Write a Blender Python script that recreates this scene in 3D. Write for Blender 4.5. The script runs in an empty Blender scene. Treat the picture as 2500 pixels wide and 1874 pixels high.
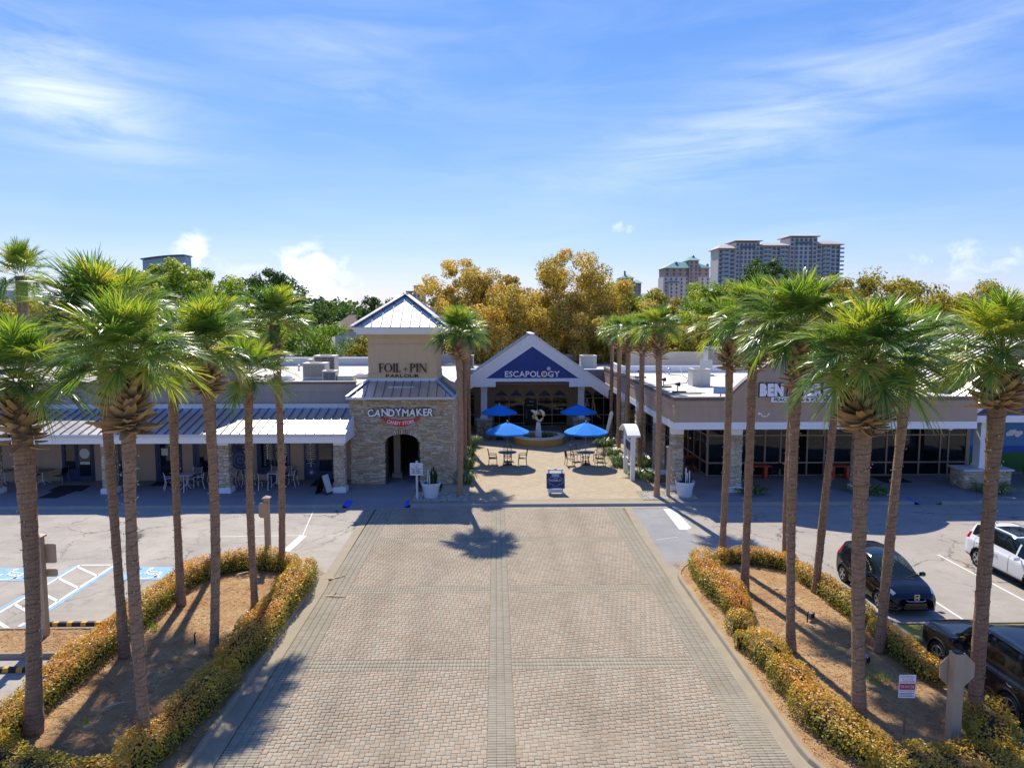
import bpy, math, random
import numpy as np
from mathutils import Vector, Matrix, Euler

S = bpy.context.scene
COL = S.collection
random.seed(11)
RNG = np.random.default_rng(11)
R = math.radians

# ------------------------------------------------------------------ camera
cam = bpy.data.cameras.new('camera')
cam.sensor_width = 36.0
cam.lens = 36.0 * 1720 / 2500
cam.clip_start = 0.2
cam.clip_end = 9000
camo = bpy.data.objects.new('camera', cam)
COL.objects.link(camo)
camo.location = (0, 0, 10)
camo.rotation_euler = (R(90) - math.atan(157 / 1720), 0, R(-1.3))
S.camera = camo

# ------------------------------------------------------------------ sky and sun
SUN_AZ, SUN_EL = R(-10.5), R(48)          # azimuth measured from +Y towards +X
W = bpy.data.worlds.new('World')
S.world = W
W.use_nodes = True
wn, wl = W.node_tree.nodes, W.node_tree.links
wn.clear()


class NT:
    """small node helper"""
    def __init__(s, tree):
        s.n, s.l = tree.nodes, tree.links

    def new(s, typ, ins=(), **kw):
        nd = s.n.new(typ)
        for k, v in kw.items():
            setattr(nd, k, v)
        for k, v in (ins.items() if isinstance(ins, dict) else enumerate(ins)):
            if v is None:
                continue
            if isinstance(v, bpy.types.NodeSocket):
                s.l.new(v, nd.inputs[k])
            else:
                nd.inputs[k].default_value = v
        return nd

    def m(s, op, *a, clamp=False):
        return s.new('ShaderNodeMath', a, operation=op, use_clamp=clamp).outputs[0]

    def mix(s, f, a, b, blend='MIX'):
        nd = s.new('ShaderNodeMix', data_type='RGBA', blend_type=blend)
        for idx, v in ((0, f), (6, a), (7, b)):
            if isinstance(v, bpy.types.NodeSocket):
                s.l.new(v, nd.inputs[idx])
            else:
                if idx and len(v) == 3:
                    v = (*v, 1)
                nd.inputs[idx].default_value = v
        return nd.outputs[2]

    def ramp(s, f, stops, interp='LINEAR'):
        nd = s.new('ShaderNodeValToRGB', [f])
        cr = nd.color_ramp
        cr.interpolation = interp
        while len(cr.elements) < len(stops):
            cr.elements.new(0.5)
        for e, (p, c) in zip(cr.elements, stops):
            e.position = p
            e.color = (c, c, c, 1) if not isinstance(c, (tuple, list)) else (*c[:3], 1)
        return nd.outputs[0]

    def noise(s, vec, scale, detail=4, rough=.55, dist=0.):
        return s.new('ShaderNodeTexNoise', {'Vector': vec, 'Scale': scale, 'Detail': detail, 'Roughness': rough, 'Distortion': dist})


nt = NT(W.node_tree)
sky = nt.new('ShaderNodeTexSky', sky_type='NISHITA', sun_disc=False, sun_elevation=SUN_EL, sun_rotation=SUN_AZ,
             altitude=0, air_density=1.0, dust_density=0.15, ozone_density=3.0)
dirv = nt.new('ShaderNodeTexCoord').outputs['Generated']
sep = nt.new('ShaderNodeSeparateXYZ', [dirv])
dx, dy, dz = sep.outputs
az = nt.m('ARCTAN2', dx, dy)
el = nt.m('ARCSINE', dz)


def blob(a0, e0, wa, we, rot=0.):
    """soft elliptical mask in azimuth and elevation (degrees)"""
    a = nt.m('SUBTRACT', az, R(a0))
    e = nt.m('SUBTRACT', el, R(e0))
    c, s_ = math.cos(R(rot)), math.sin(R(rot))
    u = nt.m('ADD', nt.m('MULTIPLY', a, c / R(wa)), nt.m('MULTIPLY', e, s_ / R(wa)))
    v = nt.m('ADD', nt.m('MULTIPLY', a, -s_ / R(we)), nt.m('MULTIPLY', e, c / R(we)))
    q = nt.m('ADD', nt.m('MULTIPLY', u, u), nt.m('MULTIPLY', v, v))
    return nt.m('POWER', 2.718, nt.m('MULTIPLY', q, -1.0))


def streaks(rot, sa, se, scale, seed, lo, hi):
    vec = nt.new('ShaderNodeCombineXYZ', [az, el, seed]).outputs[0]
    mp = nt.new('ShaderNodeMapping', {'Vector': vec, 'Rotation': (0, 0, R(rot)), 'Scale': (sa, se, 1)}).outputs[0]
    n = nt.noise(mp, scale, 6, .58, .7).outputs[0]
    return nt.ramp(n, [(lo, 0.), (hi, 1.)])


veil = nt.m('MULTIPLY', streaks(-14, 1.2, 6, 3.0, 3.3, .40, .85), .62)
c1 = nt.m('MULTIPLY', nt.m('ADD', blob(-33, 17, 9, 3.6, -16), blob(-30, 13.5, 6, 2.0, -10)), streaks(18, 1.6, 7, 3.4, 1.7, .30, .72))
c2 = nt.m('MULTIPLY', nt.m('ADD', blob(27, 17, 18, 3.6, 13), blob(17, 12.5, 12, 2.6, 12)), streaks(-13, 1.3, 8, 3.1, 9.2, .34, .80))
c3 = nt.m('MULTIPLY', nt.m('ADD', blob(-13, 20, 9, 2, 0), blob(-9, 17, 6, 1.2, -6)), streaks(4, 1.3, 7, 4, 5.2, .38, .85))
puffv = nt.new('ShaderNodeCombineXYZ', [az, nt.m('MULTIPLY', el, 1.25), 2.2]).outputs[0]
puff = nt.ramp(nt.noise(puffv, 30, 8, .56, .35).outputs[0], [(.34, 0.), (.62, 1.)])
pm = nt.m('ADD', nt.m('ADD', blob(-16.0, 1.6, 5.2, 3.2), blob(-14.2, 3.4, 2.0, 2.4)), blob(-22.8, 5.0, 1.4, 1.6))
pm = nt.m('ADD', pm, nt.m('MULTIPLY', nt.m('ADD', nt.m('ADD', blob(23, 3.2, 5, 1.6), blob(10.2, 7.2, 1.5, .7)), blob(34, 4.0, 4, 1.6)), .62))
c4 = nt.m('MULTIPLY', nt.ramp(nt.m('MULTIPLY', nt.m('ADD', puff, .25), pm), [(.20, 0.), (.95, 1.)]), 1.0)
low = nt.m('MULTIPLY', nt.m('POWER', 2.718, nt.m('MULTIPLY', nt.m('MULTIPLY', el, el), -1 / R(9) ** 2)), .12)
cl = nt.m('ADD', nt.m('MULTIPLY', veil, .20), nt.m('ADD', nt.m('MULTIPLY', c1, .50), nt.m('ADD', nt.m('MULTIPLY', c2, .36), nt.m('MULTIPLY', c3, .26))))
cl = nt.m('MAXIMUM', nt.m('ADD', cl, low, clamp=True), nt.m('MULTIPLY', c4, .96), clamp=True)
sk = nt.new('ShaderNodeSeparateColor', [sky.outputs[0]])


def tone(sock, gain, power):
    """soft tone curve of the clear sky, one channel"""
    return nt.m('MULTIPLY', nt.m('POWER', nt.m('MULTIPLY', sock, .1), power), gain * 10)


skyc = nt.new('ShaderNodeCombineColor', [tone(sk.outputs[0], .53, 1.22), tone(sk.outputs[1], .47, .86), tone(sk.outputs[2], .59, .40)]).outputs[0]
cloudc = nt.mix(cl, skyc, (5.9, 6.3, 6.9))
bg = nt.new('ShaderNodeBackground', {'Color': cloudc, 'Strength': 0.11})
out = nt.new('ShaderNodeOutputWorld', [bg.outputs[0]])

sunl = bpy.data.lights.new('sun', 'SUN')
sunl.energy = 3.7
sunl.angle = R(0.53)
sunl.color = (1.0, 0.93, 0.82)
suno = bpy.data.objects.new('sun', sunl)
COL.objects.link(suno)
sd = Vector((math.sin(SUN_AZ) * math.cos(SUN_EL), math.cos(SUN_AZ) * math.cos(SUN_EL), math.sin(SUN_EL)))
suno.rotation_euler = sd.to_track_quat('Z', 'Y').to_euler()
suno.location = (-8, 40, 60)

S.view_settings.view_transform = 'Standard'
S.view_settings.look = 'None'
S.view_settings.gamma = 1
S.view_settings.exposure = 0.82
S.view_settings.use_curve_mapping = False
S.render.engine = 'CYCLES'
S.cycles.max_bounces = 8
S.cycles.transparent_max_bounces = 12
S.cycles.caustics_reflective = False
S.cycles.caustics_refractive = False
S.cycles.sample_clamp_indirect = 6


# ------------------------------------------------------------------ materials
def hexc(h):
    v = [int(h[i:i + 2], 16) / 255 for i in (0, 2, 4)]
    return tuple(x / 12.92 if x <= .04045 else ((x + .055) / 1.055) ** 2.4 for x in v)


def newmat(name):
    m = bpy.data.materials.new(name)
    m.use_nodes = True
    m.node_tree.nodes.clear()
    return m, NT(m.node_tree)


def finish(k, col, rough=.6, metal=0., spec=.5, bump=None, bstr=.3, bdist=.02, **extra):
    p = k.new('ShaderNodeBsdfPrincipled', {'Base Color': col if isinstance(col, bpy.types.NodeSocket) else (*col, 1), 'Roughness': rough,
                                           'Metallic': metal, 'Specular IOR Level': spec, **extra})
    if bump is not None:
        b = k.new('ShaderNodeBump', {'Strength': bstr, 'Distance': bdist, 'Height': bump})
        k.l.new(b.outputs[0], p.inputs['Normal'])
    k.new('ShaderNodeOutputMaterial', [p.outputs[0]])
    return p


def paint(name, col, rough=.55, metal=0., spec=.5, var=.12, scale=2.5, bump=.0, bscale=60, objvar=0.):
    """painted / plain surface with soft large-scale weathering and fine grain"""
    m, k = newmat(name)
    pos = k.new('ShaderNodeNewGeometry').outputs['Position']
    n1 = k.noise(pos, scale, 5, .6).outputs[0]
    n2 = k.noise(pos, scale * 14, 3, .5).outputs[0]
    f = k.m('ADD', k.m('MULTIPLY', k.m('SUBTRACT', n1, .5), var * 2.4), k.m('MULTIPLY', k.m('SUBTRACT', n2, .5), var))
    if objvar:
        r = k.new('ShaderNodeObjectInfo').outputs['Random']
        f = k.m('ADD', f, k.m('MULTIPLY', k.m('SUBTRACT', r, .5), objvar))
    g = k.m('ADD', f, 1.0)
    cc = k.new('ShaderNodeVectorMath', [(*col,), None, None], operation='SCALE')
    k.l.new(g, cc.inputs['Scale'])
    rr = k.m('ADD', rough, k.m('MULTIPLY', k.m('SUBTRACT', n1, .5), .25), clamp=True)
    finish(k, cc.outputs[0], rr, metal, spec, k.noise(pos, bscale, 3).outputs[0] if bump else None, bump, .01)
    return m


def tint_val(k):
    a = k.new('ShaderNodeAttribute', attribute_name='tint').outputs['Fac']
    r = k.new('ShaderNodeObjectInfo').outputs['Random']
    return k.m('FRACT', k.m('ADD', a, r))


def tinted(name, stops, rough=.8, spec=.3, bump=.4, bscale=30, var=.18, vscale=12, stain=None, tracks=False):
    """one colour per piece, from the piece's tint"""
    m, k = newmat(name)
    pos = k.new('ShaderNodeNewGeometry').outputs['Position']
    c = k.ramp(tint_val(k), stops)
    n = k.noise(pos, vscale, 5, .6).outputs[0]
    g = k.m('ADD', k.m('MULTIPLY', k.m('SUBTRACT', n, .5), var * 2), 1.0)
    cc = k.new('ShaderNodeVectorMath', [c, None, None], operation='SCALE')
    k.l.new(g, cc.inputs['Scale'])
    c = cc.outputs[0]
    if stain:
        scol, ssc, amt = stain
        sn = k.ramp(k.noise(pos, ssc, 5, .6).outputs[0], [(.46, 0.), (.72, 1.)])
        c = k.mix(k.m('MULTIPLY', sn, amt), c, scol, 'MIX')
    if tracks:      # grime worn in by wheels
        px = k.new('ShaderNodeSeparateXYZ', [pos]).outputs[0]
        tn = k.noise(k.new('ShaderNodeMapping', {'Vector': pos, 'Scale': (1.2, .16, 1)}).outputs[0], 1.6, 5, .6).outputs[0]
        tr = None
        for cx_ in (-4.2, -2.5, 2.4, 4.1):
            g_ = k.m('POWER', 2.718, k.m('MULTIPLY', k.m('POWER', k.m('ABSOLUTE', k.m('SUBTRACT', px, cx_)), 2.0), -7.0))
            tr = g_ if tr is None else k.m('ADD', tr, g_)
        sp_ = k.ramp(k.noise(pos, 1.1, 4, .5).outputs[0], [(.70, 0.), (.78, 1.)])
        d_ = k.m('ADD', k.m('MULTIPLY', k.m('MULTIPLY', tr, tn), .42), k.m('MULTIPLY', sp_, .35), clamp=True)
        c = k.mix(d_, c, hexc('6f6453'))
    finish(k, c, rough, 0, spec, k.noise(pos, bscale, 4).outputs[0], bump, .01)
    return m


def leafmat(name, stops, rough=.42, spec=.5, trans=.3, tcol=(1.25, 1.15, .5), objw=.35, var=.0):
    m, k = newmat(name)
    a = k.new('ShaderNodeAttribute', attribute_name='tint').outputs['Fac']
    if objw:
        r = k.new('ShaderNodeObjectInfo').outputs['Random']
        a = k.m('ADD', a, k.m('MULTIPLY', k.m('SUBTRACT', r, .5), objw), clamp=True)
    c = k.ramp(a, stops)
    p = k.new('ShaderNodeBsdfPrincipled', {'Base Color': c, 'Roughness': rough, 'Specular IOR Level': spec})
    t = k.new('ShaderNodeBsdfTranslucent', [k.mix(1.0, c, tcol, 'MULTIPLY')])
    x = k.new('ShaderNodeMixShader', [trans, p.outputs[0], t.outputs[0]])
    k.new('ShaderNodeOutputMaterial', [x.outputs[0]])
    return m


def glassmat(name, tint=(.012, .016, .02), clear=.35, rough=.03):
    m, k = newmat(name)
    p = k.new('ShaderNodeBsdfPrincipled', {'Base Color': (*tint, 1), 'Roughness': rough, 'Specular IOR Level': .6})
    t = k.new('ShaderNodeBsdfTransparent', [(.75, .82, .82, 1)])
    x = k.new('ShaderNodeMixShader', [clear, p.outputs[0], t.outputs[0]])
    k.new('ShaderNodeOutputMaterial', [x.outputs[0]])
    return m


def asphalt(name, base, light, crack=.9, cscale=.22, patch=.5):
    m, k = newmat(name)
    pos = k.new('ShaderNodeNewGeometry').outputs['Position']
    n = k.ramp(k.noise(pos, .35, 6, .62).outputs[0], [(.30, 0.), (.72, 1.)])
    c = k.mix(n, base, light)
    st = k.ramp(k.noise(pos, 1.3, 6, .65, 1.2).outputs[0], [(.52, 0.), (.74, 1.)])
    c = k.mix(k.m('MULTIPLY', st, patch), c, tuple(x * .42 for x in base))
    stv = k.new('ShaderNodeMapping', {'Vector': pos, 'Scale': (.35, 3.0, 1)}).outputs[0]
    sk = k.ramp(k.noise(stv, 1.5, 5, .6).outputs[0], [(.5, 0.), (.8, 1.)])
    c = k.mix(k.m('MULTIPLY', sk, .25), c, tuple(x * .6 for x in base))
    agg = k.noise(pos, 55, 2, .6).outputs[0]
    c = k.mix(k.m('MULTIPLY', k.m('ABSOLUTE', k.m('SUBTRACT', agg, .5)), 1.1), c, tuple(x * 1.7 for x in light))
    wob = k.noise(pos, 1.1, 4, .6)
    wv = k.new('ShaderNodeVectorMath', [pos, k.new('ShaderNodeVectorMath', [wob.outputs[1], (1.6, 1.6, 0)], operation='MULTIPLY').outputs[0]], operation='ADD').outputs[0]
    vo = k.new('ShaderNodeTexVoronoi', {'Vector': wv, 'Scale': cscale}, feature='DISTANCE_TO_EDGE').outputs[0]
    cm = k.ramp(k.noise(pos, .16, 3).outputs[0], [(.42, 0.), (.58, 1.)])
    ck = k.m('MULTIPLY', k.ramp(vo, [(.0, 1.), (.010, 0.)]), k.m('MULTIPLY', cm, crack))
    c = k.mix(ck, c, tuple(x * .2 for x in base))
    h = k.m('ADD', k.m('MULTIPLY', agg, .6), k.noise(pos, 18, 3).outputs[0])
    finish(k, c, .88, 0, .25, h, .35, .01)
    return m


def wood_bark(name, c0, c1):
    m, k = newmat(name)
    tc = k.new('ShaderNodeTexCoord').outputs['Object']
    wob = k.noise(tc, 2.2, 4, .6).outputs[0]
    z = k.new('ShaderNodeSeparateXYZ', [tc]).outputs[2]
    rings = k.m('FRACT', k.m('ADD', k.m('MULTIPLY', z, 9.0), k.m('MULTIPLY', wob, 2.2)))
    rr = k.ramp(rings, [(0., 0.), (.12, 1.), (.85, .75), (1., .1)])
    st = k.new('ShaderNodeMapping', {'Vector': tc, 'Scale': (26, 26, 3)}).outputs[0]
    fib = k.noise(st, 1.0, 5, .65).outputs[0]
    big = k.noise(tc, 5.5, 5, .62).outputs[0]
    f = k.m('ADD', k.m('MULTIPLY', fib, .55), k.m('MULTIPLY', big, .75))
    f = k.m('ADD', k.m('SUBTRACT', f, .28), k.m('MULTIPLY', rr, .18), clamp=True)
    r = k.new('ShaderNodeObjectInfo').outputs['Random']
    c = k.mix(f, c0, c1)
    g = k.m('ADD', .82, k.m('MULTIPLY', r, .36))
    cc = k.new('ShaderNodeVectorMath', [c, None, None], operation='SCALE')
    k.l.new(g, cc.inputs['Scale'])
    h = k.m('ADD', k.m('MULTIPLY', rr, .5), k.m('ADD', fib, big))
    finish(k, cc.outputs[0], .9, 0, .2, h, .9, .03)
    return m


def metalroof(name, col, rough=.38):
    m, k = newmat(name)
    pos = k.new('ShaderNodeNewGeometry').outputs['Position']
    n = k.noise(pos, 1.2, 6, .6, .5).outputs[0]
    st = k.noise(k.new('ShaderNodeMapping', {'Vector': pos, 'Scale': (9, .8, .8)}).outputs[0], 1.5, 5, .6).outputs[0]
    f = k.m('ADD', k.m('MULTIPLY', k.m('SUBTRACT', n, .5), .34), k.m('MULTIPLY', k.m('SUBTRACT', st, .5), .26))
    r = k.new('ShaderNodeObjectInfo').outputs['Random']
    f = k.m('ADD', f, k.m('MULTIPLY', k.m('SUBTRACT', r, .5), .07))
    cc = k.new('ShaderNodeVectorMath', [(*col,), None, None], operation='SCALE')
    k.l.new(k.m('ADD', f, 1.0), cc.inputs['Scale'])
    finish(k, cc.outputs[0], k.m('ADD', rough, k.m('MULTIPLY', n, .2)), .8, .5, n, .05, .02)
    return m


def stucco(name, col, streak=.2):
    m, k = newmat(name)
    pos = k.new('ShaderNodeNewGeometry').outputs['Position']
    n = k.noise(pos, .9, 6, .6).outputs[0]
    st = k.noise(k.new('ShaderNodeMapping', {'Vector': pos, 'Scale': (2.4, 2.4, .22)}).outputs[0], 1.6, 5, .62).outputs[0]
    f = k.m('ADD', k.m('MULTIPLY', k.m('SUBTRACT', n, .5), .22), k.m('MULTIPLY', k.m('SUBTRACT', st, .5), streak * 1.6))
    cc = k.new('ShaderNodeVectorMath', [(*col,), None, None], operation='SCALE')
    k.l.new(k.m('ADD', f, 1.0), cc.inputs['Scale'])
    finish(k, cc.outputs[0], .85, 0, .25, k.noise(pos, 70, 3).outputs[0], .25, .008)
    return m


def flatroof(name, col):
    m, k = newmat(name)
    pos = k.new('ShaderNodeNewGeometry').outputs['Position']
    n = k.noise(k.new('ShaderNodeMapping', {'Vector': pos, 'Scale': (.22, 1.1, 1)}).outputs[0], 1.0, 6, .62, .6).outputs[0]
    s_ = k.ramp(n, [(.35, 1.), (.66, 0.)])
    c = k.mix(k.m('MULTIPLY', s_, .45), col, tuple(x * .55 for x in col))
    sx = k.m('FRACT', k.m('MULTIPLY', k.new('ShaderNodeSeparateXYZ', [pos]).outputs[1], .55))
    seam = k.ramp(sx, [(0., 1.), (.012, 0.)])
    c = k.mix(k.m('MULTIPLY', seam, .35), c, tuple(x * .4 for x in col))
    finish(k, c, .7, 0, .3, n, .2, .03)
    return m


def ground_straw(name):
    m, k = newmat(name)
    pos = k.new('ShaderNodeNewGeometry').outputs['Position']
    n1 = k.noise(pos, 1.1, 5, .6).outputs[0]
    wv = k.noise(pos, 34, 5, .7, 2.5).outputs[0]
    f = k.m('ADD', k.m('MULTIPLY', wv, .8), k.m('MULTIPLY', n1, .45), clamp=True)
    c = k.ramp(f, [(.36, hexc('6f5238')), (.5, hexc('a8845c')), (.64, hexc('c4a376')), (.85, hexc('dcc298'))])
    c2 = k.mix(k.ramp(k.noise(pos, .6, 4).outputs[0], [(.52, 0.), (.68, .5)]), c, hexc('ab7049'))
    finish(k, c2, .95, 0, .1, wv, .8, .05)
    return m


def grassmat(name):
    m, k = newmat(name)
    pos = k.new('ShaderNodeNewGeometry').outputs['Position']
    n = k.noise(pos, 14, 5, .7).outputs[0]
    c = k.ramp(n, [(.3, hexc('847a38')), (.55, hexc('aa9c50')), (.75, hexc('c9b670'))])
    finish(k, c, .95, 0, .1, n, .6, .04)
    return m


M = {}
M['ground'] = paint('ground soil', hexc('6f7150'), .95, var=.3, scale=.05)
M['asphalt_l'] = asphalt('weathered asphalt', hexc('8f887d'), hexc('afa697'), 1.0, .20, .45)
M['asphalt_r'] = asphalt('sealed asphalt', hexc('938b7f'), hexc('a69d90'), .9, .26, .3)
M['asphalt_dk'] = asphalt('patched asphalt', hexc('7d7c7b'), hexc('949391'), .4, .3, .25)
M['grout'] = paint('paver joint sand', hexc('87795f'), .95, var=.3, scale=3)
M['paver'] = tinted('concrete paver', [(0, hexc('978a76')), (.3, hexc('a3937c')), (.55, hexc('a39a86')), (.8, hexc('a8957f')), (1, hexc('98917f'))],
                    .85, .25, .3, 45, .12, 5, (hexc('82755f'), .33, .5), True)
M['border_paver'] = tinted('border paver', [(0, hexc('938a77')), (.5, hexc('9d9581')), (1, hexc('978c77'))], .85, .25, .3, 45, .16, 5, (hexc('7d725a'), .5, .4))
M['concrete'] = paint('kerb concrete', hexc('988c76'), .85, spec=.25, var=.22, scale=1.6, bump=.25, bscale=40)
M['concrete2'] = paint('grey kerb concrete', hexc('9b958b'), .85, spec=.25, var=.22, scale=1.3, bump=.25, bscale=40)
M['walk'] = paint('walkway concrete', hexc('8d8a88'), .8, spec=.3, var=.2, scale=.8, bump=.2, bscale=40)
M['white_line'] = paint('road paint white', hexc('d9d6ce'), .8, spec=.3, var=.22, scale=5)
M['blue_line'] = paint('road paint blue', hexc('86aecd'), .8, spec=.3, var=.4, scale=4)
M['ramp_blue'] = paint('kerb ramp blue', hexc('3a58d6'), .7, var=.2, scale=5)
M['straw'] = ground_straw('pine straw')
M['grass'] = grassmat('lawn')
M['gravel'] = tinted('white gravel', [(0, hexc('8d8778')), (.4, hexc('bdb5a6')), (.7, hexc('d8d2c4')), (1, hexc('9b917f'))], .9, .2, .3, 20)
M['tan'] = stucco('tan stucco', hexc('b3a08c'))
M['tan2'] = stucco('warm tan stucco', hexc('cdb592'), .12)
M['tan3'] = stucco('rosy tan stucco', hexc('b09a86'), .14)
M['greytan'] = stucco('grey tan stucco', hexc('aaa197'), .22)
M['coping'] = paint('brown metal coping', hexc('6b5f5a'), .5, .3)
M['white'] = paint('white trim paint', hexc('e6e8ea'), .5, var=.07, scale=1.2)
M['offwhite'] = paint('off white paint', hexc('c9cacb'), .55, var=.1, scale=1.2)
M['roofmetal'] = metalroof('standing seam metal', hexc('cfcac0'), .26)
M['roofmetal_dk'] = metalroof('aged grey metal', hexc('98a0aa'), .4)
M['seam'] = paint('seam shadow and dirt', hexc('77767a'), .5, .4)  # darker than the panels: the ribs' shadow lines and dirt put into the colour
M['flash'] = metalroof('pale flashing', hexc('b9c3d2'), .4)
M['flatroof'] = flatroof('white membrane roof', hexc('c9c0b0'))
M['flatroof2'] = flatroof('bright membrane roof', hexc('ded8cc'))
M['stone'] = tinted('ledge stone', [(0, hexc('bda686')), (.16, hexc('d3c3a4')), (.32, hexc('a8977d')), (.48, hexc('cec5b2')), (.62, hexc('bb966c')),
                                    (.76, hexc('e2d8c0')), (.88, hexc('a8a298')), (1, hexc('c4ae8b'))], .9, .2, .7, 25, .3, 14)
M['stonejoint'] = paint('dark stone joint', hexc('453c31'), .95, var=.3, scale=6)
M['navy'] = paint('navy paint', hexc('1f2f5e'), .45, var=.08)
M['navy_sign'] = paint('blue gable panel', hexc('1c3a80'), .55, var=.08, scale=1.5)
M['black'] = paint('black paint', hexc('17171a'), .5, var=.1)
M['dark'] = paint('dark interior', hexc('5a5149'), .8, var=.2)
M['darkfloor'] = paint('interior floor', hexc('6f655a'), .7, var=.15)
M['mullion'] = paint('tan mullion', hexc('a58f7c'), .5, var=.08)
M['glass'] = glassmat('window glass', (.012, .016, .022), .42)
M['glass_dk'] = glassmat('dark window glass', (.01, .014, .022), .12)
M['glass_car'] = glassmat('car glass', (.008, .012, .013), .3, .02)
M['glass_shield'] = glassmat('windscreen glass', (.03, .055, .052), .5, .02)
M['redsign'] = paint('red sign face', hexc('d3202b'), .4, var=.05)
M['letter_white'] = paint('white letter face', hexc('eceef2'), .4, var=.03)
M['letter_dark'] = paint('navy letter edge', hexc('1a2138'), .5, var=.05)
M['gold'] = paint('gold disc', hexc('c79a3a'), .4, .4)
M['umb'] = leafmat('blue umbrella canvas', [(0, hexc('2f93f0')), (1, hexc('2f93f0'))], .8, .15, .22, (1, 1, 1), 0)
M['iron'] = paint('brown cast metal', hexc('4c3a30'), .45, .5, var=.1)
M['ironlight'] = paint('worn seat metal', hexc('7a6a58'), .5, .3, var=.1)
M['tabletop'] = paint('grey table top', hexc('5f6672'), .35, .2, var=.1)
M['chairwhite'] = paint('white aluminium', hexc('d5d9e2'), .4, .2, var=.05)
M['chairgrey'] = paint('taupe sling', hexc('7b6c60'), .7, var=.1)
M['planter'] = paint('ochre planter stucco', hexc('c79d5c'), .8, spec=.2, var=.14, scale=2, bump=.2)
M['plantercap'] = paint('cream planter cap', hexc('d8cdb4'), .75, var=.12, scale=2)
M['ceramic'] = paint('white pot', hexc('cfd5e0'), .45, var=.05)
M['sculpture'] = paint('ivory sculpture', hexc('e3d6ad'), .4, .1, var=.08)
M['tanpost'] = paint('tan post paint', hexc('b09a80'), .6, var=.08, scale=2)
M['tansign'] = paint('tan sign back', hexc('b8a084'), .6, var=.06)
M['galv'] = paint('galvanised steel', hexc('86807a'), .45, .6)
M['red'] = paint('red print', hexc('b03038'), .6, var=.08)
M['orange'] = paint('orange table paint', hexc('c0491d'), .5, var=.1)
M['rubber'] = paint('black rubber', hexc('262729'), .8, var=.15)
M['yellow'] = paint('yellow marking', hexc('d79a2a'), .7, var=.15, scale=6)
M['hvac'] = paint('pale unit casing', hexc('bdbfba'), .5, .2, var=.08)
M['hvac_dk'] = paint('condenser grille', hexc('5b5350'), .6, .3, var=.2, scale=9)
M['hvac_blue'] = paint('blue condenser coil', hexc('27405a'), .5, .3)
M['skylight'] = paint('dome skylight', hexc('dcdad2'), .25, var=.03)
M['bark'] = wood_bark('palm bark', hexc('644a38'), hexc('c4a180'))
M['treebark'] = wood_bark('oak bark', hexc('35291d'), hexc('6b5a45'))
M['boot'] = tinted('leaf base', [(0, hexc('b5966c')), (.3, hexc('86694c')), (.55, hexc('c8a878')), (.8, hexc('9a7854')), (1, hexc('d4b88a'))], .85, .2, .5, 40, .3, 9)
M['bulb'] = paint('clear bulb', hexc('d8c9ae'), .25, var=.02)
M['wire'] = paint('dark wire', hexc('5a4c40'), .6)
M['frond'] = leafmat('palm frond', [(0, hexc('4c6f42')), (.35, hexc('739448')), (.65, hexc('9db04e')), (.93, hexc('cbc460')), (1, hexc('c09a5c'))], .30, .6, .45, (1.3, 1.25, .42), .75)
M['petiole'] = paint('petiole green', hexc('8f9a45'), .45, var=.15, objvar=.3)
M['hedge'] = leafmat('hedge leaf', [(0, hexc('5f7030')), (.28, hexc('9c9c40')), (.52, hexc('d0b046')), (.78, hexc('e2aa4a')), (1, hexc('d88c46'))], .42, .4, .42, (1.25, 1.05, .4), 0)
M['twig'] = paint('hedge twigs', hexc('3b3020'), .95, var=.4, scale=9)
M['oak'] = leafmat('golden oak leaf', [(0, hexc('86854a')), (.35, hexc('b0a252')), (.7, hexc('dcc66e')), (1, hexc('d0b062'))], .6, .2, .5, (1.2, 1.05, .45), 0)
M['oakgreen'] = leafmat('olive leaf', [(0, hexc('6a6b2c')), (.4, hexc('9a953c')), (.75, hexc('bfb04a')), (1, hexc('a8a044'))], .55, .3, .42, (1.2, 1.1, .4), 0)
M['pine'] = leafmat('dark pine', [(0, hexc('2c4522')), (.5, hexc('48652c')), (1, hexc('688238'))], .6, .25, .3, (1.2, 1.15, .5), 0)
M['greenleaf'] = leafmat('fresh leaf', [(0, hexc('547a2a')), (.5, hexc('86a23a')), (1, hexc('b9ba4c'))], .5, .35, .42, (1.2, 1.15, .4), 0)
M['strap'] = leafmat('strappy leaf', [(0, hexc('3c5a2a')), (.5, hexc('6f8a48')), (1, hexc('b3bf86'))], .4, .5, .2, (1.1, 1.1, .6), .2)
M['sprout'] = leafmat('weed', [(0, hexc('6f9a24')), (1, hexc('a0bf3a'))], .5, .3, .3)
M['litter'] = paint('dry frond litter', hexc('c3a98a'), .8, var=.25, scale=8)
M['needle'] = tinted('straw needle', [(0, hexc('7d5433')), (.4, hexc('b3875a')), (.7, hexc('cda676')), (1, hexc('9b6a40'))], .9, .15, .1, 40)
M['condo'] = paint('condo wall', hexc('c9c1bd'), .85, var=.06, scale=.02)
M['condo_dk'] = paint('condo brown wall', hexc('a5948f'), .85, var=.06, scale=.02)
M['condo_win'] = paint('condo window', hexc('4a5a74'), .25, var=.1, scale=.05)
M['condo_rail'] = paint('balcony rail', hexc('a9b4c2'), .5)
M['condo_roof'] = paint('condo pale roof', hexc('b5aaa0'), .8, var=.1, scale=.05)
M['teal_roof'] = paint('teal metal roof', hexc('6c9c96'), .6, var=.1, scale=.05)
M['brownroof'] = paint('brown shingle roof', hexc('a58a70'), .9, var=.15, scale=.3)
M['carblack'] = paint('black car paint', hexc('101216'), .12, .0, .6, var=.02)
M['cardark'] = paint('charcoal car paint', hexc('15181e'), .14, .0, .6, var=.02)
M['carwhite'] = paint('white car paint', hexc('e4e4e2'), .18, .0, .5, var=.02)
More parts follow.
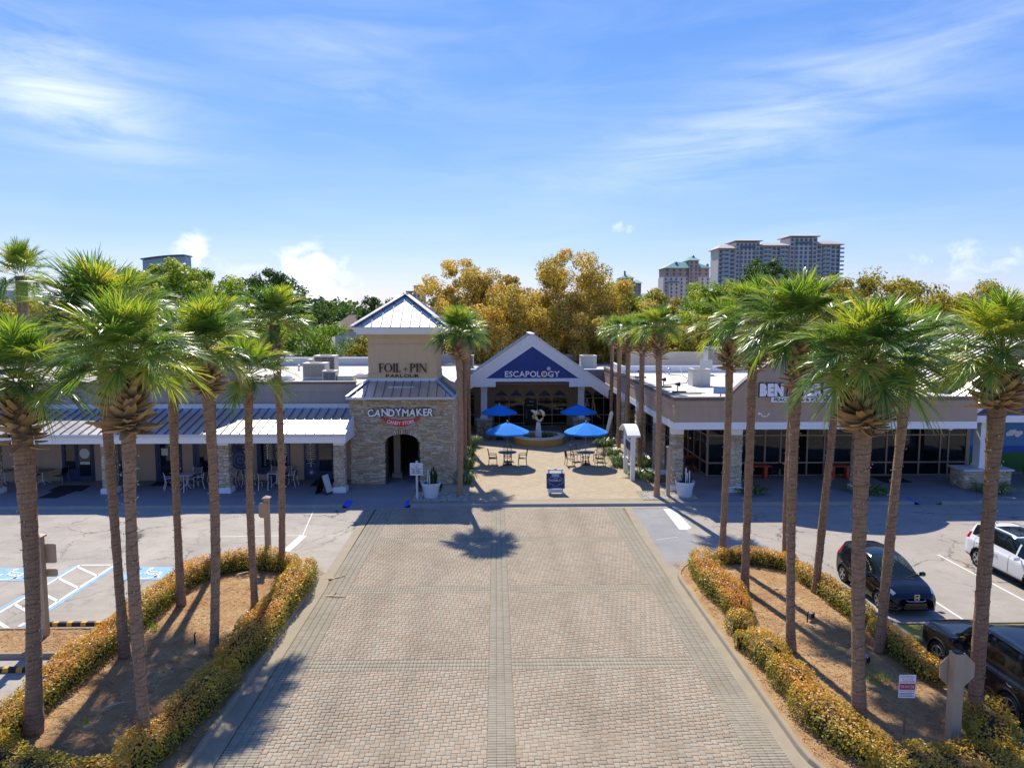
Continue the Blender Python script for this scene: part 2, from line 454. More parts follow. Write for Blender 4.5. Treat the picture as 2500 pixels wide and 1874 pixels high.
M['chrome'] = paint('chrome', hexc('c9ccd0'), .15, 1.0, var=.02)
M['tyre'] = paint('tyre rubber', hexc('1c1c1d'), .85, var=.15)
M['rim'] = paint('alloy rim', hexc('b9bbbd'), .3, .8, var=.03)
M['lamp'] = paint('headlamp glass', hexc('9fb0c4'), .08, .3, .7, var=.05)
M['taillamp'] = paint('tail lamp red', hexc('a01018'), .15, .0, .6, var=.03)
M['plastic'] = paint('black plastic', hexc('1b1b1c'), .6, var=.08)
M['tee_white'] = paint('white cloth', hexc('d9dde4'), .9)
M['mural_sky'] = paint('mural sky blue', hexc('4a86c4'), .6, var=.08)
M['mural_sea'] = paint('mural deep blue', hexc('1f55b0'), .6)
M['mural_green'] = paint('mural green', hexc('2f6e33'), .6)
M['emerald'] = paint('bench green black', hexc('1a2622'), .6)
M['courtpave'] = None


def brickfloor(name):
    m, k = newmat(name)
    pos = k.new('ShaderNodeNewGeometry').outputs['Position']
    b = k.new('ShaderNodeTexBrick', {'Vector': pos, 'Color1': (*hexc('a8977b'), 1), 'Color2': (*hexc('b5a68b'), 1), 'Mortar': (*hexc('8a7a62'), 1), 'Scale': 1.0,
                                     'Mortar Size': .009, 'Mortar Smooth': .3, 'Bias': 0., 'Brick Width': .24, 'Row Height': .12})
    n = k.noise(pos, .8, 5, .6).outputs[0]
    c = k.mix(k.m('MULTIPLY', k.ramp(n, [(.45, 0.), (.7, 1.)]), .35), b.outputs[0], hexc('8f8068'))
    finish(k, c, .85, 0, .25, b.outputs[1], -.25, .01)
    return m


M['courtpave'] = brickfloor('court brick paving')


# ------------------------------------------------------------------ builders
def woff(o):
    v = Vector((0, 0, 0))
    while o is not None:
        v += o.location
        o = o.parent
    return v


class MB:
    """collects faces, then becomes ONE mesh object"""
    def __init__(s):
        s.v, s.f, s.mi, s.t = [], [], [], []

    def add(s, vs, fs, mi=0, t=0.):
        o = len(s.v)
        s.v.extend(vs)
        for f in fs:
            s.f.append([i + o for i in f])
            s.mi.append(mi)
            s.t.append(t)
        return s

    def box(s, x0, x1, y0, y1, z0, z1, mi=0, t=0.):
        vs = [(x, y, z) for z in (z0, z1) for y in (y0, y1) for x in (x0, x1)]
        return s.add(vs, [(0, 2, 3, 1), (4, 5, 7, 6), (0, 1, 5, 4), (2, 6, 7, 3), (0, 4, 6, 2), (1, 3, 7, 5)], mi, t)

    def hexa(s, vs, mi=0, t=0.):
        return s.add(vs, [(0, 2, 3, 1), (4, 5, 7, 6), (0, 1, 5, 4), (2, 6, 7, 3), (0, 4, 6, 2), (1, 3, 7, 5)], mi, t)

    def beam(s, p0, p1, w, h, up=(0, 0, 1), mi=0, t=0., w1=None, h1=None):
        p0, p1 = Vector(p0), Vector(p1)
        d = (p1 - p0).normalized()
        u = Vector(up)
        if abs(d.dot(u)) > .98:
            u = Vector((1, 0, 0)) if abs(d.x) < .9 else Vector((0, 1, 0))
        a = d.cross(u).normalized()
        b = a.cross(d).normalized()
        w1, h1 = w if w1 is None else w1, h if h1 is None else h1
        vs = []
        for p, ww, hh in ((p0, w, h), (p1, w1, h1)):
            for sb in (-.5, .5):
                for sa in (-.5, .5):
                    vs.append(tuple(p + a * sa * ww + b * sb * hh))
        return s.add(vs, [(0, 1, 3, 2), (4, 6, 7, 5), (0, 4, 5, 1), (2, 3, 7, 6), (0, 2, 6, 4), (1, 5, 7, 3)], mi, t)

    def prism_y(s, poly, y0, y1, mi=0, t=0.):
        n = len(poly)
        vs = [(x, y0, z) for x, z in poly] + [(x, y1, z) for x, z in poly]
        return s.add(vs, [tuple(range(n)), tuple(range(2 * n - 1, n - 1, -1))] + [(i, i + n, (i + 1) % n + n, (i + 1) % n) for i in range(n)], mi, t)

    def prism_z(s, poly, z0, z1, mi=0, t=0.):
        n = len(poly)
        vs = [(x, y, z0) for x, y in poly] + [(x, y, z1) for x, y in poly]
        return s.add(vs, [tuple(range(n - 1, -1, -1)), tuple(range(n, 2 * n))] + [(i, (i + 1) % n, (i + 1) % n + n, i + n) for i in range(n)], mi, t)

    def prism_x(s, poly, x0, x1, mi=0, t=0.):
        n = len(poly)
        vs = [(x0, y, z) for y, z in poly] + [(x1, y, z) for y, z in poly]
        return s.add(vs, [tuple(range(n - 1, -1, -1)), tuple(range(n, 2 * n))] + [(i, (i + 1) % n, (i + 1) % n + n, i + n) for i in range(n)], mi, t)

    def tube(s, pts, r, n=8, mi=0, cap=True, t=0., jit=0.):
        pts = [Vector(p) for p in pts]
        vs = []
        for i, p in enumerate(pts):
            d = (pts[min(i + 1, len(pts) - 1)] - pts[max(i - 1, 0)]).normalized()
            u = Vector((0, 0, 1)) if abs(d.z) < .95 else Vector((1, 0, 0))
            a = d.cross(u).normalized()
            b = d.cross(a)
            rr = r[i] if isinstance(r, (list, tuple)) else r
            for k in range(n):
                q = 2 * math.pi * k / n
                j = 1 + (random.uniform(-jit, jit) if jit else 0)
                vs.append(tuple(p + (a * math.cos(q) + b * math.sin(q)) * rr * j))
        fs = []
        for i in range(len(pts) - 1):
            for k in range(n):
                fs.append((i * n + k, i * n + (k + 1) % n, (i + 1) * n + (k + 1) % n, (i + 1) * n + k))
        if cap:
            fs.append(tuple(range(n - 1, -1, -1)))
            fs.append(tuple((len(pts) - 1) * n + k for k in range(n)))
        return s.add(vs, fs, mi, t)

    def lathe(s, prof, c=(0, 0, 0), n=24, mi=0, axis='z', t=0., cap=True):
        vs = []
        for r, z in prof:
            for k in range(n):
                q = 2 * math.pi * k / n
                x, y = r * math.cos(q), r * math.sin(q)
                if axis == 'z':
                    vs.append((c[0] + x, c[1] + y, c[2] + z))
                elif axis == 'y':
                    vs.append((c[0] + x, c[1] + z, c[2] + y))
                else:
                    vs.append((c[0] + z, c[1] + x, c[2] + y))
        fs = []
        for i in range(len(prof) - 1):
            for k in range(n):
                fs.append((i * n + k, i * n + (k + 1) % n, (i + 1) * n + (k + 1) % n, (i + 1) * n + k))
        if cap:
            fs.append(tuple(range(n - 1, -1, -1)))
            fs.append(tuple((len(prof) - 1) * n + k for k in range(n)))
        return s.add(vs, fs, mi, t)

    def mesh(s, name, mat):
        me = bpy.data.meshes.new(name)
        me.from_pydata(s.v, [], s.f)
        mats = mat if isinstance(mat, (list, tuple)) else [mat]
        for mm in mats:
            me.materials.append(M[mm] if isinstance(mm, str) else mm)
        if len(mats) > 1:
            me.polygons.foreach_set('material_index', s.mi)
        if any(s.t):
            me.attributes.new('tint', 'FLOAT', 'FACE').data.foreach_set('value', s.t)
        me.update()
        return me

    def build(s, name, mat, parent=None, world=True, smooth=False, **props):
        if world and parent is not None:
            o = woff(parent)
            if o.length:
                s.v = [(v[0] - o.x, v[1] - o.y, v[2] - o.z) for v in s.v]
        me = s.mesh(name, mat)
        if smooth:
            me.shade_smooth()
        return link(name, me, parent, **props)


def link(name, me, parent=None, loc=None, rot=None, scale=None, **props):
    ob = bpy.data.objects.new(name, me)
    COL.objects.link(ob)
    if parent is not None:
        ob.parent = parent
    if loc is not None:
        ob.location = loc
    if rot is not None:
        ob.rotation_euler = rot
    if scale is not None:
        ob.scale = scale
    for k, v in props.items():
        ob[k] = v
    return ob


def thing(name, label, cat, loc=(0, 0, 0), rz=0., group=None):
    ob = link(name, None, None, loc, (0, 0, rz), label=label, category=cat)
    ob.empty_display_size = .2
    if group:
        ob['group'] = group
    return ob


def tag(ob, label, cat, group=None):
    ob['label'], ob['category'] = label, cat
    if group:
        ob['group'] = group
    return ob


def children_of(o):
    return [c for c in KIDS.get(o, [])]


def copy_tree(o, loc, rz, label, group=None):
    kids = {}
    for c in COL.objects:
        if c.parent is not None:
            kids.setdefault(c.parent, []).append(c)

    def rec(a, par):
        b = a.copy()
        COL.objects.link(b)
        if par is not None:
            b.parent = par
            b.matrix_parent_inverse = a.matrix_parent_inverse.copy()
        for c in kids.get(a, []):
            rec(c, b)
        return b
    b = rec(o, None)
    b.location = loc
    b.rotation_euler = (0, 0, rz)
    b['label'] = label
    if group:
        b['group'] = group
    return b


def np_mesh(name, V, F, mat, tint=None, smooth=False):
    """V (n,3) array, F (m,k) array"""
    me = bpy.data.meshes.new(name)
    m, k = F.shape
    me.vertices.add(len(V))
    me.vertices.foreach_set('co', np.ascontiguousarray(V, np.float32).ravel())
    me.loops.add(m * k)
    me.loops.foreach_set('vertex_index', np.ascontiguousarray(F, np.int32).ravel())
    me.polygons.add(m)
    me.polygons.foreach_set('loop_start', np.arange(0, m * k, k, dtype=np.int32))
    me.materials.append(M[mat] if isinstance(mat, str) else mat)
    me.update(calc_edges=True)
    if tint is not None:
        me.attributes.new('tint', 'FLOAT', 'FACE').data.foreach_set('value', np.ascontiguousarray(tint, np.float32))
    if smooth:
        me.shade_smooth()
    return me


def leaves(P, N, size, tint, aspect=.5, fold=0.):
    """diamond leaf at each point P facing N; returns V, F, tint"""
    n = len(P)
    N = N / np.linalg.norm(N, axis=1, keepdims=True)
    a = RNG.normal(size=(n, 3))
    a -= N * (a * N).sum(1, keepdims=True)
    a /= np.linalg.norm(a, axis=1, keepdims=True)
    b = np.cross(N, a)
    s = np.asarray(size).reshape(-1, 1) * np.ones((n, 1))
    V = np.empty((n, 4, 3))
    V[:, 0] = P - a * s * .5
    V[:, 1] = P + b * s * aspect * .5
    V[:, 2] = P + a * s * .5
    V[:, 3] = P - b * s * aspect * .5
    return V.reshape(-1, 3), np.arange(4 * n).reshape(n, 4), np.asarray(tint)


# ---------- lettering
_glyph = {}


def glyph(ch, off=0., ext=.05):
    """outline of one character of the built-in font as a mesh, origin at its lower left, and its width"""
    key = (ch, off, ext)
    if key not in _glyph:
        cu = bpy.data.curves.new('letter', 'FONT')
        cu.body = ch
        cu.extrude = ext
        cu.offset = off
        cu.resolution_u = 3
        ob = bpy.data.objects.new('letter', cu)
        COL.objects.link(ob)
        dg = bpy.context.evaluated_depsgraph_get()
        me = bpy.data.meshes.new_from_object(ob.evaluated_get(dg))
        bpy.data.objects.remove(ob)
        n = len(me.vertices)
        co = np.empty(n * 3)
        me.vertices.foreach_get('co', co)
        co = co.reshape(-1, 3)
        F = [list(p.vertices) for p in me.polygons]
        bpy.data.meshes.remove(me)
        if n:
            co[:, 0] -= co[:, 0].min()
        _glyph[key] = (co, F, co[:, 0].max() if n else .3)
    return _glyph[key]


def word(text, h, off=0., gap=.08, space=.35):
    """list of (co, faces, x, width) with cap height h, centred on 0"""
    k = h / .729
    out_, x = [], 0.
    for ch in text:
        if ch == ' ':
            x += space * k
            continue
        co, F, w = glyph(ch, off)
        out_.append((co * k, F, x, w * k, ch))
        x += (w + gap) * k
    tot = x - gap * k
    return [(c, F, a - tot / 2, w, ch) for c, F, a, w, ch in out_], tot


def letters(parent, text, cx, y, z, h, mat, off=0., gap=.08, depth=.05, width=None, back=None, backoff=.03, arc=None, joined=None, jig=0.,
            face='-y', wob=None):
    """standing letters facing -Y, each one a part (or joined into one part); arc=(radius) bends the baseline"""
    ws, tot = word(text, h, off, gap)
    sx = (width / tot) if width else 1.
    mbj = MB() if joined else None
    for i, (co, F, a, w, ch) in enumerate(ws):
        ang, ox, oz = 0., (a + w / 2) * sx, 0.
        if arc:
            th = ox / arc
            ox, oz, ang = arc * math.sin(th), arc * (1 - math.cos(th)) * 1.0, th
        if wob:
            ang += wob[i % len(wob)][0]
            oz += wob[i % len(wob)][1] * h
        c, s_ = math.cos(ang), math.sin(ang)

        def place(co_, w_, dpt, yo):
            X = (co_[:, 0] - w_ / 2) * sx
            Z = co_[:, 1] - h * .5
            D = co_[:, 2] / max(1e-6, abs(co_[:, 2]).max()) * dpt / 2
            return [(cx + ox + c * p - s_ * q, y + yo - d, z + h * .5 + oz + s_ * p + c * q) for p, q, d in zip(X, Z, D)]
        if joined:
            mbj.add(place(co, w, depth, 0), F)
            continue
        m = MB()
        m.add(place(co, w, depth, 0), F)
        lo = m.build('letter', mat, parent)
        if back:
            cb, Fb, wb = glyph(ch, off + backoff)
            k = h / .729
            mb2 = MB()
            mb2.add(place(cb * k, wb * k, depth * .8, depth * .5 + .004), Fb)
            mb2.build('letter_return', back, lo)
    if joined:
        return mbj.build(joined, mat, parent)


# ---------- many loose pieces: the largest ones single, the rest one part
def pieces(parent, name, boxes, mat, stuffname, limit=300, chamfer=.008, axis='z'):
    """boxes: (cx, cy, cz, sx, sy, sz, tint), biggest in the picture first; unit meshes are shared"""
    key = (name, axis)
    ch = .06
    vs = [(-.5, -.5, -.5), (.5, -.5, -.5), (.5, .5, -.5), (-.5, .5, -.5)]
    vs += [(-.5, -.5, .3), (.5, -.5, .3), (.5, .5, .3), (-.5, .5, .3), (-.44, -.44, .5), (.44, -.44, .5), (.44, .44, .5), (-.44, .44, .5)]
    fs = [(0, 1, 5, 4), (1, 2, 6, 5), (2, 3, 7, 6), (3, 0, 4, 7), (4, 5, 9, 8), (5, 6, 10, 9), (6, 7, 11, 10), (7, 4, 8, 11), (8, 9, 10, 11)]
    U = np.array(vs)
    if axis == '-y':      # outward face looks to -Y
        U = np.stack([U[:, 0], -U[:, 2], U[:, 1]], 1)
    elif axis == '+x':
        U = np.stack([U[:, 2], U[:, 0], U[:, 1]], 1)
    elif axis == '-x':
        U = np.stack([-U[:, 2], -U[:, 0], U[:, 1]], 1)
    F = np.array(fs)
    uni = np_mesh(name, U, F, mat)
    o = woff(parent) if parent is not None else Vector()
    for b in boxes[:limit]:
        link(name, uni, parent, (b[0] - o.x, b[1] - o.y, b[2] - o.z), None, (b[3], b[4], b[5]))
    rest = boxes[limit:]
    if rest:
        B = np.array(rest)
        V = (U[None] * B[:, None, 3:6] + B[:, None, :3]).reshape(-1, 3) - np.array(o)
        FF = (F[None] + (np.arange(len(rest)) * len(U))[:, None, None]).reshape(-1, 4)
        link(stuffname, np_mesh(stuffname, V, FF, mat, np.repeat(B[:, 6], len(F))), parent, kind='stuff')


# ------------------------------------------------------------------ the setting: ground, lots, road, kerbs
def sheet(name, x0, x1, y0, y1, z, mat, kind='structure', parent=None):
    mb = MB()
    mb.add([(x0, y0, z), (x1, y0, z), (x1, y1, z), (x0, y1, z)], [(0, 1, 2, 3)])
    return mb.build(name, mat, parent, kind=kind)


sheet('ground', -2500, 2500, -1500, 4000, -.03, 'ground')
lotL = sheet('parking_lot', -70, -6.72, -12, 36.62, 0, 'asphalt_l')
lotR = sheet('parking_lot', 7.02, 70, -12, 36.62, 0, 'asphalt_r')
mb = MB()     # smoother patched strip beside the road on the right
mb.add([(7.03, 27.5, .004), (8.7, 28.4, .004), (9.4, 36.6, .004), (7.22, 36.6, .004)], [(0, 1, 2, 3)])
mb.build('parking_lot_patch', 'asphalt_dk', kind='structure')
# darker repaired mouth of the left lot
road = sheet('brick_road', -6.35, 6.75, 4, 37.0, .004, 'grout')

# field pavers: 3:2 blocks laid alternately along and across
u = .0685
blocks, borders = [], []
X0, X1 = -6.33, 6.66
CB = (-.22, .44)                       # centre band
TB = [(19.35, 20.0), (25.1, 25.75), (31.0, 31.65), (13.6, 14.25)]     # cross bands
EB = .86                               # edge band width


ts = sorted(TB)
PX = [(X0 + EB, CB[0]), (CB[1], X1 - EB)]
PY = list(zip([8] + [b for a, b in ts], [a for a, b in ts] + [36.75]))
for i in range(-60, 230):
    for j in range(-20, 330):
        ax, ay = X0 + u * (5 * i - 2 * j), 8 + u * (i + 2 * j)
        if ax > X1 or ay > 36.75 or ax < X0 - .4 or ay < 8:
            continue
        for (px, py, sx, sy) in ((0, 0, 3, 2), (3, 0, 2, 3)):
            x0, y0 = ax + px * u, ay + py * u
            x1, y1 = x0 + sx * u, y0 + sy * u
            for a0, a1 in PX:
                for b0, b1 in PY:
                    c0, c1, d0, d1 = max(x0, a0), min(x1, a1), max(y0, b0), min(y1, b1)
                    if c1 - c0 > .02 and d1 - d0 > .02:
                        blocks.append(((c0 + c1) / 2, (d0 + d1) / 2, .012 + random.uniform(-.002, .002), c1 - c0 - .011, d1 - d0 - .011, .03, random.random()))
bw, bl = .104, .214


def band(x0, x1, y0, y1, along):
    """stack-bonded border; along='x': long side across the road"""
    lx, ly = (bl, bw) if along == 'x' else (bw, bl)
    nx, ny = max(1, round((x1 - x0) / lx)), max(1, round((y1 - y0) / ly))
    for a in range(nx):
        for b in range(ny):
            cx, cy = x0 + (a + .5) * (x1 - x0) / nx, y0 + (b + .5) * (y1 - y0) / ny
            borders.append((cx, cy, .011 + random.uniform(-.002, .002), (x1 - x0) / nx - .011, (y1 - y0) / ny - .011, .03, random.random()))


band(CB[0], CB[1], 8, 36.75, 'x')
band(X0, X0 + EB, 8, 36.75, 'x')
band(X1 - EB, X1, 8, 36.75, 'x')
for a, b in TB:
    band(X0 + EB, CB[0], a, b, 'y')
    band(CB[1], X1 - EB, a, b, 'y')


def shown(b):
    return (b[0] ** 2 + (b[1]) ** 2) if b[1] > 15.3 and abs(b[0]) < b[1] * .7 else 1e6 + b[1]


blocks.sort(key=shown)
borders.sort(key=shown)
pieces(road, 'paver', blocks, 'paver', 'field_pavers', 300)
pieces(road, 'border_paver', borders, 'border_paver', 'border_pavers', 300)

# flush concrete strips between road and lots
mb = MB()
mb.add([(-6.76, 26.6, .02), (-6.34, 26.6, .02), (-6.42, 36.75, .02), (-6.80, 36.75, .02)], [(0, 1, 2, 3)])
mb.build('concrete_strip', 'concrete', kind='structure')
mb = MB()
mb.add([(6.67, 26.2, .02), (7.08, 26.9, .02), (7.06, 32, .02), (7.22, 36.75, .02), (6.82, 36.75, .02), (6.68, 32, .02)], [(0, 1, 2, 3, 4, 5)])
mb.build('concrete_strip', 'concrete', kind='structure')

# pavement slab and its kerb
mb = MB()
for x0, x1, y0, y1 in ((-70, -8.2, 37.18, 43.2), (-8.2, -4.72, 38.6, 43.2)):
    mb.add([(x0, y0, .15), (x1, y0, .15), (x1, y1, .15), (x0, y1, .15)], [(0, 1, 2, 3)])
mb.build('pavement', 'walk', kind='structure')
mb = MB()
for x0, x1, y0, y1 in ((9.72, 22.7, 37.18, 43.75), (24.2, 70, 37.18, 43.75), (22.7, 24.2, 38.6, 43.75)):
    mb.add([(x0, y0, .15), (x1, y0, .15), (x1, y1, .15), (x0, y1, .15)], [(0, 1, 2, 3)])
mb.build('pavement', 'walk', kind='structure')
mb = MB()
for x0, x1, y0, y1 in ((-3.2, 9.72, 38.02, 65.2), (9.72, 13.4, 43.75, 65.2)):
    mb.add([(x0, y0, .15), (x1, y0, .15), (x1, y1, .15), (x0, y1, .15)], [(0, 1, 2, 3)])
mb.build('courtyard', 'courtpave', kind='structure')
sheet('pavement', -8.6, -3.2, 43.2, 65.2, .146, 'walk')
mb = MB()
mb.add([(-4.72, 37.18, .146), (9.72, 37.18, .146), (9.72, 39.9, .146), (-4.72, 39.9, .146)], [(0, 1, 2, 3)])
mb.build('pavement', 'concrete', kind='structure')
kb = MB()
prof = [(36.98, 0), (37.02, .13), (37.05, .158), (37.22, .158), (37.24, 0)]
kb.prism_x(prof, -70, -8.2)
kb.prism_x(prof, -4.6, 22.7)
kb.prism_x(prof, 24.2, 70)
kb.box(-70, 70, 36.62, 36.979, -.02, .012)
ko = kb.build('kerb', 'concrete2', kind='structure')
for x0, x1 in ((-8.2, -4.6), (22.7, 24.2)):      # dropped kerbs with blue flares
    r_ = MB()
    fw_ = .34
    r_.add([(x0 + fw_, 36.98, .013), (x1 - fw_, 36.98, .013), (x1 - fw_, 38.6, .15), (x0 + fw_, 38.6, .15)], [(0, 1, 2, 3)])
    ro = r_.build('kerb_ramp', 'walk', kind='structure')
    for s_, xe in ((1, x0), (-1, x1)):
        f_ = MB()
        for ya, yb, mt in ((36.98, 38.1, 'ramp_blue' if (s_ > 0 or x0 < 0) else 'walk'), (38.1, 38.6, 'walk')):
            za, zb = .014 + .137 * (ya - 36.98) / 1.62, .014 + .137 * (yb - 36.98) / 1.62
            pts_ = [(xe, ya, .151), (xe + fw_ * s_, ya, za), (xe + fw_ * s_, yb, zb), (xe, yb, .151)]
            f_ = MB()
            f_.add(pts_ if s_ > 0 else pts_[::-1], [(0, 1, 2, 3)])
            f_.build('painted_flare' if mt == 'ramp_blue' else 'plain_flare', mt, ro)


def rounded(x0, x1, y0, y1, rs, n=8):
    """rs: radii for (x0,y0),(x1,y0),(x1,y1),(x0,y1)"""
    pts = []
    for (cx, cy, sx, sy, a0), r_ in zip(((x0, y0, 1, 1, 180), (x1, y0, -1, 1, 270), (x1, y1, -1, -1, 0), (x0, y1, 1, -1, 90)), rs):
        for k in range(n + 1):
            a = R(a0 + 90 * k / n)
            pts.append((cx + sx * r_ + r_ * math.cos(a), cy + sy * r_ + r_ * math.sin(a)))
    return pts


def offset(poly, d):
    out_ = []
    n = len(poly)
    for i in range(n):
        a, b, c = Vector(poly[i - 1]), Vector(poly[i]), Vector(poly[(i + 1) % n])
        e1, e2 = (b - a), (c - b)
        e1 = e1.normalized() if e1.length > 1e-6 else e2.normalized()
        e2 = e2.normalized() if e2.length > 1e-6 else e1
        nn = Vector((e1.y + e2.y, -e1.x - e2.x)).normalized()
        out_.append(tuple(b + nn * d))
    return out_


def kerbed(name, poly, mat, top=.15, mound=.10, gutter=.0, kw=.15):
    """kerb ring round a planted bed; the bed is a gently mounded sheet"""
    inner, mid = offset(poly, -kw), offset(poly, -.03)
    k = MB()
    n = len(poly)
    rings = [[(x, y, -.01) for x, y in poly], [(x, y, top - .02) for x, y in mid], [(x, y, top) for x, y in offset(poly, -.05)], [(x, y, top) for x, y in offset(poly, -kw + .01)],
             [(x, y, top - .08) for x, y in inner]]
    if gutter:
        rings = [[(x, y, .012) for x, y in offset(poly, gutter)]] + [[(x, y, .026) for x, y in poly]] + rings[1:]
    vs = [v for r_ in rings for v in r_]
    fs = []
    for a in range(len(rings) - 1):
        for i in range(n):
            fs.append((a * n + i, a * n + (i + 1) % n, (a + 1) * n + (i + 1) % n, (a + 1) * n + i))
    k.add(vs, fs)
    k.build('kerb', 'concrete', kind='structure')
    vs, fs = [(x, y, top - .04) for x, y in inner], [tuple(range(n))]
    b = MB()
    b.add(vs, fs)
    return b.build(name, mat, kind='structure')


ISL_L = rounded(-12.45, -6.82, 12.7, 28.25, (2.4, 2.4, 2.5, 1.6))
ISL_R = rounded(6.98, 12.62, 13.0, 28.55, (2.4, 1.9, 1.3, 2.6))
kerbed('planting_bed', ISL_L, 'straw', gutter=.46)
kerbed('planting_bed', ISL_R, 'straw', gutter=.36)
kerbed('planting_bed', rounded(-60, -12.75, 20.35, 22.25, (.1, .1, .1, .1), 2), 'straw', mound=.05)
kerbed('lawn_strip', rounded(12.9, 60, 20.6, 22.0, (.1, .1, .1, .1), 2), 'grass', mound=.03)
# gravel beds either side of the courtyard mouth
for x0, x1, y0, y1 in ((-4.72, -1.42, 37.6, 39.8), (8.05, 11.3, 37.75, 39.7)):
    e = MB()
    for a in ((x0, x1, y0, y0 + .1), (x0, x1, y1 - .1, y1), (x0, x0 + .1, y0 + .1, y1 - .1), (x1 - .1, x1, y0 + .1, y1 - .1)):
        e.box(*a, .14, .172)
    eo = e.build('bed_edging', 'concrete', kind='structure')
    m_ = 1700
    P = np.stack([RNG.uniform(x0 + .12, x1 - .12, m_), RNG.uniform(y0 + .12, y1 - .12, m_), RNG.uniform(.150, .165, m_)], 1)
    B = np.concatenate([P, RNG.uniform(.03, .08, (m_, 2)), RNG.uniform(.02, .035, (m_, 1)), RNG.random((m_, 1))], 1)
    sheet('bed_soil', x0 + .1, x1 - .1, y0 + .1, y1 - .1, .152, 'grout')
    pieces(None, 'pebble', [tuple(b) for b in B], 'gravel', 'gravel', 0)
for o_ in COL.objects:
    if o_.name.startswith('gravel'):
        o_['kind'] = 'stuff'


# ------------------------------------------------------------------ painted markings
def mark(name, polys, mat, z=.008):
    b = MB()
    for p in polys:
        b.add([(x, y, z) for x, y in p], [tuple(range(len(p)))])
    return b.build(name, mat, kind='structure')


def strip(x0, y0, x1, y1, w):
    d = Vector((x1 - x0, y1 - y0)).normalized() * w / 2
    return [(x0 + d.y, y0 - d.x), (x1 + d.y, y1 - d.x), (x1 - d.y, y1 + d.x), (x0 - d.y, y0 + d.x)]


mark('parking_marking', [strip(-17.05, 22.6, -17.05, 28.45, .14), strip(-15.62, 22.6, -15.62, 28.45, .14), strip(-17.0, 28.42, -15.6, 28.42, .12)] +
     [strip(-17.0, a, -15.65, a - 1.02, .13) for a in (28.2, 26.95, 25.7, 24.45, 23.3)], 'white_line', .009)
mark('parking_marking', [strip(-17.21, 22.6, -17.21, 28.4, .13), strip(-15.47, 22.6, -15.47, 28.3, .13), strip(-20.9, 22.6, -20.9, 28.3, .13)], 'blue_line', .008)
for cx in (-13.75, -19.15):
    mark('parking_symbol', [[(cx - .95, 26.72), (cx + .95, 26.72), (cx + .95, 28.15), (cx - .95, 28.15)]], 'blue_line', .008)
    arc = [(cx + .05 + .42 * math.cos(R(a)), 27.28 + .42 * math.sin(R(a))) for a in range(-205, 65, 18)]
    sy = [strip(*arc[i], *arc[i + 1], .11) for i in range(len(arc) - 1)]
    sy += [strip(cx - .18, 27.85, cx - .08, 27.32, .12), strip(cx - .12, 27.34, cx + .32, 27.34, .12), strip(cx + .3, 27.36, cx + .46, 26.95, .12), strip(cx + .42, 26.95, cx + .62, 27.02, .1),
           strip(cx - .14, 27.62, cx + .22, 27.62, .09)]
    sy.append([(cx - .17 + .1 * math.cos(R(a)), 27.98 + .1 * math.sin(R(a))) for a in range(0, 360, 40)])
    mark('parking_symbol', sy, 'white_line', .012)
mark('stop_bar', [strip(-8.97, 32.2, -9.13, 29.95, .36)], 'white_line')
mark('road_line', [strip(-13.2, 32.1, -8.98, 32.24, .08), strip(-9.02, 32.3, -9.6, 36.4, .05)], 'white_line')
mark('stop_bar', [[(8.86, 36.5), (9.42, 36.5), (9.42, 33.0), (9.1, 32.7), (8.76, 32.75)]], 'white_line')
mark('stall_line', [strip(15.62, 22.4, 15.62, 28.8, .1), strip(18.87, 22.4, 18.87, 28.9, .1), strip(22.12, 22.4, 22.12, 28.9, .1), strip(25.37, 22.4, 25.37, 28.9, .1)], 'white_line')
mark('stall_line', [strip(-20.7, 16.4, -20.7, 19.4, .1), strip(-17.4, 16.4, -17.4, 19.4, .1)], 'white_line')
mark('tyre_scuff', [strip(-8.4, 34.2, -7.0, 34.55, .04), strip(7.3, 31.2, 8.4, 31.6, .03)], 'white_line', .0085)


# ------------------------------------------------------------------ stone facing
def courses(a0, a1, z0, z1, hole=None, lmin=.16, lmax=.52, hmin=.055, hmax=.115):
    """ragged ledge-stone courses over a rectangle (a along the wall); hole(a, z) true where open"""
    out_ = []
    z = z0
    while z < z1 - .02:
        h = min(random.uniform(hmin, hmax), z1 - z)
        a = a0 - random.uniform(0, .2)
        while a < a1:
            l = random.uniform(lmin, lmax)
            b0, b1 = max(a, a0), min(a + l, a1)
            a += l
            if b1 - b0 < .03:
                continue
            if hole and (hole(b0, z + h / 2) or hole(b1, z + h / 2) or hole((b0 + b1) / 2, z + h / 2)):
                k = [q for q in (b0 + (b1 - b0) * i / 8 for i in range(9)) if not hole(q, z + h / 2)]
                if len(k) < 2 or k[-1] - k[0] < .05:
                    continue
                b0, b1 = k[0], k[-1]
                if hole((b0 + b1) / 2, z + h / 2):
                    continue
            if random.random() < .22 and h > .09:
                out_.append((b0, b1, z, z + h * .5))
                out_.append((b0, b1, z + h * .5, z + h))
            else:
                out_.append((b0, b1, z, z + h))
        z += h
    return out_


def tone(a, z):
    """stone colours drift over the wall"""
    return (random.random() * .8 + .25 * math.sin(a * 1.3 + z * .7) + .12 * math.sin(z * 2.1)) % 1.0


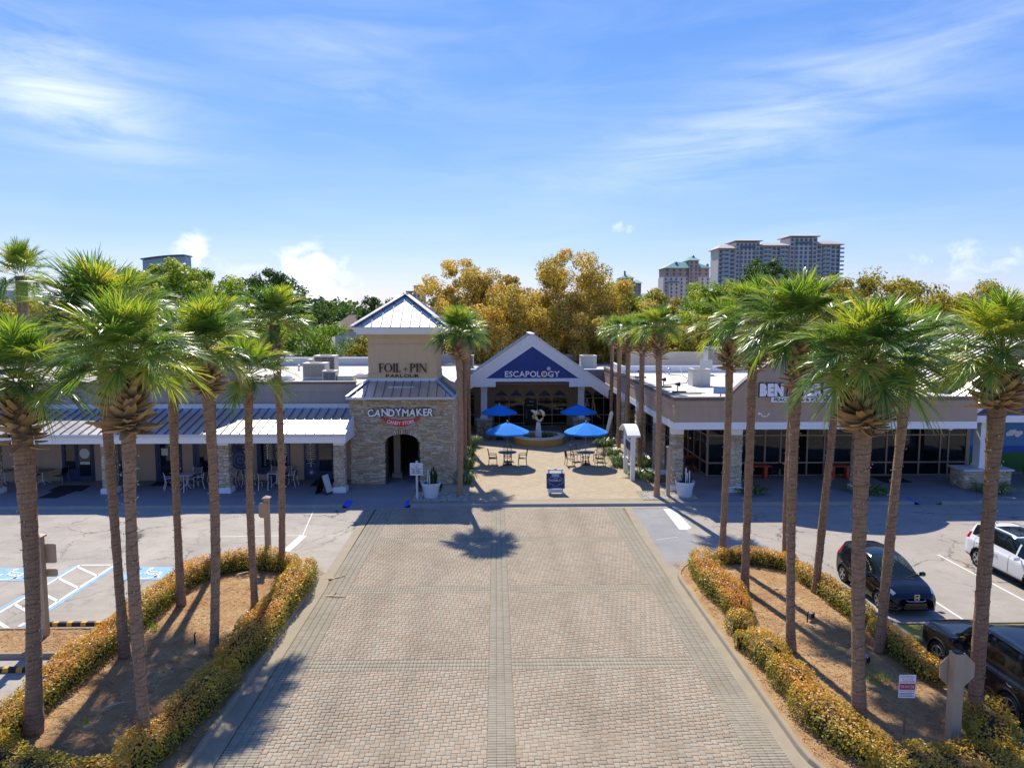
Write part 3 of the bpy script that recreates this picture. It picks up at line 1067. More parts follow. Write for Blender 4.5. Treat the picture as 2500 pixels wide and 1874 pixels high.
def stone_face(parent, axis, pos, a0, a1, z0, z1, hole=None, limit=0, stuff='stone_facing', **kw):
    bx = []
    for b0, b1, c0, c1 in courses(a0, a1, z0, z1, hole, **kw):
        d = random.uniform(.03, .085)
        ca, cz, la, lz = (b0 + b1) / 2, (c0 + c1) / 2, b1 - b0 - .008, c1 - c0 - .008
        t = tone(ca, cz)
        if axis == '-y':
            bx.append((ca, pos - d / 2 + .02, cz, la, d + .04, lz, t))
        elif axis == '+x':
            bx.append((pos + d / 2 - .02, ca, cz, d + .04, la, lz, t))
        else:
            bx.append((pos - d / 2 + .02, ca, cz, d + .04, la, lz, t))
    bx.sort(key=lambda b: -(b[3] * b[5] if axis == '-y' else b[4] * b[5]))
    pieces(parent, 'stone', bx, 'stone', stuff, limit, axis=axis)


def stone_pillar(parent, cx, cy, w, z0, z1, cap=None, plinth=True):
    """square ledge-stone pillar with white plinth and cap"""
    h = w / 2
    if plinth:
        b = MB()
        b.box(cx - h - .1, cx + h + .1, cy - h - .1, cy + h + .1, z0, z0 + .27)
        b.box(cx - h - .06, cx + h + .06, cy - h - .06, cy + h + .06, z0 + .27, z0 + .31)
        b.build('plinth', 'white', parent)
        z0 += .31
    s_ = MB()
    s_.box(cx - h + .03, cx + h - .03, cy - h + .03, cy + h - .03, z0, z1)
    so = s_.build('pillar', 'stonejoint', parent)
    bx = []
    z = z0
    while z < z1 - .02:
        hh = min(random.uniform(.06, .11), z1 - z)
        for side in range(4):
            a = -h
            while a < h - .01:
                l = min(random.uniform(.14, .42), h - a)
                d = random.uniform(.0, .045)
                mid = a + l / 2
                t = tone(cx * 3 + mid, z)
                if side == 0:
                    bx.append((cx + mid, cy - h - d / 2 + .02, z + hh / 2, l - .008, .05 + d, hh - .008, t))
                elif side == 1:
                    bx.append((cx + mid, cy + h + d / 2 - .02, z + hh / 2, l - .008, .05 + d, hh - .008, t))
                elif side == 2:
                    bx.append((cx - h - d / 2 + .02, cy + mid, z + hh / 2, .05 + d, l - .008, hh - .008, t))
                else:
                    bx.append((cx + h + d / 2 - .02, cy + mid, z + hh / 2, .05 + d, l - .008, hh - .008, t))
                a += l
        z += hh
    pieces(so, 'stone', bx, 'stone', 'stone_facing', 0)
    if cap:
        b = MB()
        b.box(cx - h - .02, cx + h + .02, cy - h - .02, cy + h + .02, z1, cap)
        b.build('pillar_cap', 'white', parent)
    return so


def glazing(parent, xs, y, z0, z1, rails, mat='glass', frame='mullion', fw=.09, axis='y', top=None):
    """row of framed panes between the xs; rails: heights of cross bars; axis 'x' runs along Y at x=y"""
    f = MB()

    def bx(mb_, a0, a1, b0, b1, c0, c1):
        if axis == 'y':
            mb_.box(a0, a1, y + b0, y + b1, c0, c1)
        else:
            mb_.box(y + b0, y + b1, a0, a1, c0, c1)
    for x in xs:
        bx(f, x - fw / 2, x + fw / 2, -.06, .06, z0, z1)
    fo = f.build('mullions', frame, parent)
    hs = [z0] + list(rails) + [z1]
    for x0, x1 in zip(xs[:-1], xs[1:]):
        r_ = MB()
        for h in hs:
            bx(r_, x0 + fw / 2, x1 - fw / 2, -.05, .05, max(z0, h - .045), min(z1, h + .045))
        r_.build('rail', frame, fo)
        for c0, c1 in zip(hs[:-1], hs[1:]):
            g = MB()
            bx(g, x0 + fw / 2, x1 - fw / 2, -.008, .008, c0 + (.045), c1 - .045)
            g.build('pane', mat, fo)
    return fo


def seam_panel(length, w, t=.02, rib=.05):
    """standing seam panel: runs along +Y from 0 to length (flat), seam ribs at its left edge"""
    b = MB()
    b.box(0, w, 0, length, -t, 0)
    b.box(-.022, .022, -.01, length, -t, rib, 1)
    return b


# ------------------------------------------------------------------ left shop building
LB = thing('shop_building', 'long tan shop building with blue-shaded metal canopy and a white flat roof', 'building', (-25, 43.2, 0))
b = MB()
b.box(-45, -8.62, 43.15, 43.45, .15, 6.1)
b.build('wall', 'greytan', LB)
b = MB()
b.box(-45, -8.72, 43.147, 43.149, .15, 3.3)
b.build('shopfront_wall', 'tan3', LB)
b = MB()
b.box(-45, -8.62, 43.12, 43.149, 5.62, 6.1)
b.box(-45, -8.62, 43.13, 43.149, 5.585, 5.61)
b.build('stucco_band', 'greytan', LB)
b = MB()
b.box(-45, -8.6, 43.06, 43.5, 6.101, 6.24)
b.build('coping', 'coping', LB)
b = MB()
b.box(-45, -8.62, 43.5, 62, 5.7, 5.98)
b.box(-45, -44.8, 43.5, 62, 0, 5.7)
b.build('flat_roof', 'flatroof', LB)
b = MB()
b.box(-45, -8.0, 62, 62.3, 0, 6.62)
b.build('rear_parapet', 'offwhite', LB)
b = MB()
b.box(-45, -8.0, 61.94, 62.36, 6.621, 6.70)
b.build('rear_coping', 'white', LB)
# canopy: panels one by one
ez, tz, ey, ty = 3.64, 4.60, 39.28, 43.0
sl = math.atan2(tz - ez, ty - ey)
pl = math.hypot(tz - ez, ty - ey)
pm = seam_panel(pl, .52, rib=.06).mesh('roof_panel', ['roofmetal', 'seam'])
x = -8.62 - .52
while x > -34:
    link('roof_panel', pm, LB, Vector((x, ey, ez)) - woff(LB), (sl, 0, 0))
    x -= .52
b = MB()
b.box(-34.2, -8.62, 42.95, 43.12, 4.60, 4.90)
b.prism_x([(42.7, 4.53), (42.95, 4.62), (42.95, 4.59), (42.7, 4.50)], -34.2, -8.62)
b.build('flashing', 'flash', LB)
b = MB()
b.box(-34.2, -8.56, 39.22, 39.32, 3.46, 3.62)
b.build('gutter', 'offwhite', LB)
b = MB()
b.box(-34.2, -8.62, 39.34, 39.56, 3.10, 3.55)
b.build('fascia', 'white', LB)
b = MB()
b.prism_x([(39.3, 3.1), (43.1, 3.1), (43.1, 4.60), (43.0, 4.58), (39.3, 3.62)], -8.60, -8.46)
b.build('canopy_end', 'white', LB)
b = MB()
b.box(-34.2, -8.7, 39.57, 43.14, 3.28, 3.32)
b.build('canopy_ceiling', 'tan3', LB)
for cx in (-28.55, -22.05, -15.5, -8.98):
    stone_pillar(LB, cx, 40.12, .56, .15, 2.88, 3.11)


def navy_frame(x0, x1, z0, z1, panes, door=None, kick=.45):
    """navy shopfront bay; panes: list of (x0, x1, z0, z1); door: (x0, x1)"""
    f = MB()
    cuts = sorted({x0, x1} | {a for p in panes for a in p[:2]})
    f.box(x0, x1, 43.09, 43.146, z0, z1)
    fo = f.build('door_frame' if door else 'window_frame', 'navy', LB)
    for a0, a1, c0, c1 in panes:
        g = MB()
        g.box(a0, a1, 43.075, 43.089, c0, c1)
        g.build('pane', 'glass_dk', fo)
    if door:
        d = MB()
        d.box(door[0], door[0] + .03, 43.06, 43.088, z0 + .03, z1 - .1)
        d.box(door[1] - .03, door[1], 43.06, 43.088, z0 + .03, z1 - .1)
        d.build('door_leaf_edge', 'navy', fo)
        h = MB()
        hx = door[0] + .10
        h.tube([(hx, 43.05, 1.35), (hx + .04, 42.98, 1.32), (hx + .04, 42.98, 1.08), (hx, 43.05, 1.05)], .014, 6)
        h.build('handle', 'galv', fo)
    return fo


f1 = navy_frame(-26.55, -24.62, .16, 3.05, [(-26.36, -25.75, .9, 2.9), (-25.5, -24.82, .45, 2.9)], (-25.62, -24.7))
m_ = MB()
m_.lathe([(.30, 0), (.31, .006)], (-25.16, 43.066, 1.86), 28, axis='y')
m_.box(-25.46, -24.86, 43.064, 43.07, 1.18, 1.36)
m_.build('window_decal', 'offwhite', f1)
navy_frame(-23.15, -22.4, .16, 3.05, [(-23.02, -22.5, .5, 2.9)])
f2 = navy_frame(-20.9, -19.3, .16, 3.05, [(-20.58, -19.5, .45, 2.9)], (-20.72, -19.4))
m_ = MB()
m_.box(-20.5, -20.1, 43.06, 43.07, 1.72, 2.16)
m_.build('paper_notice', 'offwhite', f2)
navy_frame(-18.62, -17.5, .16, 3.05, [(-18.2, -17.62, .45, 2.9)], (-18.5, -17.6))
f3 = navy_frame(-14.72, -12.7, .16, 3.05, [(-14.45, -13.72, .95, 2.95), (-13.58, -12.85, .95, 2.95)])
f4 = navy_frame(-11.85, -10.02, .16, 3.05, [(-11.72, -11.1, 1.2, 2.95), (-10.92, -10.14, .7, 2.95)], (-11.02, -10.06))
for fr, txt, cx, top in ((f3, 'COFFEE', -14.05, 2.42), (f3, 'DONUTS', -12.98, 2.2), (f4, 'DELICIOUS', -11.42, 2.5)):
    mbx = MB()
    z = top
    for ch in txt:
        co, F, w = glyph(ch, .015)
        k = .155
        mbx.add([(cx + (p[0] - w / 2) * k / .729, 43.066 - p[2] * .05, z + p[1] * k / .729) for p in co], F)
        z -= .19
    mbx.build('window_lettering', 'letter_white', fr)
    dots = MB()
    for q in range(11):
        for sx in (-.2, -.13, .13, .2):
            zz_ = top + .1 - q * .14
            dots.box(cx + sx - .02, cx + sx + .02, 43.064, 43.07, zz_ - .02, zz_ + .02)
    dots.build('window_dots', 'offwhite', fr)
m_ = MB()
m_.lathe([(.09, 0), (.09, .006)], (-11.4, 43.08, .62), 14, axis='y')
for k in range(16):
    q = 2 * math.pi * k / 16
    m_.box(-11.4 + .17 * math.cos(q) - .014, -11.4 + .17 * math.cos(q) + .014, 43.08, 43.087, .62 + .17 * math.sin(q) - .014, .62 + .17 * math.sin(q) + .014)
m_.build('sun_decal', 'offwhite', f4)
# arched parapet over the middle of the canopy
pl_ = [(-23.7 + 8.2 * i / 24, 8.45 - .130 * (-23.7 + 8.2 * i / 24 + 19.6) ** 2) for i in range(25)]
b = MB()
b.prism_y([(-23.7, 5.0)] + pl_ + [(-15.5, 5.0)], 43.06, 43.42)
b.build('arched_parapet', 'greytan', LB)
b = MB()
for (p, q) in zip(pl_[:-1], pl_[1:]):
    b.hexa([(x_, y_, z_ + dz) for dz in (.002, .15) for y_ in (43.0, 43.5) for x_, z_ in (p, q)])
b.build('arch_coping', 'coping', LB)
sg = thing('wall_sign', 'three pale upright letters half hidden by the palms on the arched parapet', 'sign', (-18.7, 43.05, 5.6))
letters(sg, 'INR', -18.75, 43.02, 5.62, .60, 'offwhite', width=.85, depth=.06)

pn = thing('pineapple_plaque', 'navy round pineapple plaque on the shopfront wall beside the coffee window', 'plaque', (-15.75, 43.1, 1.2))
m_ = MB()
m_.lathe([(.56, 0), (.58, -.03), (.58, -.06), (.54, -.075)], (-15.72, 43.14, 1.38), 30, axis='y')
m_.build('plaque_body', 'navy', pn)
lf = MB()
for a, l in ((-62, .62), (-38, .72), (-15, .8), (15, .8), (38, .72), (62, .62)):
    q = R(a)
    px, pz = -15.9, 1.85
    lf.add([(px - .1 * math.cos(q), 43.08, pz + .1 * math.sin(q)), (px + .1 * math.cos(q), 43.08, pz - .1 * math.sin(q)), (px + l * math.sin(q), 43.05, pz + l * math.cos(q)),
            (px + .5 * l * math.sin(q) - .13 * math.cos(q), 43.04, pz + .5 * l * math.cos(q) + .13 * math.sin(q))], [(0, 1, 2, 3)])
lf.build('leaf_crown', 'navy', pn)
rg = MB()
for rr in (.16, .40):
    rg.lathe([(rr, 0), (rr + .02, -.004), (rr + .02, .004), (rr, 0)], (-15.72, 43.062, 1.38), 30, axis='y', cap=False)
rg.build('ring_print', 'blue_line', pn)

# ------------------------------------------------------------------ stone tower
TW = thing('stone_tower', 'stone-faced entrance tower with arched passage and pyramid metal roof', 'building', (-5.65, 44.5, .15))
X0t, X1t, Y0t, Y1t = -8.66, -2.62, 41.82, 47.9


def archz(x):
    return 2.78 + .42 * math.sqrt(max(0, 1 - ((x + 5.615) / .935) ** 2)) if abs(x + 5.615) < .935 else -1


b = MB()
ap = [(-6.55 + 1.87 * i / 14, archz(-6.55 + 1.87 * i / 14) if 0 < i < 14 else 2.78) for i in range(15)]
# front wall with the arch opening
poly = [(X0t, .15), (-6.55, .15)] + ap + [(-4.68, .15), (X1t, .15), (X1t, 5.38), (X0t, 5.38)]
b.prism_y(poly, Y0t, Y0t + .7)
b.box(X0t, X0t + .5, Y0t + .7, Y1t, .15, 5.38)
b.box(X1t - .5, X1t, Y0t + .7, Y1t, .15, 5.38)
b.box(X0t + .5, X1t - .5, Y1t - .5, Y1t, .15, 5.38)
b.build('wall', 'stonejoint', TW)
b = MB()
b.box(-7.6, -3.9, Y0t + .7, Y1t - .5, 3.2, 3.25)
b.box(-7.7, -7.6, Y0t + .7, Y1t - .5, .15, 3.25)
b.box(-3.9, -3.8, Y0t + .7, Y1t - .5, .15, 3.25)
b.build('passage_lining', 'tan', TW)
b = MB()
b.box(-6.4, -6.0, 43.6, 44.0, .45, 3.2)
b.box(-6.5, -5.9, 43.5, 44.1, .15, .45)
b.build('passage_column', 'tan', TW)
b = MB()
b.lathe([(.03, .1), (.17, .02), (.2, -.08), (.1, -.1)], (-5.45, 44.4, 3.1), 14)
b.build('ceiling_lamp', 'offwhite', TW)
stone_face(TW, '-y', Y0t, X0t, X1t, .16, 5.38, lambda a, z: -6.62 < a < -4.61 and z < (archz(a) + .17 if archz(a) > 0 else 2.85), 300)
stone_face(TW, '+x', X1t, Y0t, Y1t, .16, 5.38, None, 0)
stone_face(TW, '-x', X0t, Y0t, 43.1, .16, 5.38, None, 0)
nv = 23
for i in range(nv):
    q = math.pi * (i + .5) / nv
    x0_, z0_ = -5.615 + .95 * math.cos(q), 2.78 + .43 * math.sin(q)
    d = Vector((math.cos(q) * .45, 0, math.sin(q))).normalized()
    v_ = MB()
    v_.beam((x0_, Y0t - .05, z0_), (x0_ + d.x * .26, Y0t - .05, z0_ + d.z * .26), .2, .095, (-d.z, 0, d.x), t=random.random())
    v_.build('arch_stone', 'stone', TW)
# skirt roof
ev, uz = 5.44, 6.30
ex0, ex1, ey0, ey1 = -8.80, -2.48, 41.40, 48.3
ux0, ux1, uy0, uy1 = -7.78, -3.64, 43.0, 47.1


def hip_panels(parent, A, B, C, D, n_, mat, name='roof_panel', rib=.045):
    """roof face A-B (eave) to D-C (top) cut into n_ upright panels, each with its standing seam"""
    A, B, C, D = map(Vector, (A, B, C, D))
    e = (B - A).normalized()
    nrm = (B - A).cross(D - A).normalized()
    L_ = (B - A).length
    inp = nrm.cross(e)          # up the slope
    tl, tr = (D - A).dot(e), (C - A).dot(e)
    hgt = (D - A).dot(inp)

    def top(s_):                # how far up the slope at position s_ along the eave
        if s_ < tl:
            return hgt * s_ / tl
        if s_ > tr:
            return hgt * (L_ - s_) / (L_ - tr)
        return hgt
    cuts = [L_ * i / n_ for i in range(n_ + 1)]
    for s0, s1 in zip(cuts[:-1], cuts[1:]):
        pts = [s0] + [q for q in (tl, tr) if s0 < q < s1] + [s1]
        poly = [A + e * s0, A + e * s1] + [A + e * q + inp * top(q) for q in reversed(pts)]
        poly = [p for i, p in enumerate(poly) if (p - poly[i - 1]).length > 1e-4]
        m__ = MB()
        n2 = len(poly)
        m__.add([tuple(p) for p in poly] + [tuple(p - nrm * .03) for p in poly],
                [tuple(range(n2)), tuple(range(2 * n2 - 1, n2 - 1, -1))] + [(i, i + n2, (i + 1) % n2 + n2, (i + 1) % n2) for i in range(n2)])
        if s0 > .01 and top(s0) > .12:
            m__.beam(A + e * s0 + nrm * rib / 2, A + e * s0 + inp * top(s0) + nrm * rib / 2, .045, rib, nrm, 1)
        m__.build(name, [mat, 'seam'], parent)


hip_panels(TW, (ex0, ey0, ev), (ex1, ey0, ev), (ux1, uy0, uz), (ux0, uy0, uz), 12, 'roofmetal')
hip_panels(TW, (ex1, ey0, ev), (ex1, ey1, ev), (ux1, uy1, uz), (ux1, uy0, uz), 12, 'roofmetal')
hip_panels(TW, (ex0, ey1, ev), (ex0, ey0, ev), (ux0, uy0, uz), (ux0, uy1, uz), 12, 'roofmetal')
b = MB()
for p, q in (((ex0, ey0, ev), (ux0, uy0, uz)), ((ex1, ey0, ev), (ux1, uy0, uz))):
    b.beam(Vector(p) + Vector((0, 0, .05)), Vector(q) + Vector((0, 0, .05)), .22, .05)
b.box(ex0 - .03, ex1 + .03, ey0 - .05, ey0 - .002, ev - .13, ev + .015)
b.box(ex1 + .002, ex1 + .05, ey0, ey1, ev - .13, ev + .015)
b.box(ex0 - .05, ex0 - .002, ey0, ey1, ev - .13, ev + .015)
b.build('skirt_trim', 'flash', TW)
b = MB()
b.box(ux0 - .06, ux1 + .06, uy0 - .07, uy1 + .07, 6.24, 6.46)
b.build('flashing', 'flash', TW)
b = MB()
b.box(ux0, ux1, uy0, uy1, 5.4, 9.1)
b.box(ux0 - .035, ux1 + .035, uy0 - .035, uy1 + .035, 6.46, 6.72)
b.box(ux0 - .05, ux1 + .05, uy0 - .05, uy1 + .05, 6.72, 6.75)
b.box(ux0 - .04, ux1 + .04, uy0 - .04, uy1 + .04, 8.52, 8.545)
b.box(ux0 - .12, ux1 + .12, uy0 - .12, uy1 + .12, 8.95, 9.12)
b.build('upper_wall', 'tan2', TW)
b = MB()
fx0, fx1, fy0, fy1 = -8.56, -2.88, 42.3, 47.95
b.box(fx0 + .18, fx1 - .18, fy0 + .18, fy1 - .18, 9.12, 9.24)
b.box(fx0 + .08, fx1 - .08, fy0 + .08, fy1 - .08, 9.24, 9.40)
b.box(fx0, fx1, fy0, fy1, 9.40, 9.55)
b.build('eave_fascia', 'white', TW)
apx = ((fx0 + fx1) / 2, (fy0 + fy1) / 2, 11.62)
cs = [(fx0 - .04, fy0 - .04, 9.56), (fx1 + .04, fy0 - .04, 9.56), (fx1 + .04, fy1 + .04, 9.56), (fx0 - .04, fy1 + .04, 9.56)]
for i in range(4):
    hip_panels(TW, cs[i], cs[(i + 1) % 4], apx, (apx[0] - 1e-3 * (1 if i in (0,) else 0), apx[1], apx[2]), 10, 'roofmetal')
b = MB()
for c_ in cs:
    b.beam(Vector(c_) + Vector((0, 0, .06)), Vector(apx) + Vector((0, 0, .06)), .34, .05)
b.build('hip_cap', 'roofmetal', TW)
b = MB()
b.box(-6.47, -4.96, 42.3, 42.52, 5.92, 6.0)
b.box(-5.8, -5.6, 42.35, 42.48, 5.70, 5.92)
b.build('roof_light_bar', 'offwhite', TW)


# signs of the tower
def serif_word(parent, text, x, y, z, h, mat, gap=.10):
    """tall thin-and-thick serif capitals"""
    T, t_, sf = .17 * h, .06 * h, .035 * h

    def stem(m__, x0, w, z0=0., z1=1., serif=True):
        m__.box(x + x0, x + x0 + w, y - .03, y, z + z0 * h, z + z1 * h)
        if serif:
            for zz_ in (z0 * h, z1 * h - sf):
                m__.box(x + x0 - .09 * h, x + x0, y - .03, y, z + zz_, z + zz_ + sf)
                m__.box(x + x0 + w, x + x0 + w + .09 * h, y - .03, y, z + zz_, z + zz_ + sf)

    def arc_(m__, cx, cz, rx, rz, a0, a1, wt, wn, steps=20):
        for i in range(steps):
            qs = [R(a0 + (a1 - a0) * (i + k) / steps) for k in (0, 1)]
            vs = []
            for yy in (y - .03, y):
                for q in qs:
                    wd = wn + (wt - wn) * abs(math.cos(q))
                    for rr in (0, 1):
                        vs.append((x + cx + (rx - rr * wd) * math.cos(q), yy, z + cz + (rz - rr * (wn + .2 * (wd - wn))) * math.sin(q)))
            m__.hexa([vs[0], vs[1], vs[2], vs[3], vs[4], vs[5], vs[6], vs[7]])
    for ch in text:
        m__ = MB()
        wd = 0
        if ch == 'F':
            stem(m__, .06 * h, T)
            m__.box(x + .06 * h + T, x + .56 * h, y - .03, y, z + h - t_, z + h)
            m__.box(x + .06 * h + T, x + .45 * h, y - .03, y, z + .5 * h, z + .5 * h + t_)
            m__.box(x + .52 * h, x + .56 * h, y - .03, y, z + .78 * h, z + h - t_)
            m__.box(x + .41 * h, x + .45 * h, y - .03, y, z + .42 * h, z + .5 * h)
            wd = .60 * h
        elif ch == 'O':
            arc_(m__, .46 * h, .5 * h, .46 * h, .51 * h, 0, 360, T, t_, 36)
            wd = .93 * h
        elif ch == 'I':
            stem(m__, .09 * h, T)
            wd = .34 * h
        elif ch == 'L':
            stem(m__, .06 * h, T)
            m__.box(x + .06 * h + T, x + .55 * h, y - .03, y, z, z + t_)
            m__.box(x + .51 * h, x + .55 * h, y - .03, y, z + t_, z + .24 * h)
            wd = .58 * h
        elif ch == 'P':
            stem(m__, .06 * h, T)
            arc_(m__, .06 * h + T, .72 * h, .42 * h, .28 * h, -90, 90, T, t_, 16)
            wd = .66 * h
        elif ch == 'N':
            stem(m__, .09 * h, t_)
            stem(m__, .78 * h, t_)
            m__.hexa([(x + .06 * h + p + q, yy, z + zz_) for zz_, q in ((h, 0), (0, .62 * h)) for yy in (y - .03, y) for p in (0, T)])
            wd = .95 * h
        elif ch == '+':
            m__.box(x + .12 * h, x + .62 * h, y - .03, y, z + .30 * h, z + .35 * h)
            m__.box(x + .345 * h, x + .395 * h, y - .03, y, z + .08 * h, z + .30 * h)
            m__.box(x + .345 * h, x + .395 * h, y - .03, y, z + .35 * h, z + .57 * h)
            wd = .72 * h
        if wd:
            m__.build('letter', mat, parent)
        else:
            wd = .10 * h
        x += wd + gap * h
    return x


fs_ = thing('tower_sign', 'thin black FOIL + PIN PARLOUR lettering on the upper tower', 'sign', (-5.7, 42.95, 6.6))
serif_word(fs_, 'FOIL + PIN', -7.13, 42.945, 6.82, .52, 'black', .035)
letters(fs_, 'PARLOUR', -5.70, 42.945, 6.495, .20, 'black', off=.012, width=2.02, depth=.03)
cs_ = thing('candy_sign', 'white CANDYMAKER lettering above a red CANDY STORE smile on the stone', 'sign', (-5.7, 41.7, 4.2))
wob = [(.10, -.05), (-.14, -.06), (.03, .06), (-.08, -.03), (.09, .06), (-.05, -.03), (-.12, .0), (.12, .05), (.04, .04), (-.14, .02)]
letters(cs_, 'CANDYMAKER', -5.68, 41.66, 4.30, .44, 'letter_white', off=.028, gap=.05, width=3.9, depth=.10, back='letter_dark', backoff=.055, wob=wob)
m_ = MB()
top = [(-6.82 + 2.3 * i / 20, 4.21 - .16 * math.sin(math.pi * i / 20)) for i in range(21)]
bot = [(-6.82 + 2.3 * i / 20, 4.21 - .54 * math.sin(math.pi * i / 20) ** .8) for i in range(20, -1, -1)]
m_.prism_y(top + bot[1:-1], 41.66, 41.76)
m_.build('smile_panel', 'redsign', cs_)
letters(cs_, 'CANDY STORE', -5.68, 41.645, 3.775, .21, 'letter_white', off=.012, gap=.05, width=1.6, depth=.03, arc=2.6)

# ------------------------------------------------------------------ gable building at the head of the court
GB = thing('gable_building', 'tan building with a blue gable front and white trim at the courtyard head', 'building', (3.08, 65, .15))
b = MB()
b.box(-9, 14, 65.0, 65.3, .15, 5.30)
b.box(-9, -8.7, 65.3, 85, .15, 5.3)
b.build('wall', 'tan', GB)
b = MB()
b.box(-9, 14, 64.9, 65.4, 5.301, 5.44)
b.build('coping', 'white', GB)
b = MB()
b.box(-9, 30, 65.4, 78, 5.0, 5.25)
b.build('flat_roof', 'flatroof', GB)
b = MB()
b.box(-9, 14.8, 78, 78.3, .2, 6.1)
b.build('rear_parapet', 'offwhite', GB)
b = MB()
b.box(-9, 14.8, 77.94, 78.36, 6.101, 6.17)
b.build('rear_coping', 'white', GB)
ax, az_, sp = 3.08, 8.74, .685
yg = 59.5
hw = 6.5


def rake(d):      # height of the gable edge lowered by d
    return lambda x: az_ - d - sp * abs(x - ax)


def gab(d0, d1, half):
    e0, e1 = rake(d0), rake(d1)
    return [(ax - half, e1(ax - half)), (ax - half, e0(ax - half)), (ax, e0(ax)), (ax + half, e0(ax + half)), (ax + half, e1(ax + half)), (ax, e1(ax))]


for (d0, d1, y0_, y1_, nm) in ((0, .30, yg - .10, yg + .3, 'rake_board'), (.30, .62, yg - .03, yg + .3, 'rake_board'), (.62, 1.0, yg + .05, yg + .3, 'rake_board')):
    b = MB()
    b.prism_y(gab(d0, d1, hw), y0_, y1_)
    b.build(nm, 'white', GB)
b = MB()
e = rake(1.0)
b.prism_y([(ax - (az_ - 1.0 - 5.04) / sp, 5.04), (ax + (az_ - 1.0 - 5.04) / sp, 5.04), (ax, az_ - 1.0)], yg + .14, yg + .28)
b.build('gable_panel', 'navy_sign', GB)
b = MB()
hb = (az_ - 1.0 - 4.6) / sp
b.box(-.04, 6.22, yg + .06, yg + .3, 4.75, 5.04)
b.prism_y([(ax - hw, 4.31), (-.041, 4.31), (-.041, 5.04), (ax - (az_ - 1.0 - 5.04) / sp, 5.04), (ax - hw + .2, 4.31 + .02)], yg + .06, yg + .3)
b.prism_y([(6.221, 4.31), (ax + hw, 4.31), (ax + hw - .2, 4.33), (ax + (az_ - 1.0 - 5.04) / sp, 5.04), (6.221, 5.04)], yg + .06, yg + .3)
b.build('tie_beam', 'white', GB)
for sx, nm in ((-1, 'l'), (1, 'r')):
    n_ = 8
    for i in range(n_):
        y0_, y1_ = yg - .12 + i * (67.4 - yg) / n_, yg - .12 + (i + 1) * (67.4 - yg) / n_
        b = MB()
        hh = hw + .12
        A, B_ = (ax, az_ + .03), (ax + sx * hh, az_ + .03 - sp * hh)
        b.prism_y([A, B_, (B_[0], B_[1] - .05), (A[0], A[1] - .05)], y0_, y1_)
        b.beam((A[0], y0_, A[1] + .03), (B_[0], y0_, B_[1] + .03), .05, .07)
        b.build('roof_panel', 'roofmetal_dk', GB)
b = MB()
b.beam((ax, yg - .15, az_ + .06), (ax, 67.4, az_ + .06), .4, .07)
for sx in (-1, 1):
    b.beam((ax, yg - .14, az_ + .05), (ax + sx * (hw + .12), yg - .14, az_ + .05 - sp * (hw + .12)), .16, .08)
b.build('ridge_cap', 'white', GB)
b = MB()
b.prism_y([(ax - 6, 4.6), (ax + 6, 4.6), (ax, 8.6)], 67.1, 67.3)
b.build('rear_gable', 'tan', GB)
for cx in (-1.05, 7.4):
    b = MB()
    b.box(cx - .27, cx + .27, 60.75, 61.29, 1.45, 4.31)
    b.box(cx - .31, cx + .31, 60.71, 61.33, 3.98, 4.05)
    b.box(cx - .33, cx + .33, 60.69, 61.35, 1.45, 1.62)
    b.build('column', 'white', GB)
    b = MB()
    b.box(cx - .74, cx + .74, 60.3, 61.75, 1.36, 1.46)
    b.build('pier_cap', 'offwhite', GB)
    so = stone_pillar(GB, cx, 61.02, 1.26, .15, 1.36, None, False)
b = MB()
b.box(ax - hw + .3, ax + hw - .3, yg + .35, 64.9, 4.55, 4.6)
b.build('porch_ceiling', 'tan3', GB)
wx = [(-.05, 1.07), (1.31, 2.43), (2.65, 3.70), (3.95, 5.09), (5.31, 6.46)]
for i, (x0_, x1_) in enumerate(wx):
    t_ = MB()
    t_.prism_y([(x0_ - .04, 2.98), (x1_ + .04, 2.98), ((x0_ + x1_) / 2, 3.52)], 64.92, 64.99)
    t_.build('window_gable', 'navy', GB)
glazing(GB, [-.2, 1.19, 2.54, 3.82, 5.2, 6.6], 64.93, .16, 2.86, [1.2, .42], 'glass_dk')
d = MB()
d.box(2.66, 3.72, 64.84, 64.87, .3, 2.68)
do = d.build('door', 'emerald', GB)
h = MB()
h.box(2.80, 2.84, 64.78, 64.83, .9, 1.6)
h.build('handle', 'galv', do)
h = MB()
h.box(3.05, 3.5, 64.825, 64.838, 2.42, 2.50)
h.box(2.85, 3.5, 64.825, 64.838, 2.08, 2.13)
h.build('door_decal', 'offwhite', do)
for xs in ([7.9, 8.95, 10.0, 11.0], [-6.0, -5.0, -4.0, -3.0, -2.0]):
    glazing(GB, xs, 64.93, .16, 3.1, [1.2, 2.75], 'glass_dk')
    for x0_, x1_ in zip(xs[:-1], xs[1:]):
        t_ = MB()
        t_.prism_y([(x0_ + .1, 3.12), (x1_ - .1, 3.12), ((x0_ + x1_) / 2, 3.5)], 64.92, 64.99)
        t_.build('window_gable', 'navy', GB)
lat = MB()       # gilded lattice in the left bay, dining silhouettes in the others
for i in range(26):
    q, w_ = random.uniform(-2.9, -1.5), random.uniform(1.3, 2.9)
    lat.lathe([(.09, 0), (.105, .006)], (q, 64.88, w_), 10, axis='y', cap=False)
lat.build('window_lattice', 'gold', GB)
v_ = MB()
v_.beam((8.25, 64.88, 1.95), (8.42, 64.88, 2.72), .07, .02, (0, 1, 0))
v_.beam((8.66, 64.88, 1.95), (8.44, 64.88, 2.72), .07, .02, (0, 1, 0))
v_.build('window_letter', 'offwhite', GB)
v_ = MB()
for x_ in (4.2, 5.6, 1.6, .3):
    v_.box(x_, x_ + .62, 66.3, 66.35, 1.45, 2.35)
v_.box(-.1, 6.5, 66.2, 66.3, 2.5, 2.62)
v_.build('interior_panels', 'tan2', GB)
v_ = MB()
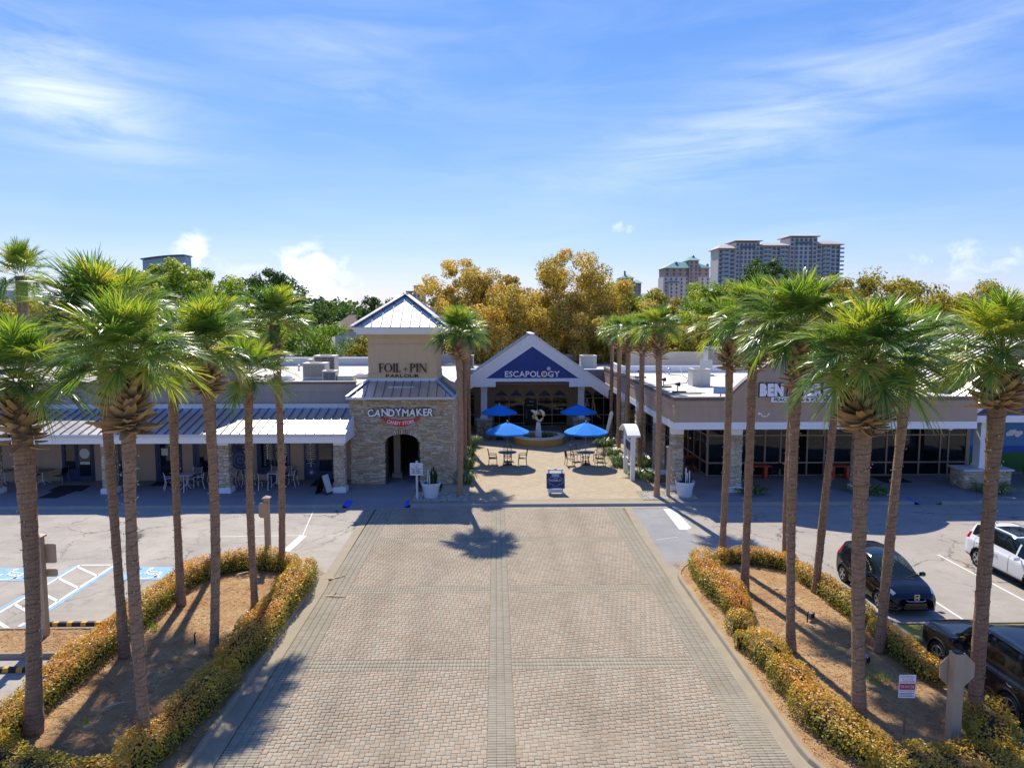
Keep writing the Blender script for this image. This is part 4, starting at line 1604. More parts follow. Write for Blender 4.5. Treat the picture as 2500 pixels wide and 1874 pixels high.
v_.box(-3, 12, 67.0, 67.1, .15, 4.0)
v_.build('interior_wall', 'dark', GB)
# escapology lettering
es = thing('gable_sign', 'white ESCAPOLOGY lettering with a target in its second last O on the blue gable', 'sign', (3.08, 59.6, 5.2))
letters(es, 'ESCAPOLOGY', 3.08, 59.56, 5.17, .50, 'letter_white', off=.022, gap=.055, width=4.66, depth=.08)
m_ = MB()
m_.lathe([(.13, 0), (.13, -.02)], (4.04, 59.5, 5.42), 18, axis='y')
m_.build('target_disc', 'gold', es)
m_ = MB()
m_.lathe([(.17, 0), (.17, -.03)], (4.47, 59.56, 5.86), 20, axis='y')
for q in (-.07, 0, .07):
    m_.box(4.47 + q - .012, 4.47 + q + .012, 59.5, 59.53, 5.73, 5.99)
m_.build('globe', 'offwhite', es)

# left wing of the court, low and dark behind the palms
LW = thing('court_wing', 'low tan wing with dark openings behind the palms on the tower side of the court', 'building', (-3.4, 56, .15))
b = MB()
b.box(-8.0, -3.2, 48.0, 64.9, 3.9, 5.25)
b.build('upper_wall', 'tan', LW)
b = MB()
b.box(-8.0, -3.1, 47.95, 64.9, 5.251, 5.40)
b.build('coping', 'white', LW)
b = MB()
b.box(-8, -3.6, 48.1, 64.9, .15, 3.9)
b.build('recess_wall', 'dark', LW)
for y_ in (50, 54, 58, 62):
    stone_pillar(LW, -3.5, y_, .56, .15, 3.6, 3.89)

# ------------------------------------------------------------------ right shop building
RB = thing('corner_shop_building', 'tan corner shop building with white band, white flat roof and glazed walk', 'building', (14, 41, .15))
XL, YF, XR = 9.98, 38.9, 27.2
b = MB()
b.box(XL, XR, YF, YF + .35, 4.27, 5.49)
b.box(XL, XL + .35, YF + .35, 64.8, 4.27, 5.49)
b.box(XL - .02, XR, YF - .02, YF, 5.12, 5.15)
b.box(XL - .02, XL, YF - .02, 64.8, 5.12, 5.15)
b.build('fascia', 'tan3', RB)
b = MB()
b.box(XL - .05, 13.2, YF - .05, YF + .4, 5.491, 5.68)
b.box(21.4, XR, YF - .05, YF + .4, 5.491, 5.68)
b.box(XL - .05, XL + .4, YF + .4, 64.8, 5.491, 5.68)
b.build('coping', 'coping', RB)
b = MB()
b.box(XL - .03, XR, YF - .03, YF + .4, 3.86, 4.269)
b.box(XL - .03, XL + .4, YF + .4, 64.8, 3.86, 4.269)
b.build('white_band', 'white', RB)
b = MB()
b.box(XL + .36, XR, YF + .36, 64.8, 5.30, 5.50)
b.build('flat_roof', 'flatroof2', RB)
b = MB()
b.box(XL + .6, XR + 6, 59.6, 59.9, 5.4, 6.08)
b.box(XL + .6, XL + .9, 59.9, 64.8, 5.4, 6.08)
b.build('roof_curb_wall', 'white', RB)
b = MB()
b.box(15, 21, 64.9, 65.2, 5.4, 7.0)
b.prism_y([(12.4, 5.4), (16.2, 5.4), (16.2, 6.6), (14.4, 7.0), (12.4, 7.0)], 66.0, 66.3)
b.build('rear_parapet', 'flatroof', RB)
pa = [(13.2 + 8.2 * i / 24, 8.0 - .128 * (13.2 + 8.2 * i / 24 - 17.3) ** 2) for i in range(25)]
b = MB()
b.prism_y([(13.2, 5.3)] + pa + [(21.4, 5.3)], YF - .021, YF + .33)
b.build('arched_parapet', 'tan3', RB)
b = MB()
for (p, q) in zip(pa[:-1], pa[1:]):
    b.hexa([(x_, y_, z_ + dz) for dz in (.002, .15) for y_ in (YF - .08, YF + .40) for x_, z_ in (p, q)])
b.build('arch_coping', 'coping', RB)
b = MB()
b.box(XL + .4, XR, YF + .4, 43.6, 3.80, 3.84)
b.box(XL + .4, 13.3, 43.6, 64, 3.80, 3.84)
b.build('walk_ceiling', 'tan', RB)
for cx, cy in ((10.42, 40.05), (10.42, 44.4), (10.42, 50.2), (10.42, 56.0), (13.72, 39.75), (20.98, 39.75)):
    so = stone_pillar(RB, cx, cy, .62, .15, 3.45, 3.859)
gx = [13.35, 15.0, 15.9, 17.0, 18.0, 18.5, 19.7, 20.8, 21.4, 22.75, 23.4, 24.8, 25.6, 26.9, 28.25, 28.78, 29.95]
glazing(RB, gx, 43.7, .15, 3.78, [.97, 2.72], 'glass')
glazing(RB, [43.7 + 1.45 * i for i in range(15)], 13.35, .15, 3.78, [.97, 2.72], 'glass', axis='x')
b = MB()
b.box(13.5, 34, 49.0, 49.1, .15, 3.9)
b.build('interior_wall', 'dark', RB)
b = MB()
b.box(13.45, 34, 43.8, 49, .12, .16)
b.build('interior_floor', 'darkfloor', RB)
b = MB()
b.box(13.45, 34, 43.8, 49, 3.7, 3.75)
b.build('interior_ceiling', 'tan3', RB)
for x_ in (14.3, 16.4, 21.8, 28.3):
    b = MB()
    b.beam((x_, 44.3, 3.55), (x_ + 1.0, 47.8, 3.55), .09, .05)
    b.build('tube_light', 'letter_white', RB)


def tee(parent, x, y, z, w, h, mat):
    m__ = MB()
    m__.prism_y([(x - w * .32, z - h), (x + w * .32, z - h), (x + w * .32, z - h * .36), (x + w * .5, z - h * .42), (x + w * .56, z - h * .2), (x + w * .22, z), (x - w * .22, z),
                 (x - w * .56, z - h * .2), (x - w * .5, z - h * .42), (x - w * .32, z - h * .36)], y, y + .06)
    return m__.build('display_shirt', mat, parent)


for x_, y_, z_, m__ in ((21.95, 44.4, 2.25, 'tee_white'), (22.45, 44.5, 2.25, 'tan2'), (22.95, 44.4, 2.25, 'tee_white'), (26.3, 44.4, 2.1, 'tee_white'), (29.2, 44.5, 1.95, 'black'),
                        (29.6, 44.5, 1.95, 'black'), (30.0, 44.5, 1.95, 'black'), (27.7, 44.7, 2.3, 'black'), (24.4, 44.6, 2.1, 'black')):
    tee(RB, x_, y_, z_, .52, .95, m__)
b = MB()
for x_ in (14.6, 17.2, 19.0, 25.5, 27.5):
    b.box(x_, x_ + 1.1, 46, 46.6, .15, 1.1)
b.build('display_counter', 'tan2', RB)
# wall spotlights on the roof edge
for x_, y_ in ((10.5, 41.3), (10.45, 44.6), (10.4, 52.0)):
    s_ = thing('roof_spotlight', {41.3: 'black spotlight on the white roof edge above the corner pillar', 44.6: 'black spotlight midway along the white roof edge over the court',
                                  52.0: 'black spotlight far along the white roof edge near the gable'}[y_], 'spotlight', (x_, y_, 5.68), group='spotlights on the roof edge')
    b = MB()
    b.box(x_ - .05, x_ + .75, y_ - .12, y_ + .12, 5.681, 5.78)
    b.build('base', 'black', s_)
    b = MB()
    b.tube([(x_ + .25, y_, 5.78), (x_ + .25, y_, 6.1)], .03, 6)
    b.lathe([(.05, -.15), (.14, .1), (.12, .14)], (x_ + .25, y_, 6.2), 10, axis='x')
    b.build('lamp_head', 'black', s_)
rp = MB()
rp.tube([(11.6 + 1.3 * math.cos(R(a)) * .9, 42.6 + .35 * math.sin(R(a)), 5.53) for a in range(0, 330, 20)], .025, 5, cap=False)
tag(rp.build('roof_cable', 'galv'), 'loose grey cable loop lying on the white roof', 'cable')
rp = MB()
rp.tube([(11.5, 48.0, 5.52), (13.5, 49.5, 5.52), (14.6, 53, 5.52), (15.0, 56, 5.52), (15.6, 59.55, 6.1)], .025, 5)
rp.tube([(13.6, 59.55, 6.1), (14.0, 57.5, 5.52), (14.9, 56.2, 5.53)], .02, 5)
tag(rp.build('roof_cable', 'black'), 'black cable running across the white roof to its back wall', 'cable')
ds = thing('satellite_dish', 'grey rectangular panel antenna on a stand on the white roof', 'antenna', (17.0, 56.5, 5.5))
b = MB()
b.box(16.5, 17.5, 56.5, 56.6, 6.0, 6.75)
b.build('panel', 'hvac', ds)
b = MB()
b.tube([(17, 56.6, 5.5), (17, 56.6, 6.2)], .05, 6)
b.box(16.3, 17.6, 56.3, 57.1, 5.5, 5.56)
b.build('stand', 'galv', ds)

bj = thing('ice_cream_sign', "white BEN & JERRY'S block letters over a white PEACE LOVE & ICE CREAM plate", 'sign', (17.3, 38.85, 5.5))
letters(bj, "BEN & JERRY'S", 17.32, 38.76, 5.80, .63, 'letter_white', off=.075, gap=.05, width=5.25, depth=.10, back='letter_dark', backoff=.05)
b = MB()
b.box(15.38, 19.22, 38.78, 38.86, 5.41, 5.71)
b.build('plate', 'letter_white', bj)
letters(bj, 'PEACE LOVE & ICE CREAM', 17.3, 38.765, 5.47, .18, 'black', off=.004, gap=.05, width=3.55, depth=.02)
for x_, lb in ((15.0, 'white reclining figure mark on the tan fascia near the white roof corner'), (19.55, 'white reclining figure mark on the tan fascia beside the big palm trunk')):
    em = thing('wall_mark', lb, 'sign', (x_, 38.85, 4.6), group='white figure marks on the fascia')
    b = MB()
    b.lathe([(.075, 0), (.075, -.03)], (x_ - .25, 38.88, 4.76), 14, axis='y')
    b.build('head_dot', 'letter_white', em)
    b = MB()
    b.beam((x_ - .15, 38.87, 4.76), (x_ - .08, 38.87, 4.60), .05, .03, (0, 1, 0))
    b.beam((x_ - .1, 38.87, 4.60), (x_ + .2, 38.87, 4.60), .03, .05)
    b.beam((x_ + .18, 38.87, 4.60), (x_ + .33, 38.87, 4.78), .05, .03, (0, 1, 0))
    b.build('body_mark', 'letter_white', em)

# ------------------------------------------------------------------ far right gabled porch
PB = thing('gabled_shop', 'shop with a steep metal gable porch, white column and painted windows', 'building', (31, 42, .15))
pax, paz, psp = 31.2, 7.6, .67


def prake(x, d=0):
    return paz - d - psp * abs(x - pax)


b = MB()
for sx in (-1, 1):
    hh = 5.25
    b.prism_y([(pax, paz), (pax + sx * hh, paz - psp * hh), (pax + sx * hh, paz - psp * hh - .42), (pax, paz - .42)], 39.3, 39.5)
b.build('rake_board', 'white', PB)
for sx in (-1, 1):
    for i in range(5):
        y0_, y1_ = 39.22 + i * .62, 39.22 + (i + 1) * .62
        m__ = MB()
        m__.prism_y([(pax, paz + .06), (pax + sx * 5.3, paz + .06 - psp * 5.3), (pax + sx * 5.3, paz - psp * 5.3), (pax, paz)], y0_, y1_)
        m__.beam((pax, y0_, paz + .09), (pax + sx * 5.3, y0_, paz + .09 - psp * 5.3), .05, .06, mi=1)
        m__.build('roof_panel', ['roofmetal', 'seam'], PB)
b = MB()
b.prism_y([(pax - 4.2, 4.6), (pax + 4.2, 4.6), (pax, 7.1)], 39.7, 39.9)
b.build('gable_panel', 'navy_sign', PB)
b = MB()
b.box(27.6, 36, 39.6, 39.95, 4.1, 4.5)
b.box(26.0, 26.3, 39.5, 43, 3.85, 4.05)
b.build('tie_beam', 'white', PB)
for cx in (28.7, 33.7):
    b = MB()
    b.box(cx - .31, cx + .31, 40.2, 40.82, 1.3, 4.1)
    b.box(cx - .36, cx + .36, 40.15, 40.87, 1.3, 1.5)
    b.box(cx - .35, cx + .35, 40.16, 40.86, 3.7, 3.78)
    b.build('column', 'white', PB)
    b = MB()
    b.box(cx - 1.5, cx + 1.5, 39.75, 41.2, 1.2, 1.3)
    b.build('pier_cap', 'offwhite', PB)
    for a in ((cx - 1.38, cx + 1.38, 39.87, 41.1),):
        bb = MB()
        bb.box(a[0], a[1], a[2], a[3], .15, 1.2)
        bb.build('pier', 'stonejoint', PB)
    stone_face(PB, '-y', 39.87, cx - 1.38, cx + 1.38, .16, 1.2, None, 0)
    stone_face(PB, '-x', cx - 1.38, 39.87, 41.1, .16, 1.2, None, 0)
b = MB()
b.box(30.0, 40, 43.75, 43.95, .15, 5.5)
b.build('wall', 'tan3', PB)
for x0_ in (30.15, 32.1, 34.0):
    m__ = MB()
    m__.box(x0_, x0_ + 1.75, 43.68, 43.72, 2.0, 3.5)
    mo = m__.build('mural_window', 'mural_sky', PB)
    m__ = MB()
    m__.box(x0_, x0_ + 1.75, 43.68, 43.72, 1.45, 1.999)
    m__.build('mural_sea', 'mural_sea', mo)
    m__ = MB()
    m__.prism_y([(x0_, .3), (x0_ + 1.75, .3), (x0_ + 1.75, 1.449), (x0_ + .9, 1.449), (x0_, 1.44)], 43.68, 43.72)
    m__.prism_y([(x0_, 1.45), (x0_ + 1.75, 1.45), (x0_ + 1.4, 1.62), (x0_ + .7, 1.58)], 43.672, 43.679)
    m__.build('mural_hill', 'mural_green', mo)
    m__ = MB()
    for q in range(5):
        m__.lathe([(.14 + .06 * (q % 2), 0), (.14 + .06 * (q % 2), -.004)], (x0_ + .5 + .2 * q, 43.672 - .005 * q, 2.75 + .08 * (q % 3)), 12, axis='y')
    m__.build('mural_cloud', 'letter_white', mo)
b = MB()
for x0_ in (30.07, 31.95, 33.9):
    b.box(x0_ - .08, x0_ + .08, 43.64, 43.74, .15, 3.7)
b.build('mullions', 'mullion', PB)
# big roof behind the porch
for i in range(26):
    y0_, y1_ = 43.2 + i * .6, 43.2 + (i + 1) * .6
    for sx in (-1, 1):
        m__ = MB()
        m__.prism_y([(34.5, 9.4), (34.5 + sx * 8.2, 5.42), (34.5 + sx * 8.2, 5.36), (34.5, 9.34)], y0_, y1_)
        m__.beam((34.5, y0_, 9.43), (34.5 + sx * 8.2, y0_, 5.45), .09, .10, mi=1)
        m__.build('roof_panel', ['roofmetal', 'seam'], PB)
b = MB()
b.prism_y([(26.3, 5.36), (42.7, 5.36), (34.5, 9.33)], 43.22, 43.3)
b.prism_y([(26.3, 5.36), (42.7, 5.36), (34.5, 9.33)], 58.7, 58.78)
b.build('roof_gable_end', 'tan3', PB)


# ------------------------------------------------------------------ palms
def frond_mesh(pitch, seed):
    """one fan leaf: petiole, curved midrib, drooping segments; lies in the XZ plane, starts at the origin"""
    r_ = random.Random(seed)
    mb = MB()
    Lp, Lc = r_.uniform(.74, .98), .46
    a = pitch
    p = Vector((0, 0, 0))
    g = .26 + .26 * max(0, math.cos(pitch))
    pet = [p.copy()]
    for i in range(6):
        p = p + Vector((math.cos(a), 0, math.sin(a))) * Lp / 6
        a -= g * .35 / 6 * (1 if a > -1.3 else 0)
        pet.append(p.copy())
    mb.tube(pet, [.026, .022, .018, .016, .014, .013, .012], 4, mi=1)
    cost = [(p.copy(), a)]
    for i in range(8):
        p = p + Vector((math.cos(a), 0, math.sin(a))) * Lc / 8
        a -= g * 1.15 / 8 * (1 if a > -1.35 else 0)
        cost.append((p.copy(), a))
    NS = 34
    for i in range(-NS, NS + 1):
        q = abs(i) / NS
        s_ = (1 - q) ** 1.15 * .98
        idx = min(7, int(s_ * 8))
        f = s_ * 8 - idx
        P0 = cost[idx][0].lerp(cost[idx + 1][0], f)
        ca = cost[idx][1] * (1 - f) + cost[idx + 1][1] * f
        T = Vector((math.cos(ca), 0, math.sin(ca)))
        N = Vector((-math.sin(ca), 0, math.cos(ca)))
        B = Vector((0, 1, 0))
        th = (i / NS) * R(132) + r_.uniform(-.05, .05)
        D = (T * math.cos(th) + B * math.sin(th) + N * (.36 * abs(math.sin(th)) + r_.uniform(-.05, .08))).normalized()
        side = N.cross(D).normalized()
        L = (.98 - .34 * q) * r_.uniform(.84, 1.12)
        w = .0185 * r_.uniform(.85, 1.2)
        dr = r_.uniform(.04, .34) + .06 * q
        vs = []
        side = (side + N * r_.uniform(-.55, .55)).normalized()
        for fr, ww in ((0, .35), (.30, .95), (.60, .85), (.84, .5), (1., .03)):
            c = P0 + D * L * fr + Vector((0, 0, -1)) * dr * L * max(0, fr - .25) ** 2 * 1.7
            vs += [tuple(c + side * w * ww), tuple(c - side * w * ww)]
        mb.add(vs, [(0, 1, 3, 2), (2, 3, 5, 4), (4, 5, 7, 6), (6, 7, 9, 8)], 0, min(.999, max(.001, .15 + .5 * r_.random())))
    return mb.mesh('frond', ['frond', 'petiole'])


PITCH = [89, 81, 73, 64, 54, 43, 31, 18, 5, -9]
FR = [[frond_mesh(R(p), 100 * i + k) for k in range(3)] for i, p in enumerate(PITCH)]
for row in FR:
    for me in row:
        me.shade_smooth()


DEAD = FR[9][0].copy()
DEAD.materials.clear()
for q_ in ('litter', 'litter'):
    DEAD.materials.append(M[q_])


def boot_mesh(seed):
    r_ = random.Random(seed)
    b = MB()
    L, w = .29 * r_.uniform(.85, 1.15), .068
    t = r_.random()
    cur = r_.uniform(.0, .10)
    vs = []
    for f, ww, th in ((0, 1.25, .03), (.4, 1.0, .022), (.75, .72, .016), (1., .5, .008)):
        zz_ = cur * f * f
        for sx in (-1, 0, 1):
            vs.append((L * f, sx * w * ww, zz_ + (.028 * abs(sx) * (1 - f * .4))))
        for sx in (1, 0, -1):
            vs.append((L * f, sx * w * ww * .95, zz_ - th + (.028 * abs(sx) * (1 - f * .4))))
    fs = []
    for i in range(3):
        for k in range(6):
            fs.append((i * 6 + k, i * 6 + (k + 1) % 6, (i + 1) * 6 + (k + 1) % 6, (i + 1) * 6 + k))
    fs.append((18, 19, 20, 21, 22, 23))
    b.add(vs, fs, 0, max(.01, t))
    return b


BOOTS = [boot_mesh(s_) for s_ in range(7)]
BOOTM = [b.mesh('leaf_base', 'boot') for b in BOOTS]


def palm(x, y, zb, zt, top, r0, label, group, nf=38, cs=1.0, boots=64, single=True, lights=None, base=.2, bow=.12, bw_=1.0, shift=(0, 0), drop=True):
    """cabbage palm: trunk foot (x, y), leaf-base collar from zb to zt, trunk head displaced by top"""
    t = thing('palm_tree', label, 'palm tree', (x, y, base), 0, group)
    rg = random.Random(int(x * 977 + y * 131))
    hb, ht = zb - base, zt - base
    n = 46
    pts, rs = [], []
    bx, by = rg.uniform(-bow, bow), rg.uniform(-bow, bow)

    def axis(z):
        f = z / ht
        return Vector((top[0] * f + bx * math.sin(math.pi * f), top[1] * f + by * math.sin(math.pi * f), z))
    for i in range(n + 1):
        z = -.15 + (ht + .25) * i / n
        f = max(0, z / ht)
        pts.append(axis(z))
        flare = 1 + .22 * math.exp(-max(0, z) * 2.2)
        neck = 1.0 + .06 * math.sin(f * 9 + x)
        r_ = r0 * flare * neck * (1.0 - .08 * f) * rg.uniform(.965, 1.035)
        q_ = min(1, max(0, (z - hb + 2.2) / 2.2))
        r_ *= .80 + .24 * q_ * q_ * (3 - 2 * q_)
        rs.append(r_)
    m_ = MB()
    m_.tube(pts, rs, 14, jit=.05)
    m_.build('trunk', 'bark', t, world=False, smooth=True)
    # collar of cut leaf bases
    mats = []
    for k in range(boots):
        f = (k + .5) / boots
        z = hb + (ht - hb) * f
        q = k * 2.39996 + rg.uniform(-.25, .25)
        tilt = R(-14 + 76 * f ** .85) + rg.uniform(-.18, .18)
        prof = (.62 + .75 * math.sin(math.pi * min(1, .22 + f * .70))) * bw_
        rr = r0 * (1.06 + .06 * prof)
        p = axis(z) + Vector((math.cos(q) * rr, math.sin(q) * rr, 0))
        sc = prof * rg.uniform(.75, 1.1) * (1.0 if rg.random() > .06 else 1.35)
        mats.append((k % 7, Matrix.Translation(p) @ Matrix.Rotation(q, 4, 'Z') @ Matrix.Rotation(-tilt, 4, 'Y') @ Matrix.Rotation(rg.uniform(-.3, .3), 4, 'X') @ Matrix.Scale(sc, 4)))
    if single:
        for k, mt in mats:
            ob = link('leaf_base', BOOTM[k], t)
            ob.matrix_local = mt
    else:
        m_ = MB()
        for k, mt in mats:
            m_.add([tuple(mt @ Vector(v)) for v in BOOTS[k].v], BOOTS[k].f, 0, max(.01, rg.random()))
        m_.build('leaf_bases', 'boot', t, world=False, kind='stuff')
    # crown
    nf = int(nf * 1.12)
    cs *= .80
    for k in range(nf):
        f = (k + .5) / nf
        pi = f ** .85 * (len(PITCH) - (.2 if drop else 2)) + rg.uniform(-.35, .35)
        pi = max(0, min(len(PITCH) - 1, int(round(pi))))
        q = k * 2.39996 + rg.uniform(-.3, .3)
        z = ht + .48 - .38 * f
        p = axis(min(z, ht + .3)) + Vector((math.cos(q), math.sin(q), 0)) * r0 * (.25 + .6 * f) + Vector((shift[0], shift[1], 0)) * (1 - f)
        if rg.random() < .035 and pi > 6:
            ob = link('dead_frond', DEAD, t, p, (rg.uniform(-.2, .2), rg.uniform(.2, .5), q), [cs * .9] * 3)
            continue
        ob = link('frond', FR[pi][rg.randrange(3)], t, p, (rg.uniform(-.16, .16), rg.uniform(-.14, .14), q), [cs * rg.uniform(.88, 1.12)] * 3)
    # string of small lights wound round the trunk
    if lights:
        l = thing('string_lights', lights, 'string lights', (x, y, base), 0, 'strings of lights wound round the palm trunks')
        wpts, bulbs = [], MB()
        turns = hb / rg.uniform(.24, .42)
        steps = int(turns * 10)
        for i in range(steps):
            f = i / steps
            z = .25 + (hb - .35) * f + .05 * math.sin(f * 61 + x)
            q = f * turns * 2 * math.pi + 1.3
            q_ = min(1, max(0, (z - hb + 2.2) / 2.2))
            rr = r0 * (1 + .22 * math.exp(-z * 2.2)) * (1.0 - .08 * z / ht) * 1.045 * (.80 + .24 * q_ * q_ * (3 - 2 * q_)) + .01
            wpts.append(axis(z) + Vector((math.cos(q), math.sin(q), 0)) * rr)
            if rg.random() < .34:
                bp = wpts[-1] + Vector((math.cos(q), math.sin(q), rg.uniform(-.5, .5))) * .025
                s_ = rg.uniform(.010, .018)
                bulbs.add([(bp.x + a * s_, bp.y + b * s_, bp.z + c * s_ * 1.5) for a, b, c in ((1, 0, 0), (0, 1, 0), (-1, 0, 0), (0, -1, 0), (0, 0, 1), (0, 0, -1))],
                          [(0, 1, 4), (1, 2, 4), (2, 3, 4), (3, 0, 4), (1, 0, 5), (2, 1, 5), (3, 2, 5), (0, 3, 5)])
        m_ = MB()
        m_.tube(wpts, .0055, 3, cap=False)
        m_.build('wire', 'wire', l, world=False)
        bulbs.build('bulbs', 'bulb', l, world=False, kind='stuff')
    return t


GL, GR, GC, GD = 'palms on the planted island by the disabled bays', 'palms on the planted island by the black hatchback', 'palms along the courtyard by the kiosk', 'palms beside the stone tower'
SL = 'strand of small lights wound up the '
ob_ = dict(lights=None)
PALMS = [
    # x, y, zb, zt, (top dx, dy), r0, label, group, extra
    (-11.12, 16.36, 7.05, 8.35, (.0, .2), .215, 'thick palm at the near corner of the island, in front of the tan signpost', GL, dict(cs=.98, nf=36)),
    (-10.94, 20.16, 8.3, 9.5, (-.25, .1), .165, 'tall palm with its crown highest above the shop canopy, in the parking side row', GL, dict(cs=1.3, nf=46, boots=40, bw_=.6)),
    (-8.02, 15.49, 7.5, 8.85, (-.1, .2), .160, 'palm with a fat tan collar of leaf bases nearest the brick road, left island', GL, dict(cs=.95, nf=42, boots=120, bw_=1.15)),
    (-10.96, 23.96, 7.6, 8.6, (.05, 0), .165, 'slim palm third along the parking side row of the left island', GL, dict(cs=.95, nf=36, boots=44, bw_=.6)),
    (-8.39, 20.31, 7.9, 8.9, (.0, .1), .165, 'palm with a round brown collar second along the brick road, left island', GL, dict(cs=.95, nf=38, boots=100)),
    (-11.30, 28.0, 8.0, 9.2, (.1, 0), .16, 'palm rising from the hedge at the far end of the parking side row, left island', GL, dict(cs=1.12, nf=36, boots=44, bw_=.6)),
    (-8.38, 23.83, 7.2, 7.9, (.05, 0), .15, 'shorter palm with a green neck third along the brick road, left island', GL, dict(cs=.88, nf=28, boots=26, bw_=.45)),
    (-8.52, 29.2 - 1.8, 8.1, 9.7, (.0, 0), .165, 'palm with a reddish collar at the far end of the row nearest the tower', GL, dict(cs=.92, nf=34, boots=56, bw_=.75)),
    (9.36, 28.3, 7.95, 9.25, (.1, 0), .17, 'palm at the far hedge corner beside the brick road, right island', GR, dict(cs=.92, nf=34, boots=90)),
    (9.09, 24.84, 8.2, 9.8, (.05, 0), .18, 'palm with a long dark cone of leaf bases second from the far end, right island', GR, dict(cs=.95, nf=34, boots=110)),
    (11.99, 28.2, 7.9, 8.8, (.1, 0), .16, 'slim palm at the far hedge beyond the black hatchback side, right island', GR, dict(cs=.9, nf=26, boots=30, bw_=.5)),
    (8.80, 20.09, 8.0, 9.5, (-.05, .1), .165, 'tall palm with a reddish tilted collar and the highest crown on the right island', GR, dict(cs=1.12, nf=44, boots=60, bw_=.8)),
    (11.62, 24.62, 7.75, 8.5, (.55, 0), .165, 'palm leaning over the black hatchback with bare trunk under a single low fan', GR, dict(cs=.9, nf=26, boots=24, bw_=.45)),
    (8.84, 16.17, 7.35, 8.75, (-.10, .2), .20, 'nearest palm by the brick road, right island, with the largest leaf base collar', GR, dict(cs=1.08, nf=46, boots=150, bw_=1.2)),
    (11.42, 19.97, 8.0, 8.7, (.50, .1), .17, 'palm leaning towards the parked cars with twisted hanging leaf bases', GR, dict(cs=1.0, nf=32, boots=40, bw_=.7)),
    (11.61, 16.07, 7.9, 8.95, (.25, .2), .195, 'palm behind the octagonal sign at the near corner of the right island', GR, dict(cs=1.0, nf=40, boots=120, bw_=1.1)),
    (9.60, 58.2, 7.9, 8.9, (0, 0), .19, 'farthest palm of the courtyard row, by the gable building', GC, dict(cs=.82, nf=30, boots=44, single=False, base=.15)),
    (9.24, 52.4, 7.8, 8.9, (0, 0), .19, 'courtyard palm second from the gable building, behind the strappy plants', GC, dict(cs=.82, nf=30, boots=44, single=False, base=.15)),
    (9.20, 48.8, 7.7, 8.9, (0, 0), .19, 'courtyard palm just behind the white directory kiosk', GC, dict(cs=.82, nf=30, boots=44, single=False, base=.15)),
    (9.28, 44.73, 7.7, 9.0, (.05, 0), .19, 'courtyard palm between the kiosk and the corner pillar', GC, dict(cs=.84, nf=32, boots=50, single=False, base=.15)),
    (8.97, 38.49, 7.85, 9.3, (-.1, 0), .19, 'courtyard palm in the gravel bed at the kerb, nearest the road', GC, dict(cs=.88, nf=34, boots=60, single=False, base=.15)),
    (-2.06, 38.93, 7.75, 9.0, (-.05, 0), .20, 'palm in the gravel bed right beside the stone tower front', GD, dict(cs=.98, nf=42, boots=66, single=False, base=.15)),
    (-2.10, 46.2, 7.7, 8.9, (.1, 0), .20, 'middle palm of the three along the side of the stone tower', GD, dict(cs=.9, nf=34, boots=50, single=False, base=.15)),
    (-2.05, 53.6, 7.6, 8.8, (.05, 0), .20, 'rearmost palm of the three along the tower side of the court', GD, dict(cs=.85, nf=30, boots=44, single=False, base=.15)),
]
for (x, y, zb, zt, top, r0, lb, gr, kw) in PALMS:
    lt = (SL + lb.split(',')[0].replace(' with ', ' having ')) if gr in (GL, GR) else None
    if lt:
        w_ = lt.split()
        lt = ' '.join(w_[:16])
        kw = dict(kw, lights=lt)
    palm(x, y, zb, zt, top, r0, lb, gr, **kw)


